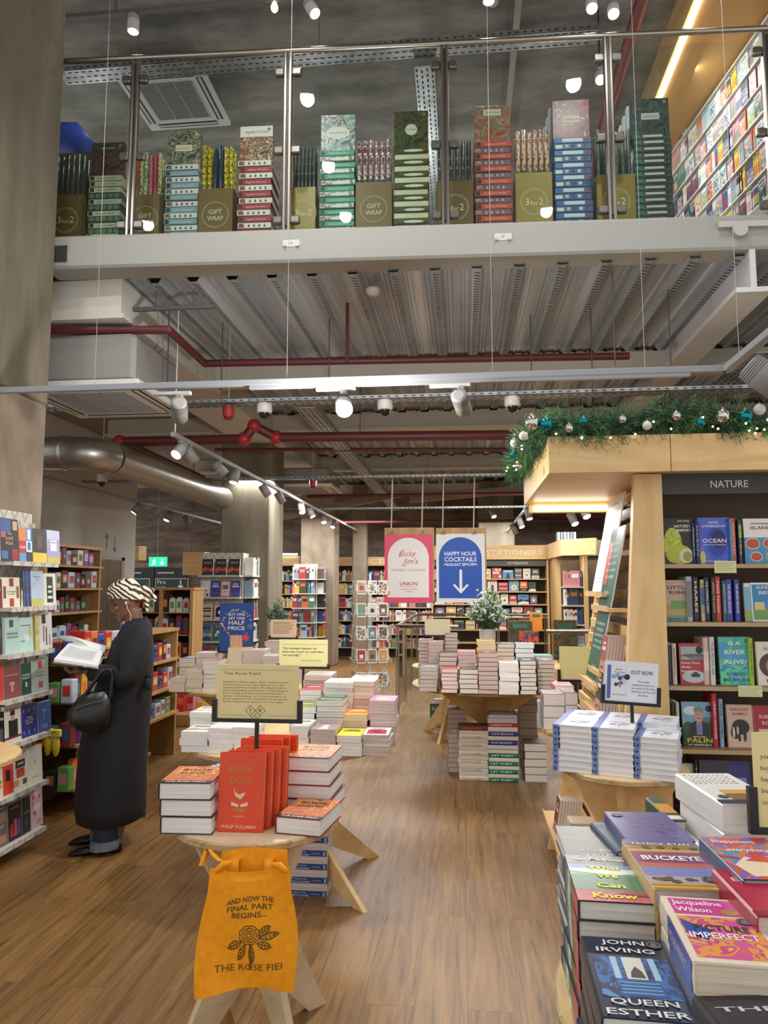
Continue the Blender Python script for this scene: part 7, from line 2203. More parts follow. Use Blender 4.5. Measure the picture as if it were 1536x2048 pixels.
def rose_card(m, X, w, h):
    k = M('#6d6246', .6)
    m.text('The Rose Field', .075 * h, k, X @ T(.09 * w, .81 * h, 0), 'L', width=.44 * w)
    rows = ['Published thirty years after readers were', 'first introduced to Lyra Belacqua in the', 'seminal Northern Lights, The Rose Field is', 'the breathtaking culmination of The Book of', "Dust trilogy and finds Lyra and Malcolm's", 'quests converging, as crucial answers to', 'great mysteries are revealed and the power', 'of the Magisterium grows ever stronger.']
    for i, s in enumerate(rows):
        m.text(s, .045 * h, k, X @ T(.08 * w, (.66 - i * .052) * h, 0), 'L', width=(.8 - .03 * ((i * 2) % 3)) * w)
    for y in (.9, .06):
        m.box((.06 * w, y * h, 0), (.94 * w if y > .5 else .38 * w, (y + .004) * h, .0003), k, X)
    m.box((.62 * w, .06 * h, 0), (.94 * w, .064 * h, .0003), k, X)
    d = M('#4f4632', .6)
    s = .095 * h
    for (cx_, cy_, ch) in ((.42 * w, .15 * h, 'T'), (.42 * w + s * 2, .15 * h, 'R'), (.42 * w + s, .15 * h - s, 'C')):
        pts = [(cx_ - s, cy_, 0), (cx_, cy_ + s, 0), (cx_ + s, cy_, 0), (cx_, cy_ - s, 0)]
        for p, q in zip(pts, pts[1:] + pts[:1]):
            m.tube([p, q], .0008, d, 4, X)
        m.text(ch, s * .95, d, X @ T(cx_, cy_ - s * .33, .0003), bold=.02)
card_sign(515, 1383, 2.68, 164, 108, ZT, 'large cream card about a new novel in a black stand on the front table', '#e2d29a', rose_card, holder=True)
def quote_card(m, X, w, h):
    k = M('#3a382c', .6)
    for i, s in enumerate(("\"It's always better to", 'have too much to read than', 'not enough."')):
        m.text(s, .1 * h, k, X @ T(.07 * w, (.64 - i * .125) * h, 0), 'L', width=(.7, .84, .38)[i] * w, bold=.015)
    m.text('-Ann Patchett', .085 * h, M('#77735a', .6), X @ T(.66 * w, .2 * h, 0), width=.42 * w)
    m.box((.05 * w, .82 * h, 0), (.95 * w, .824 * h, .0003), k, X)
card_sign(607, 1306, 4.62, 97, 54, ZT, 'cream quotation card about reading in a black stand among white paperbacks', '#ddd79b', quote_card, hold_h=.1)
def small_card(m, X, w, h):
    lines(m, X, .1 * w, .9 * w, .78 * h, 6, .11 * h, M('#8a6a55', .6), .006)
    m.text('The more that you read', .09 * h, M('#6a5645', .6), X @ T(.5 * w, .84 * h, 0), width=.8 * w)
card_sign(567, 1257, 6.5, 52, 36, ZT, 'small cream quote card in a black stand among the stacks beyond the poster', '#e3c9a3', small_card, hold_h=.1)
def half_price(m, X, w, h):
    k = M('#e3d8cf', .5)
    for i, (s, sz, wd) in enumerate((('BUY ONE', .075, .48), ('GET ONE', .075, .48), ('HALF', .115, .46), ('PRICE', .105, .5))):
        m.text(s, sz * h, k, X @ T(.5 * w, (.735, .655, .55, .44)[i] * h, .0004), width=wd * w, bold=.01)
    r_ = random.Random(3)
    for i in range(70):
        a = r_.uniform(-.3, math.pi + .3) if i < 45 else r_.uniform(math.pi, 2 * math.pi)
        R_ = r_.uniform(.36, .46)
        c = ['#c9843a', '#d94a4f', '#6f9a5a', '#e3d06a', '#a8b9d6', '#e9e3d6'][i % 6]
        m.disc((.5 * w + R_ * w * math.cos(a), .58 * h + R_ * h * .72 * math.sin(a) * .9, .0002), r_.uniform(.008, .024) * w, M(c, .5), 6, X)
    rect(m, X, .32 * w, .06 * h, .68 * w, .33 * h, M('#d9b9a3', .5))
    for i in range(6):
        rect(m, X @ T(0, 0, .0002), (.34 + i * .06) * w, .06 * h, (.36 + i * .06) * w, .33 * h, M('#b8434a', .5))
    m.poly([(.62 * w, .3 * h, 0), (.8 * w, .2 * h, 0), (.9 * w, .28 * h, 0), (.78 * w, .36 * h, 0)], M('#b8434a', .5), X @ T(0, 0, .0003))
card_sign(473, 1254, 6.12, 68, 97, ZT, 'dark blue festive poster offering a second book at half price', '#22468a', half_price, hold_h=.1)
card_sign(875, 1254, 6.62, 51, 32, ZT, 'blank pale card standing beside the steel railing on the plant table', '#d9d3b0', None, hold_h=.05)
card_sign(1150, 1326, 4.78, 62, 66, .7205, 'pale yellow card in a black stand on the small table by the slatted display', '#dcd79a', None, hold_h=.3)
def out_now(m, X, w, h):
    rect(m, X, .05 * w, .06 * h, .12 * w, .9 * h, M('#5468ae', .5)); rect(m, X, .12 * w, .1 * h, .45 * w, .9 * h, M('#dfe3ea', .5))
    dots(m, X @ T(.12 * w, .3 * h, .0003), .33 * w, .4 * h, 14, ['#8fa3c4', '#33405f', '#c4cfe0', '#5f74a3'], 6, .3, .9, .05, .15)
    m.disc((.29 * w, .38 * h, .0009), .02 * w, M('#c4562f', .5), 8, X)
    m.text('Always', .06 * h, M('#33405f', .5), X @ T(.27 * w, .78 * h, .0005)); m.text('Remember', .06 * h, M('#33405f', .5), X @ T(.29 * w, .71 * h, .0005)); m.text('Charlie Mackesy', .05 * h, M('#33405f', .5), X @ T(.28 * w, .15 * h, .0005), width=.26 * w)
    m.disc((.42 * w, .62 * h, .001), .055 * w, M('#22252c', .5), 16, X)
    k = M('#33384a', .5)
    m.text('OUT NOW', .14 * h, k, X @ T(.7 * w, .7 * h, .0003), width=.42 * w, bold=.01)
    for i, s in enumerate(('The hugely', 'anticipated return to', 'the world of The Boy,', 'the Mole, the Fox and', 'the Horse.')):
        m.text(s, .07 * h, k, X @ T(.73 * w, (.5 - i * .085) * h, .0003), width=(.22, .42, .44, .44, .2)[i] * w)
card_sign(1262, 1364, 3.62, 107, 80, ZT, 'white OUT NOW card in a black stand on the white and blue book table', '#e3e6f0', out_now, tilt=.06, hold_h=.4)
def edge_card(m, X, w, h):
    k = M('#5f5740', .6)
    for i, s in enumerate(("you can't", 'buy', 'happiness', 'but books', 'come close')):
        m.text(s, .07 * h, k, X @ T(.1 * w, (.72 - i * .12) * h, 0), 'L')
card_sign(1580, 1560, 1.68, 146, 190, ZT, 'tall cream card in a black stand cut by the edge of the view', '#d9cb93', edge_card, hold_h=.42)
# green exit sign and wooden boxes on the rear left wall
a, b = at(298, 1114, y=16.9), at(334, 1133, y=16.9)
r = empty('exit_sign', (a.x, 16.9, b.z), 0, 'lit green emergency exit sign with running figure over the black doors', 'sign')
w, h = b.x - a.x, a.z - b.z
m = MB(); m.bbox((0, 0, 0), (w, .05, h), M('#cfd6d2', .5), .005); m.build('housing', r)
X = frame((0, -.001, 0), (1, 0, 0), (0, 0, 1))
m = MB(); rect(m, X, .0, 0, w, h, M('#1fb58a', .5, emit=1.3)); k = M('#e6fff4', .5, emit=1.3)
Z = X @ T(0, 0, .002)
m.disc((.33 * w, .76 * h, 0), .06 * h, k, 10, Z)
for p in ([(.27, .7), (.33, .68), (.3, .42), (.24, .45)], [(.24, .45), (.3, .46), (.4, .3), (.36, .26), (.3, .36), (.2, .14), (.15, .17)], [(.2, .62), (.28, .68), (.28, .64), (.18, .55)], [(.32, .66), (.4, .56), (.38, .53), (.31, .6)]):
    m.poly([(u * w, v * h, 0) for u, v in p], k, Z)
rect(m, Z, .7 * w, .35 * h, .76 * w, .8 * h, k); m.poly([(.6 * w, .45 * h, .0), (.64 * w, .5 * h, 0), (.73 * w, .28 * h, 0), (.82 * w, .5 * h, 0), (.86 * w, .45 * h, 0), (.73 * w, .15 * h, 0)], k, Z)
m.build('lit_face', r)
wire((a.x + .2, 16.93, a.z), (a.x + .2, 16.93, ZD), 'thin rod holding the green exit sign', 'hanging_rod', .006)
for (p0, p1, q0, q1, yy, lab) in ((240, 1092, 277, 1120, 11.8, 'blank wooden header box above the black doors beside the lift wall'), (366, 1104, 408, 1150, 12.5, 'plain wooden box behind the tall pillar shelves')):
    a, b = at(p0, p1, y=yy), at(q0, q1, y=yy)
    m = MB(); m.bbox((a.x, yy, b.z), (b.x, yy + .3, a.z), BIRCH_H, .004); m.cyl((a.x + .1, yy + .15, a.z), (a.x + .1, yy + .15, ZD), .006, BLACK, 6)
    tag(m.build('header_box'), lab, 'sign box')
# ------------------------------------------------------------------ the reader
fwd = Vector((-.94, -.34, 0)).normalized()
lft = Vector((fwd.y * -1, fwd.x, 0))            # her left, towards the viewer
PO = at(238, 1690, y=4.5); PO.z = 0
up_ = (UP + fwd * .028).normalized()
f_ = fwd - up_ * fwd.dot(up_)
PX = frame(PO, f_, up_.cross(f_), up_)
SC = .0031
def pf(px): return (238 - px) * .00305
def pz(py): return (1690 - py) * SC
def oval(x0, x1, ry, z, n=28, p=2.3, wob=0, ph=0, yo=0):
    c, a = (x0 + x1) / 2, abs(x1 - x0) / 2
    out = []
    for k in range(n):
        t = 2 * math.pi * k / n
        ct, st = math.cos(t), math.sin(t)
        q = 1 + wob * math.sin(5 * t + ph) + wob * .6 * math.sin(9 * t + 2 * ph)
        out.append((c + a * q * math.copysign(abs(ct) ** (2 / p), ct), yo + ry * q * math.copysign(abs(st) ** (2 / p), st), z))
    return out
SKIN = noise_mat('deep_brown_skin', [(.3, '#6a4630'), (.7, '#7c5740')], (30, 30, 30), 3, .45)
person = empty('person', PO, 0, 'person in long black coat and zebra striped headwrap reading a book', 'person')
def pbuild(m, name, par=None, mats=None):
    o = m.build(name, par or person)
    if par is None:
        o.matrix_parent_inverse = person.matrix_basis.inverted()
    return o
HC = Vector((pf(250), .0, pz(1203)))
HX = PX @ Matrix.Translation(HC) @ Matrix.Rotation(math.radians(20), 4, 'Y')
m = MB()
b = M('#48301f', .5)
K = 1.0
rings = [(-.116, .074, .025, .022), (-.108, .088, .0, .036), (-.088, .091, -.03, .05), (-.06, .087, -.06, .06), (-.03, .084, -.078, .066), (0, .08, -.09, .071), (.03, .088, -.096, .074), (.06, .086, -.098, .074), (.09, .068, -.085, .062), (.112, .03, -.045, .035)]
m.loft([oval(xb, xf, wy, z, 24, 2.2) for (z, xf, xb, wy) in rings], SKIN, HX)
m.tube([(.078, 0, .012), (.092, 0, -.008), (.104, 0, -.03), (.094, 0, -.042)], [.009, .0105, .0145, .008], SKIN, 10, HX)
for sg in (-1, 1):
    m.ball((.09, sg * .013, -.036), .0095, SKIN, 8, HX)
    m.ball((.078, sg * .03, .016), .02, SKIN, 10, HX, (.7, 1.2, .5))       # brow ridge
    m.ball((.07, sg * .034, -.028), .026, SKIN, 10, HX, (.7, 1, .8))       # cheek
    m.ball((-.008, sg * .073, -.012), .024, SKIN, 10, HX, (.8, .35, 1.25))  # ear
m.ball((.088, 0, -.058), .013, SKIN, 10, HX, (.75, 1.7, .55)); m.ball((.087, 0, -.071), .014, SKIN, 10, HX, (.75, 1.5, .6)); m.ball((.078, 0, -.1), .019, SKIN, 10, HX)
NK = Vector((pf(268), 0, pz(1262)))
m.tube([HX.inverted() @ HX @ Vector(p) for p in ((-.03, 0, -.05),)] and [PX @ (HC + Vector((-.035, 0, -.06))), PX @ NK, PX @ (NK + Vector((0, 0, -.06)))], [.055, .055, .07], SKIN, 16)
tor = [oval(pf(292), pf(250), .10, pz(1262)), oval(pf(298), pf(238), .165, pz(1290)), oval(pf(296), pf(228), .16, pz(1350)), oval(pf(288), pf(218), .14, pz(1400)), oval(pf(290), pf(212), .165, pz(1450)), oval(pf(285), pf(210), .16, pz(1500))]
m.loft(tor, SKIN, PX)
for sg, off in ((1, 0), (-1, .03)):
    m.tube([(pf(250), sg * .09, pz(1480)), (pf(246), sg * .09, pz(1580)), (pf(232) + off, sg * .095, pz(1662)), (pf(228) + off, sg * .095, pz(1680))], [.085, .062, .05, .045], SKIN, 12, PX)
ELN, WRN = Vector((pf(258), .215, pz(1350))), Vector((pf(178), .11, pz(1341)))
ELF, WRF = Vector((pf(240), -.2, pz(1345))), Vector((pf(182), -.07, pz(1338)))
for sh, el, wr in ((Vector((pf(274), .165, pz(1283))), ELN, WRN), (Vector((pf(270), -.165, pz(1283))), ELF, WRF)):
    m.tube([sh, sh.lerp(el, .5), el, el.lerp(wr, .5), wr], [.05, .045, .04, .036, .026], SKIN, 12, PX)
# hands: palm, four fingers under the book and a thumb on its edge
for wr, sg in ((WRN, 1), (WRF, -1)):
    f = Vector((1, -.25 * sg, .12)).normalized()
    side = Vector((0, -sg, .15))
    p0 = wr + f * .045
    m.ball(tuple(p0), .04, SKIN, 12, PX, (1.15, .95, .5))
    for i in range(4):
        L = (.062, .07, .066, .052)[i]
        q = p0 + f * .025 + Vector((0, (i - 1.5) * .019, -.002))
        m.tube([q, q + f * L * .55 + Vector((0, 0, -.008)), q + f * L * .9 + Vector((0, 0, .006)), q + f * L * 1.0 + Vector((0, 0, .022))], [.0105, .0098, .009, .007], SKIN, 8, PX)
    q = p0 + Vector((-.005, sg * .03, .01))
    m.tube([q, q + Vector((.02, sg * .014, .026)), q + Vector((.045, sg * .004, .044))], [.012, .0105, .0085], SKIN, 8, PX)
bod = m.build('body')
md = bod.modifiers.new('skin_surface', 'REMESH'); md.mode = 'VOXEL'; md.voxel_size = .0048; md.use_smooth_shade = True
md = bod.modifiers.new('smooth', 'SMOOTH'); md.iterations = 3; md.factor = .5
dg = bpy.context.evaluated_depsgraph_get()
me = bpy.data.meshes.new_from_object(bod.evaluated_get(dg))
bod.modifiers.clear()
bod.data = me
bod.parent = person
bod.matrix_parent_inverse = person.matrix_basis.inverted()
for sg in (1, -1):
    m = MB(HX)
    m.ball((.0805, sg * .031, -.003), .011, M('#1b120e', .3), 10, None, (.55, 1.2, .28)); pbuild(m, 'eye')
    m = MB(HX); m.tube([(.089, sg * .016, .024), (.086, sg * .035, .03), (.074, sg * .052, .022)], .003, M('#1a110d', .6), 6); pbuild(m, 'eyebrow')
m = MB(HX); m.ball((.094, 0, -.0575), .0105, M('#5d3329', .4), 10, None, (.65, 1.8, .42)); m.ball((.0935, 0, -.071), .011, M('#6a3b2f', .4), 10, None, (.65, 1.6, .5)); pbuild(m, 'lips')
# headwrap
def zebra():
    mt, nt, bs = nodes('zebra_print_cloth')
    v = coords(nt, 'Object', (1, 1, 1), (.5, .9, .4))
    wv = N(nt, 'ShaderNodeTexWave', i_Scale=13.0, i_Distortion=5.5, i_Detail=1.5, wave_type='BANDS'); wv.inputs['Detail Scale'].default_value = 1.1
    nt.links.new(v, wv.inputs['Vector'])
    r_ = ramp(nt, [(0, '#17130f'), (.46, '#d6c9b4')], 'CONSTANT')
    nt.links.new(wv.outputs['Fac'], r_.inputs[0]); nt.links.new(r_.outputs[0], bs.inputs['Base Color']); bs.inputs['Roughness'].default_value = .6
    return mt
ZB = zebra()
m = MB(HX)
prof = []
for i in range(13):
    a = math.pi / 2 * i / 12
    rr = []
    for k in range(32):
        t = 2 * math.pi * k / 32
        ct, st = math.cos(t), math.sin(t)
        low = .045 + (.025 if ct > 0 else -.08) * abs(ct) - .03 * abs(st)        # hem: brow in front, nape behind
        z = low + (.135 - low) * math.sin(a)
        q = math.cos(a) ** .72
        rr.append(((.004 + .0) + ct * (.098 if ct > 0 else .122) * q - .012 * math.sin(a), st * .089 * q, z + .004 * math.sin(7 * t + 3 * a)))
    prof.append(rr)
m.loft(prof, ZB, caps=False)
m.ball((-.125, .0, .005), .045, ZB, 14, None, (.9, 1, 1)); m.ball((-.155, .01, -.005), .026, ZB, 10)
m.tube([(-.12, .03, -.02), (-.11, .05, -.07), (-.095, .055, -.115)], [.018, .015, .007], ZB, 8)
m.tube([(-.15, -.01, -.015), (-.165, .01, -.05), (-.15, .02, -.08)], [.014, .016, .008], ZB, 8)
pbuild(m, 'headwrap')
COAT = noise_mat('black_wool', [(.3, '#0d0d10'), (.7, '#16161a')], (60, 60, 60), 4, .85)
m = MB(PX)
cs = [(1240, 291, 262, .075), (1248, 297, 248, .105), (1262, 301, 238, .165), (1284, 303, 226, .198), (1320, 304, 214, .205), (1360, 304, 196, .2), (1400, 301, 182, .195), (1445, 298, 168, .205), (1500, 294, 160, .22), (1560, 291, 156, .235), (1605, 289, 154, .245), (1630, 287, 158, .24), (1634, 280, 166, .225)]
m.loft([oval(pf(xb), pf(xf), ry, pz(y), 44, 2.2, 0 if y < 1380 else .012 * (y - 1380) / 250, y * .004) for (y, xb, xf, ry) in cs], COAT)
m.poly([(pf(292), .02, pz(1560)), (pf(290), .03, pz(1637)), (pf(284), .09, pz(1632)), (pf(285), .07, pz(1560))], COAT)
coat = pbuild(m, 'coat')
for el, wr, s0 in ((ELN, WRN, Vector((pf(279), .15, pz(1276)))), (ELF, WRF, Vector((pf(276), -.15, pz(1276))))):
    m = MB(PX)
    w2 = wr.lerp(el, .12)
    m.tube([s0 + Vector((0, -.03 if s0.y > 0 else .03, .02)), s0 + Vector((0, .015 if s0.y > 0 else -.015, -.03)), s0.lerp(el, .55), el + Vector((-.01, 0, .01)), el + Vector((.02, 0, -.012)), el.lerp(w2, .5), w2], [.06, .082, .078, .074, .072, .062, .05], COAT, 18)
    pbuild(m, 'sleeve', coat)
m = MB(PX)
for sg in (1, -1):      # lapels and standing collar
    m.loft([[(pf(292), sg * .055, pz(1262)), (pf(285), sg * .1, pz(1256)), (pf(283), sg * .105, pz(1252)), (pf(291), sg * .05, pz(1236))], [(pf(262), sg * .085, pz(1262)), (pf(250), sg * .125, pz(1275)), (pf(247), sg * .125, pz(1270)), (pf(258), sg * .07, pz(1250))], [(pf(226), sg * .04, pz(1292)), (pf(222), sg * .085, pz(1306)), (pf(220), sg * .085, pz(1302)), (pf(223), sg * .03, pz(1284))], [(pf(211), sg * .012, pz(1335)), (pf(210), sg * .02, pz(1337)), (pf(209), sg * .02, pz(1335)), (pf(209), sg * .01, pz(1332))]], COAT)
pbuild(m, 'collar', coat)
m = MB(PX); m.box((pf(303), .02, pz(1372)), (pf(296), .16, pz(1352)), COAT); m.tube([(pf(296), .17, pz(1362)), (pf(298), .2, pz(1366)), (pf(300), .19, pz(1380))], [.02, .022, .012], COAT, 8); pbuild(m, 'belt', coat)
DEN, CUF = noise_mat('blue_denim', [(.3, '#1b2537'), (.7, '#2c3a55')], (80, 80, 20), 4, .8), noise_mat('turned_denim', [(.3, '#5d6878'), (.7, '#7d8896')], (80, 80, 20), 4, .8)
SHOE = M('#0c0c0d', .28)
for sg, off in ((1, 0), (-1, .03)):
    y = sg * .105
    m = MB(PX)
    m.loft([oval(pf(243) + off, pf(193) + off, .085, z, 24, 2.2, .02, z * 20, y) for z in (.25, .15, .08)], DEN)
    j = pbuild(m, 'jeans_leg')
    m = MB(PX)
    m.loft([oval(pf(245) + off, pf(189) + off, .092, .088, 24, 2.2, .015, 1, y), oval(pf(246) + off, pf(187) + off, .096, .06, 24, 2.2, .02, 2, y), oval(pf(243) + off, pf(186) + off, .09, .034, 24, 2.2, .02, 2, y)], CUF)
    pbuild(m, 'turn_up', j)
    m = MB(PX)
    sh = [(-.03, .028, .05), (-.015, .042, .075), (.05, .042, .08), (.11, .04, .06), (.17, .046, .05), (.225, .04, .04), (.262, .025, .026), (.275, .008, .016)]
    m.loft([[(x + off + pf(238), y + wdt * math.cos(2 * math.pi * k / 14), .004 + max(0, hh * (.5 + .5 * math.sin(2 * math.pi * k / 14)))) for k in range(14)] for (x, wdt, hh) in sh], SHOE)
    pbuild(m, 'shoe')
m = MB(HX); m.tube([(.0, .082, -.018), (.005, .085, -.05), (-.0, .075, -.1), (.03, .06, -.15), (.055, .05, -.2), (.06, .04, -.26)], .0022, M('#d9d7d2', .5), 6); m.ball((.002, .084, -.016), .008, M('#d9d7d2', .5), 8); pbuild(m, 'earphone')
# the open book in her hands
bk = empty('open_book', PX @ Vector((pf(170), .05, pz(1310))), 0, 'open white paged book with a dark photographic cover held by the reader', 'book')
def bb(m, name):
    o = m.build(name, bk); o.matrix_parent_inverse = bk.matrix_basis.inverted(); return o
gA_, gB_ = Vector((pf(146), -.0, pz(1285))), Vector((pf(207), .0, pz(1306)))
for sg in (1, -1):
    o1 = Vector((pf(122), .19 * sg, pz(1310))) if sg > 0 else gA_ + Vector((.03, -.17, .03))
    o2 = Vector((pf(203), .19 * sg, pz(1327))) if sg > 0 else gB_ + Vector((.0, -.17, .02))
    m = MB(PX)
    dn = Vector((0, 0, -.018))
    v = []
    for a_, c_ in ((gA_, o1), (gB_, o2)):
        v += [a_, a_.lerp(c_, .25) + Vector((0, 0, .02)), a_.lerp(c_, .6) + Vector((0, 0, .012)), c_]
    vs = v + [p + dn for p in v]
    m.add(vs, [(0, 1, 5, 4), (1, 2, 6, 5), (2, 3, 7, 6), (8, 12, 13, 9), (9, 13, 14, 10), (10, 14, 15, 11), (3, 11, 15, 7), (0, 8, 9, 1), (1, 9, 10, 2), (2, 10, 11, 3), (4, 5, 13, 12), (5, 6, 14, 13), (6, 7, 15, 14)], M('#dcdcdc', .6))
    k_ = M('#8f9092', .6)
    if sg > 0:
        for i in range(16):
            t = .12 + i * .05
            p, q = gA_.lerp(gB_, .1).lerp(o1.lerp(o2, .1), t), gA_.lerp(gB_, .85).lerp(o1.lerp(o2, .85), t)
            z = Vector((0, 0, .0215 * math.sin(min(1, t * 2.2) * 1.57) * (1 - t * .6) + .003))
            m.tube([p + z, q + z], .0007, k_, 4)
    bb(m, 'page_block')
    m = MB(PX)
    cvv = [gA_ + dn * 1.1, o1 + dn * 1.1 + Vector((.01, .01 * sg, 0)), o2 + dn * 1.1 + Vector((-.005, .01 * sg, 0)), gB_ + dn * 1.1]
    m.add(cvv + [p + Vector((0, 0, -.004)) for p in cvv], [(0, 1, 2, 3), (7, 6, 5, 4), (0, 4, 5, 1), (1, 5, 6, 2), (2, 6, 7, 3), (3, 7, 4, 0)], art_mat('print_photo_cover', ['#2b2a2a', '#6a6560', '#3f3c3a', '#8f8a84'], 18))
    bb(m, 'cover')
m = MB(PX); q = Vector((pf(126), -.02, pz(1268)))
m.loft([[gA_ + Vector((0, 0, .005)), gB_.lerp(gA_, .5) + Vector((0, 0, .006))], [gA_ + Vector((.04, .03, .012)), gA_ + Vector((-.05, .03, .012))], [gA_ + Vector((.075, .06, .05)), gA_ + Vector((-.0, .05, .045))]], M('#e3e3e3', .6), caps=False, closed=False)
bb(m, 'loose_page')
# handbag on her forearm
hb = empty('handbag', PX @ Vector((pf(205), .27, pz(1400))), 0, 'slouchy black leather handbag hanging from the forearm of the reader', 'handbag')
LEA = M('#0d0d0e', .32)
def hbb(m, name):
    o = m.build(name, hb); o.matrix_parent_inverse = hb.matrix_basis.inverted(); return o
m = MB(PX)
m.loft([oval(pf(x1), pf(x0), ry, pz(y), 24, 2.4, .03, y * .05, .265) for (y, x0, x1, ry) in ((1374, 182, 226, .018), (1384, 170, 230, .05), (1405, 156, 233, .075), (1425, 150, 232, .08), (1440, 162, 228, .07), (1449, 186, 216, .04))], LEA)
hbb(m, 'bag_body')
m = MB(PX)
for dy in (0, .03):
    m.tube([(pf(180), .25 + dy, pz(1384)), (pf(196), .26 + dy, pz(1360)), (pf(214), .262 + dy, pz(1336)), (pf(228), .262 + dy, pz(1331)), (pf(234), .262 + dy, pz(1345)), (pf(230), .26 + dy, pz(1384))], .011, LEA, 8)
hbb(m, 'strap')
m = MB(PX); m.tube([(pf(165), .335, pz(1402)), (pf(195), .347, pz(1392)), (pf(224), .338, pz(1388))], .004, M('#55555a', .3, .7), 6); hbb(m, 'zip')

# ------------------------------------------------------------------ yellow tote bag on the front table
YEL = noise_mat('mustard_canvas', [(.3, '#ec9400'), (.7, '#fba500')], (40, 40, 40), 3, .8)
tb = at(490, 1735, y=2.29)
tA_, tB_ = at(420, 1736, y=2.29), at(580, 1730, y=2.29)
bA, bB = at(391, 1996, y=2.27), at(589, 1976, y=2.27)
r = empty('tote_bag', (tb.x, 2.29, bA.z), 0, 'mustard yellow tote bag printed with a rose hanging from the nearest table', 'bag')
def cloth(u, v):
    """u across 0..1, v up 0..1"""
    p = (bA.lerp(bB, u)).lerp(tA_.lerp(tB_, u), v ** 1.0)
    bul = .02 * math.sin(math.pi * u) ** .7 * (1 - .6 * v) + .006 * math.sin(9 * u + 5 * v) * (1 - v * .5) + .009 * math.sin(6 * (u + v) + 1.2) * (1 - v)
    if v < .12:
        p = p + Vector((0, 0, (.12 - v) * .16 * math.sin(math.pi * u * 1.1)))
    wide = .5 - u
    p = p + Vector((-wide * .05 * math.sin(math.pi * min(1, v * 1.25)) * .6, -bul, 0))
    if v > .93:
        p = p + Vector((0, 0, -.012 * math.sin(math.pi * u)))
    return p
n = 36
m = MB()
vs = [cloth(i / n, j / n) for j in range(n + 1) for i in range(n + 1)]
fq = [(j * (n + 1) + i, j * (n + 1) + i + 1, (j + 1) * (n + 1) + i + 1, (j + 1) * (n + 1) + i) for j in range(n) for i in range(n)]
m.add(vs, fq, YEL, None, True)
ink = M('#5f4a1c', .8)
def wrap(mm):
    """lay flat print (in 0..1 bag coordinates) onto the cloth"""
    out = []
    for p in mm.v:
        q = cloth(p.x, p.y)
        out.append(q + Vector((0, -.0016, 0)))
    m.add(out, mm.f, ink)
t = MB()
for s, v, wd, arc in (('AND NOW THE', .735, .52, .06), ('FINAL PART', .675, .5, .05), ('BEGINS...', .61, .38, .0)):
    q = MB(); q.text(s, .06, ink, None, width=wd, bold=.012)
    t.add([(p.x + .53, p.y + v - arc * (p.x * 2) ** 2 * 4 * .5, 0) for p in q.v], q.f, ink)
q = MB(); q.text('THE ROSE FIELD', .075, ink, None, 'L', width=.78)
# the end of the line runs into the fold at the side seam
keep = [f for f in q.f if max(q.v[i].x for i in f) < .7]
t.add([(p.x + .2, p.y + .19, 0) for p in q.v], keep, ink)
def strip(pts, w):
    pts = [Vector((a, b_, 0)) for a, b_ in pts]
    vv, ff = [], []
    for i, p in enumerate(pts):
        d = (pts[min(i + 1, len(pts) - 1)] - pts[max(i - 1, 0)]).normalized()
        nn = Vector((-d.y, d.x, 0)) * w
        vv += [p + nn, p - nn]
    ff = [(2 * i, 2 * i + 1, 2 * i + 3, 2 * i + 2) for i in range(len(pts) - 1)]
    t.add(vv, ff, ink)
cx_, cy_ = .54, .475
for k, (R_, nn) in enumerate(((.022, 6), (.045, 7), (.07, 7), (.095, 8))):
    for i in range(nn):
        a0 = 2 * math.pi * i / nn + k * .5
        strip([(cx_ + R_ * (1 + .12 * math.sin(s * math.pi)) * math.cos(a0 + s * 2 * math.pi / nn * 1.15), cy_ + .72 * R_ * (1 + .12 * math.sin(s * math.pi)) * math.sin(a0 + s * 2 * math.pi / nn * 1.15)) for s in [j / 6 for j in range(7)]], .0042)
for (bx_, by_, ex, ey, w) in ((.63, .47, .75, .53, .03), (.64, .45, .83, .465, .026), (.62, .41, .76, .37, .028), (.46, .42, .32, .365, .032), (.5, .4, .43, .27, .03), (.56, .4, .57, .24, .028)):
    d = Vector((ex - bx_, ey - by_)); nn = Vector((-d.y, d.x)).normalized() * w
    for sg in (1, -1):
        strip([(bx_ + d.x * s + sg * nn.x * math.sin(math.pi * s), by_ + d.y * s + sg * nn.y * math.sin(math.pi * s)) for s in [j / 7 for j in range(8)]], .0045)
    strip([(bx_, by_), (ex, ey)], .003)
    for s in (.3, .5, .7):
        for sg in (1, -1):
            strip([(bx_ + d.x * s, by_ + d.y * s), (bx_ + d.x * (s + .15) + sg * nn.x * .8, by_ + d.y * (s + .15) + sg * nn.y * .8)], .004)
strip([(.55, .4), (.565, .3), (.545, .2)], .008)
wrap(t)
rel(m, 'front_cloth', r)
m = MB()      # rear sheet, seen inside the open mouth
vs = []
for j in range(9):
    for i in range(13):
        u, v = i / 12, j / 8
        p = bA.lerp(bB, .06 + .86 * u).lerp(tA_.lerp(tB_, .06 + .86 * u), v * 1.12)
        vs.append(p + Vector((0, .035 + .02 * v - .01 * math.sin(math.pi * u), -.0 if v < 1 else -.03 * abs(u - .5))))
m.add(vs, [(j * 13 + i, j * 13 + i + 1, (j + 1) * 13 + i + 1, (j + 1) * 13 + i) for j in range(8) for i in range(12)], YEL, None, True)
rel(m, 'rear_cloth', r)
for px, yy in ((468, 2.32), (538, 2.32)):
    m = MB()
    a, c = at(px, 1750, y=yy), at(px + (3 if px < 500 else -2), 1690, y=yy)
    m.loft([[(p.x - .014, p.y, p.z), (p.x + .014, p.y, p.z), (p.x + .014, p.y + .003, p.z), (p.x - .014, p.y + .003, p.z)] for p in (a, a.lerp(c, .5), Vector((c.x, 2.5, .722)))], YEL)
    rel(m, 'strap', r)
m = MB()
a, c = at(415, 1698, y=2.36), at(402, 1732, y=2.36)
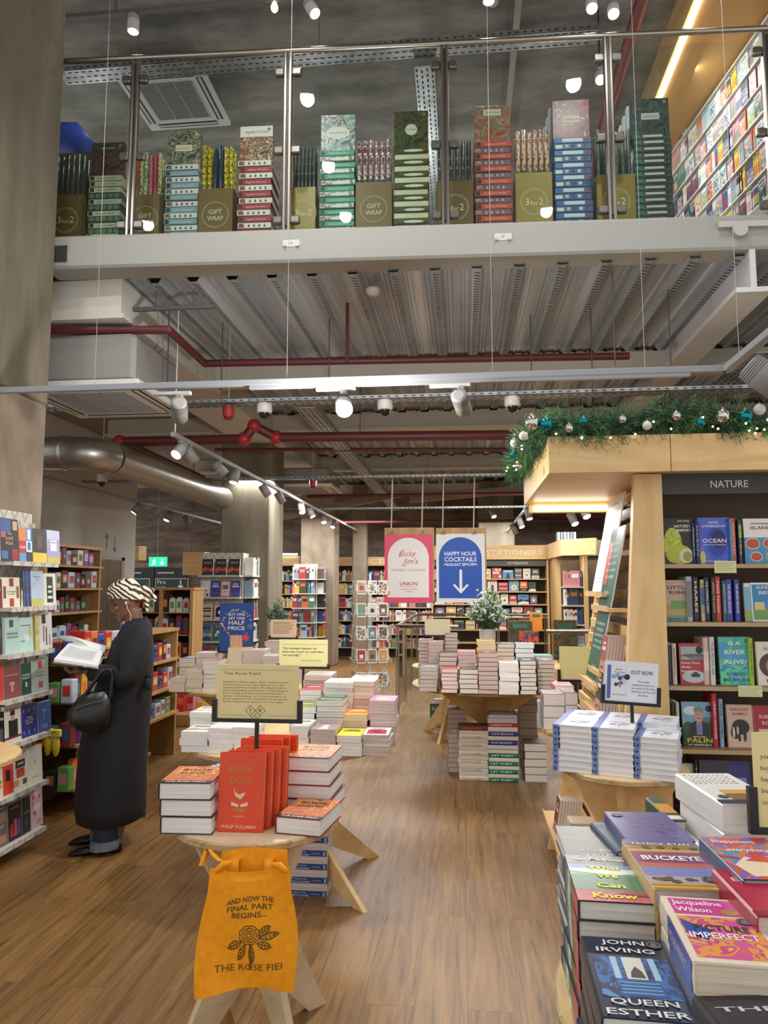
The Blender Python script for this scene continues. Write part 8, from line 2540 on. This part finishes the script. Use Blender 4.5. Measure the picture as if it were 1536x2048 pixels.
m.loft([[(p.x - .009, p.y, p.z), (p.x + .009, p.y, p.z), (p.x + .009, p.y + .002, p.z), (p.x - .009, p.y + .002, p.z)] for p in (at(440, 1722, y=2.3), a, c)], YEL)
rel(m, 'tied_corner', r)
for (q0, q1) in (((432, 1742), (462, 1724)), ((572, 1742), (545, 1728))):
    m = MB()
    m.tube([at(q0[0], q0[1], y=2.285), at((q0[0] + q1[0]) / 2, (q0[1] + q1[1]) / 2 - 4, y=2.27), at(q1[0], q1[1], y=2.3)], [.008, .011, .006], YEL, 8)
    rel(m, 'knot', r)

# ------------------------------------------------------------------ Christmas garland
r = empty('garland', (xc, 3.85, zc1), 0, 'thick green fir garland with baubles and fairy lights along the canopy top', 'garland')
R2 = random.Random(4)
NG = [M('#2f5436', .6), M('#3d6a42', .6), M('#24442c', .6), M('#558552', .6)]
path = []
y = 5.36
while y > 3.86:
    path.append(Vector((xc - .02 + .02 * math.sin(y * 7), y, zc1 + .075 + .03 * math.sin(y * 9)))); y -= .018
x = xc
while x < 2.62:
    path.append(Vector((x, 3.84 + .02 * math.sin(x * 8), zc1 + .07 + .025 * math.sin(x * 7)))); x += .018
ms = [MB() for _ in range(4)]
for p in path:
    for k in range(20):
        d = Vector((R2.gauss(0, 1), R2.gauss(0, 1), R2.gauss(0, .8))).normalized()
        if (p + d * .12).z < zc1 + .01 and p.y > 3.9 and p.x > xc + .05:
            d.z = abs(d.z)
        L = R2.uniform(.075, .15)
        q = p + d * .02
        e = p + d * L + Vector((0, 0, -.012))
        k_ = R2.randrange(4)
        s = d.orthogonal().normalized()
        s2 = d.cross(s)
        for j in range(14):                  # needles along each twig
            f_ = (j + 1) / 14
            b0 = q.lerp(e, f_)
            a = j * 2.4
            nd = (d * .7 + (s * math.cos(a) + s2 * math.sin(a)) * .8).normalized() * .04
            w_ = nd.cross(d).normalized() * .0019
            ms[k_].add([b0 - w_, b0 + w_, b0 + nd], [(0, 1, 2)], NG[k_])
tw = MB(); tw.tube(path[::4], .045, M('#1f2f20', .9), 7)
rel(tw, 'garland_core', r)
fol = MB()
for q in ms:
    fol.add(q.v, q.f, q.mats[0])
o = rel(fol, 'fir_foliage', r); o['kind'] = 'stuff'
ml = MB()
for i in range(60):
    p = path[int(R2.random() * len(path))]
    a = R2.uniform(-2.8, .5)
    c = p + (Vector((0, -.095 * math.cos(a * .4), .07 * math.sin(a))) if p.x > xc + .02 else Vector((-.095, 0, .07 * math.sin(a))))
    if i < 46:
        m = MB(); m.ball(c, .0055, M('#ffe7b0', .5, emit=12), 6); rel(m, 'fairy_light', r)
BB = [(1064, 845, 15, 's'), (1092, 848, 14, 't'), (1030, 886, 10, 'w'), (1047, 872, 9, 'w'), (1028, 908, 9, 't'), (1036, 932, 7, 's'), (1138, 856, 9, 's'), (1167, 842, 9, 't'), (1245, 838, 8, 's'), (1294, 851, 9, 'w'), (1353, 831, 9, 's'), (1401, 845, 9, 't'), (1446, 831, 13, 's'), (1491, 832, 13, 't'), (1519, 819, 11, 'w')]
BM = {'s': (M('#cfcac8', .12, .95), 'silver'), 't': (M('#178590', .18, .8), 'teal'), 'w': (M('#d6d3cf', .45), 'pearl white')}
for i, (px, py, pr, c) in enumerate(BB):
    yy = 3.70
    if px < 1060:
        p = at(px, py, x=xc - .14)
    else:
        p = at(px, py, y=yy)
    rad = pr * p.y / F
    b_ = empty('bauble', p, 0, '%s bauble, %s along the garland from the stair end' % (BM[c][1], ORD[i]), 'bauble', 'baubles on the garland')
    m = MB(); m.ball((0, 0, 0), rad, BM[c][0], 20); m.build('ball', b_)
    m = MB(); m.cyl((0, 0, rad * .95), (0, 0, rad * 1.2), rad * .22, M('#b9a86a', .3, .9), 8); m.cyl((0, .0, rad * 1.2), (0, .06, rad * 1.4), .0015, M('#b9a86a', .3, .9), 5); m.build('cap', b_)

# ------------------------------------------------------------------ plants
def leafy(px, py0, py1, wpx, yy, zb, label, n, cols, seed, pot=None):
    top, base = at(px, py0, y=yy), at(px, py1, y=yy)
    rw = (at(px + wpx / 2, py0, y=yy) - at(px, py0, y=yy)).x
    r = empty('potted_plant', (base.x, yy, zb), 0, label, 'plant')
    r_ = random.Random(seed)
    H = top.z - base.z
    st, lf = MB(), [MB() for _ in cols]
    for i in range(n):
        a = r_.uniform(0, 2 * math.pi)
        sp = r_.random() ** .6
        e = Vector((rw * sp * math.cos(a), rw * sp * math.sin(a), (base.z - zb) + H * (1.0 - .55 * sp * sp) * r_.uniform(.5, 1)))
        s0 = Vector((.02 * math.cos(a), .02 * math.sin(a), base.z - zb - .05))
        mid = s0.lerp(e, .55) + Vector((0, 0, .05))
        st.tube([s0, mid, e], .0022, M('#4a5a3a', .7), 5)
        for j in range(16):
            f_ = .3 + .7 * j / 15
            p = s0.lerp(mid, f_ * 2) if f_ < .5 else mid.lerp(e, f_ * 2 - 1)
            d = Vector((r_.gauss(0, 1), r_.gauss(0, 1), r_.gauss(0, .6))).normalized()
            L = r_.uniform(.022, .042)
            s = d.orthogonal().normalized() * L * .36
            k = min(len(cols) - 1, int(f_ * len(cols) * r_.uniform(.6, 1.15)))
            lf[k].add([p, p + d * L * .5 + s, p + d * L, p + d * L * .5 - s], [(0, 1, 2, 3)], M(cols[k], .6))
    st.build('stems', r)
    q = MB()
    for l_ in lf:
        if l_.mats:
            q.add(l_.v, l_.f, l_.mats[0])
    o = q.build('foliage', r); o['kind'] = 'stuff'
    m = MB(); hp = base.z - zb + .02
    m.lathe([(.052, 0), (.07, hp * .5), (.074, hp), (.064, hp), (.06, hp - .02), (.001, hp - .02)], pot, 24); m.build('pot', r)
leafy(975, 1172, 1262, 92, 6.72, ZT, 'leafy green and white flowering plant in a pale pot among the hardbacks', 85, ['#2f4a33', '#3f5f3f', '#5f7f63', '#c9d3c0', '#a3b8a3'], 3, M('#bdb3a8', .6))
leafy(553, 1195, 1255, 46, 9.0, .95, 'small dark green plant on a stand in front of the far pillar shelves', 40, ['#2a4432', '#3a5a40', '#4f6f52'], 9, M('#8f8a82', .6))
m = MB(); p = at(553, 1255, y=9.0); m.bbox((p.x - .12, 8.9, .0), (p.x + .12, 9.1, .95), M('#7a6a55', .6), .01); tag(m.build('plant_stand'), 'slim brown stand carrying the small dark plant', 'plinth')

# ------------------------------------------------------------------ postcard spinner
p = at(740, 1230, y=8.1)
r = empty('postcard_spinner', (p.x, 8.1, 0), 0, 'tall white wire postcard spinner between the paperback table and the stairs', 'card rack')
WW = M('#d9d8d4', .5)
m = MB(); m.cyl((0, 0, 0), (0, 0, 1.74), .014, WW, 10); m.build('pole', r)
m = MB(); m.cyl((0, 0, 0), (0, 0, .03), .24, WW, 24); m.build('base', r)
cc2 = ['#c9c4bb', '#6a4a3a', '#5a8fa0', '#33302e', '#d9d6d0', '#a33b3b', '#8f7a5a', '#c98f4a', '#e3e0da', '#4a4a50', '#b8b3a8', '#7a8a6a']
for k in range(4):
    a = math.radians(15 + 90 * k)
    d = Vector((math.sin(a), -math.cos(a), 0))
    sd = Vector((math.cos(a), math.sin(a), 0))
    m = MB()
    for tier in range(6):
        z = .28 + tier * .245
        for c in (-1, 0, 1):
            o = d * .17 + sd * c * .118
            for q in (-.055, .055):
                b0 = o + sd * q
                m.tube([b0 + Vector((0, 0, z + .1)), b0 + Vector((0, 0, z)) + d * .03, b0 + d * .045 + Vector((0, 0, z + .04))], .0028, WW, 5)
            m.tube([o - sd * .055 + d * .045 + Vector((0, 0, z + .04)), o + sd * .055 + d * .045 + Vector((0, 0, z + .04))], .0028, WW, 5)
        m.tube([d * .15 - sd * .13 + Vector((0, 0, z + .1)), d * .15 + sd * .13 + Vector((0, 0, z + .1))], .003, WW, 5)
        m.tube([Vector((0, 0, z + .1)), d * .15 + Vector((0, 0, z + .1))], .004, WW, 5)
    m.tube([d * .15 + Vector((0, 0, .26)), d * .15 + Vector((0, 0, 1.62))], .004, WW, 5)
    m.build('wire_rack', r)
    if k == 2:
        continue
    for tier in range(6):
        z = .285 + tier * .245
        for c in (-1, 0, 1):
            ci = (k * 5 + tier * 3 + c) % 12
            m = MB()
            w, h = .1, .15
            m.X = T(w / 2, 0, 0); m.box((-w / 2, 0, 0), (w / 2, h, .003), M('#e0ddd6', .5))
            m.box((-w / 2 + .008, .012, .003), (w / 2 - .008, h - .012, .0036), art_mat('print_card%d' % ci, [cc2[ci], cc2[(ci + 5) % 12], cc2[(ci + 8) % 12]], 24) if tier % 2 else M(cc2[ci], .5))
            m.box((-.02, .05, .0036), (.02, .09, .004), M(cc2[(ci + 3) % 12], .5))
            o = m.build('postcard')
            tag(o, 'postcard on the %s face of the spinner, %s tier from the floor, %s pocket' % (('aisle', 'stair', '', 'pillar')[k], ORD[tier], ORD[c + 1]), 'postcard', 'postcards on the white spinner')
            o.matrix_world = face_m(Vector((p.x, 8.1, z)) + d * .19 + sd * c * .118 + sd * (-.05), d, .08)
# ------------------------------------------------------------------ gift shelves behind the reader
def gondola(x0, y0, y1, zt, levels, label, side=OAK, open_end=False):
    r = empty('gift_shelf', (x0, y0, 0), 0, label, 'shelving')
    for yy in ((y1,) if open_end else (y0, y1)):
        m = MB(); m.box((x0 - .42, yy, 0), (x0, yy + .03, zt), side); rel(m, 'side_panel', r)
    m = MB(); m.box((x0 - .42, y0, 0), (x0 - .4, y1, zt), M('#6a553a', .7)); rel(m, 'back_panel', r)
    m = MB(); m.box((x0 - .42, y0, zt - .03), (x0 + .01, y1 + .03, zt), side); rel(m, 'top_board', r)
    for z in levels:
        m = MB(); m.box((x0 - .4, y0 + .03, z - .02), (x0 + .04, y1, z), OAK); rel(m, 'shelf', r)
gcol = ['#c4312f', '#2a5a9f', '#3f8f8a', '#e0b22f', '#2b2d33', '#d9d3c9', '#8a4a8f', '#e07a35', '#5f9f4a', '#b9c9d6', '#7a2f35', '#d68fa0']
GN = ['red', 'blue', 'teal', 'yellow', 'black', 'cream', 'purple', 'orange', 'green', 'pale blue', 'maroon', 'pink']
def gifts(x0, y0, y1, z, where, seed, kind='gift_box', cat='gift', h=(.1, .2), pal=None, tag_=True):
    r_ = random.Random(seed)
    y = y0 + .04
    i = 0
    while y < y1 - .1:
        ci = pal[r_.randrange(len(pal))] if pal else r_.randrange(12)
        w, hh = r_.uniform(.07, .13), r_.uniform(*h)
        m = MB()
        if kind == 'gift_box':
            m.bbox((0, 0, 0), (.12, w, hh), M(gcol[ci], .4), .006)
            m.box((.119, w * .15, hh * .3), (.1208, w * .85, hh * .75), M(gcol[(ci + 3) % 12], .4)); m.disc((0, 0, 0), w * .2, M(gcol[(ci + 5) % 12], .4), 10, frame((.1215, w * .5, hh * .5), (0, 1, 0), (0, 0, 1)))
        else:                                # pouch with a rounded top
            X = frame((.02, 0, 0), (0, 1, 0), (0, 0, 1))
            pts = [(0, 0), (w, 0), (w, hh * .8)] + [(w / 2 + w / 2 * math.cos(math.pi * k / 8), hh * .8 + hh * .2 * math.sin(math.pi * k / 8)) for k in range(1, 8)] + [(0, hh * .8)]
            m.prism(pts, 0, .04, M(gcol[ci], .5), X)
            m.box((.058, w * .2, hh * .2), (.0612, w * .8, hh * .55), M(gcol[(ci + 4) % 12], .5))
        o = m.build(kind)
        tag(o, '%s %s, %s along %s' % (GN[ci], kind.replace('_', ' '), ORD[i], where), cat, 'gifts on the wooden shelves')
        o.location = (x0 - .13, y, z + .001)
        y += w + .012
        i += 1
xg = at(157, 1200, y=6.9).x
gondola(xg, 6.3, 7.3, 2.0, (.5, .8, 1.1, 1.35, 1.58, 1.8), 'tall wooden gift shelf between the pillar shelves and the lift')
for i, z in enumerate((.5, .8, 1.1, 1.35, 1.58, 1.8)):
    gifts(xg, 6.33, 7.28, z, 'the %s level of the tall gift shelf' % ORD[i], 20 + i, 'pouch' if i in (2, 3) else 'gift_box', h=(.1, .17), pal=(4, 5, 9, 10, 6) if i > 1 else None)
xg = -2.72
gondola(xg, 5.0, 6.2, 1.06, (.18, .48, .78), 'low wooden toy shelf right behind the pillar shelves', open_end=True)
for i, z in enumerate((.18, .48, .78, 1.06)):
    for j in range(4):
        m = MB(); ci = (1, 0, 4, 8, 9, 7, 2, 10)[(i * 4 + j + i // 2) % 8]; hh = .09 + .025 * j
        m.bbox((0, 0, 0), (.085, .08, hh), M(gcol[ci], .4), .006); m.box((.015, -.001, hh * .3), (.07, .0, hh * .75), M(gcol[(ci + 3) % 12], .4))
        o = m.build('gift_box'); tag(o, '%s gift box, %s along the near end, low toy shelf, %s level' % (GN[ci], ORD[j], ORD[i]), 'gift'); o.location = (xg - .38 + j * .095, 4.95, z + .001)
    gifts(xg, 5.06, 6.15, z, 'the %s level of the low toy shelf' % ORD[i], 40 + i, 'gift_box' if i % 2 else 'pouch', h=(.12, .24))
for i, (px, py) in enumerate(((96, 1490), (112, 1492))):
    p = at(px, py, y=4.86)
    m = MB(); m.ball((0, 0, 0), .035, M('#e0cc2a', .6), 12, None, (.75, .6, 2.1)); m.bbox((-.03, -.02, .06), (.03, .02, .11), M('#e8d640', .6), .006); m.cyl((0, 0, .1), (-2.775 - p.x, yend - .012 - p.y, .1), .003, BLACK, 6)
    o = m.build('glove'); tag(o, 'bright yellow padded glove hanging below the pillar shelves, %s of the pair' % ('nearer' if i else 'farther'), 'glove', 'yellow gloves'); o.location = p
# pouch rack beyond the reader
xr0, xr1 = at(262, 1200, y=8.6).x, at(383, 1200, y=8.6).x
r = empty('pouch_rack', (xr0, 8.6, 0), 0, 'oak rack of hanging pouches and cases behind the reader', 'shelving')
zt = at(330, 1180, y=8.6).z
for x in (xr0, at(321, 1200, y=8.6).x, xr1):
    m = MB(); m.box((x - .02, 8.6, 0), (x + .02, 8.95, zt), OAK); rel(m, 'upright', r)
m = MB(); m.box((xr0 - .02, 8.6, zt), (xr1 + .03, 8.95, zt + .03), OAK); rel(m, 'top_board', r)
m = MB(); m.box((xr0, 8.93, 0), (xr1, 8.95, zt), M('#3a3530', .7)); rel(m, 'back_panel', r)
for i in range(4):
    z = zt - .27 - i * .27
    m = MB(); m.box((xr0, 8.62, z - .012), (xr1, 8.93, z), OAK); rel(m, 'shelf', r)
    x = xr0 + .03
    j = 0
    r_ = random.Random(60 + i)
    while x < xr1 - .1:
        ci = (4, 4, 10, 9, 2, 7, 5)[r_.randrange(7)]
        m = MB(); w, h = .075, r_.uniform(.17, .235)
        m.prism([(0, 0), (w, 0), (w, h * .85), (w * .7, h), (w * .3, h), (0, h * .85)], 0, .04, M(gcol[ci], .5), frame((0, 0, 0), (1, 0, 0), (0, 0, 1)))
        m.box((w * .2, -.0415, h * .3), (w * .8, -.04, h * .7), M(gcol[(ci + 3) % 12], .5))
        o = m.build('pouch'); tag(o, '%s hanging pouch, %s along the %s row of the oak rack' % (GN[ci], ORD[j], ORD[i]), 'gift', 'gifts on the wooden shelves'); o.location = (x, 8.68, z + .001)
        x += .088
        j += 1
# toy shelf on the aisle side of the reader and low plinth
xg = at(338, 1400, y=6.75).x
gondola(xg, 6.2, 6.9, 1.2, (.42, .66, .92), 'low wooden toy shelf seen past the back of the reader')
for i, z in enumerate((.42, .66, .92)):
    gifts(xg, 6.23, 6.88, z, 'the %s level of the toy shelf past the reader' % ORD[i], 70 + i, h=(.1, .18), pal=(0, 1, 0, 8, 4, 9))
a, c = at(322, 1452, z=0), at(405, 1415, z=.12)
m = MB(); m.bbox((a.x, a.y, 0), (a.x + .5, a.y + 1.2, .13), OAK, .006); tag(m.build('low_plinth'), 'low oak plinth with upright books on the floor beyond the reader', 'plinth')
for i in range(6):
    m = MB(); m.bbox((0, 0, 0), (.085, .13, .2), M(gcol[(11, 0, 11, 3, 5, 8)[i]], .5), .004); m.box((.01, -.001, .08), (.075, 0, .16), M(gcol[(i * 5 + 2) % 12], .5))
    o = m.build('gift_box'); tag(o, '%s gift box standing on the low oak plinth, %s from its open end' % (GN[(11, 0, 11, 3, 5, 8)[i]], ORD[i]), 'gift'); o.location = (a.x + .02 + i * .09 * .9, a.y + .1 + i * .1, .131)
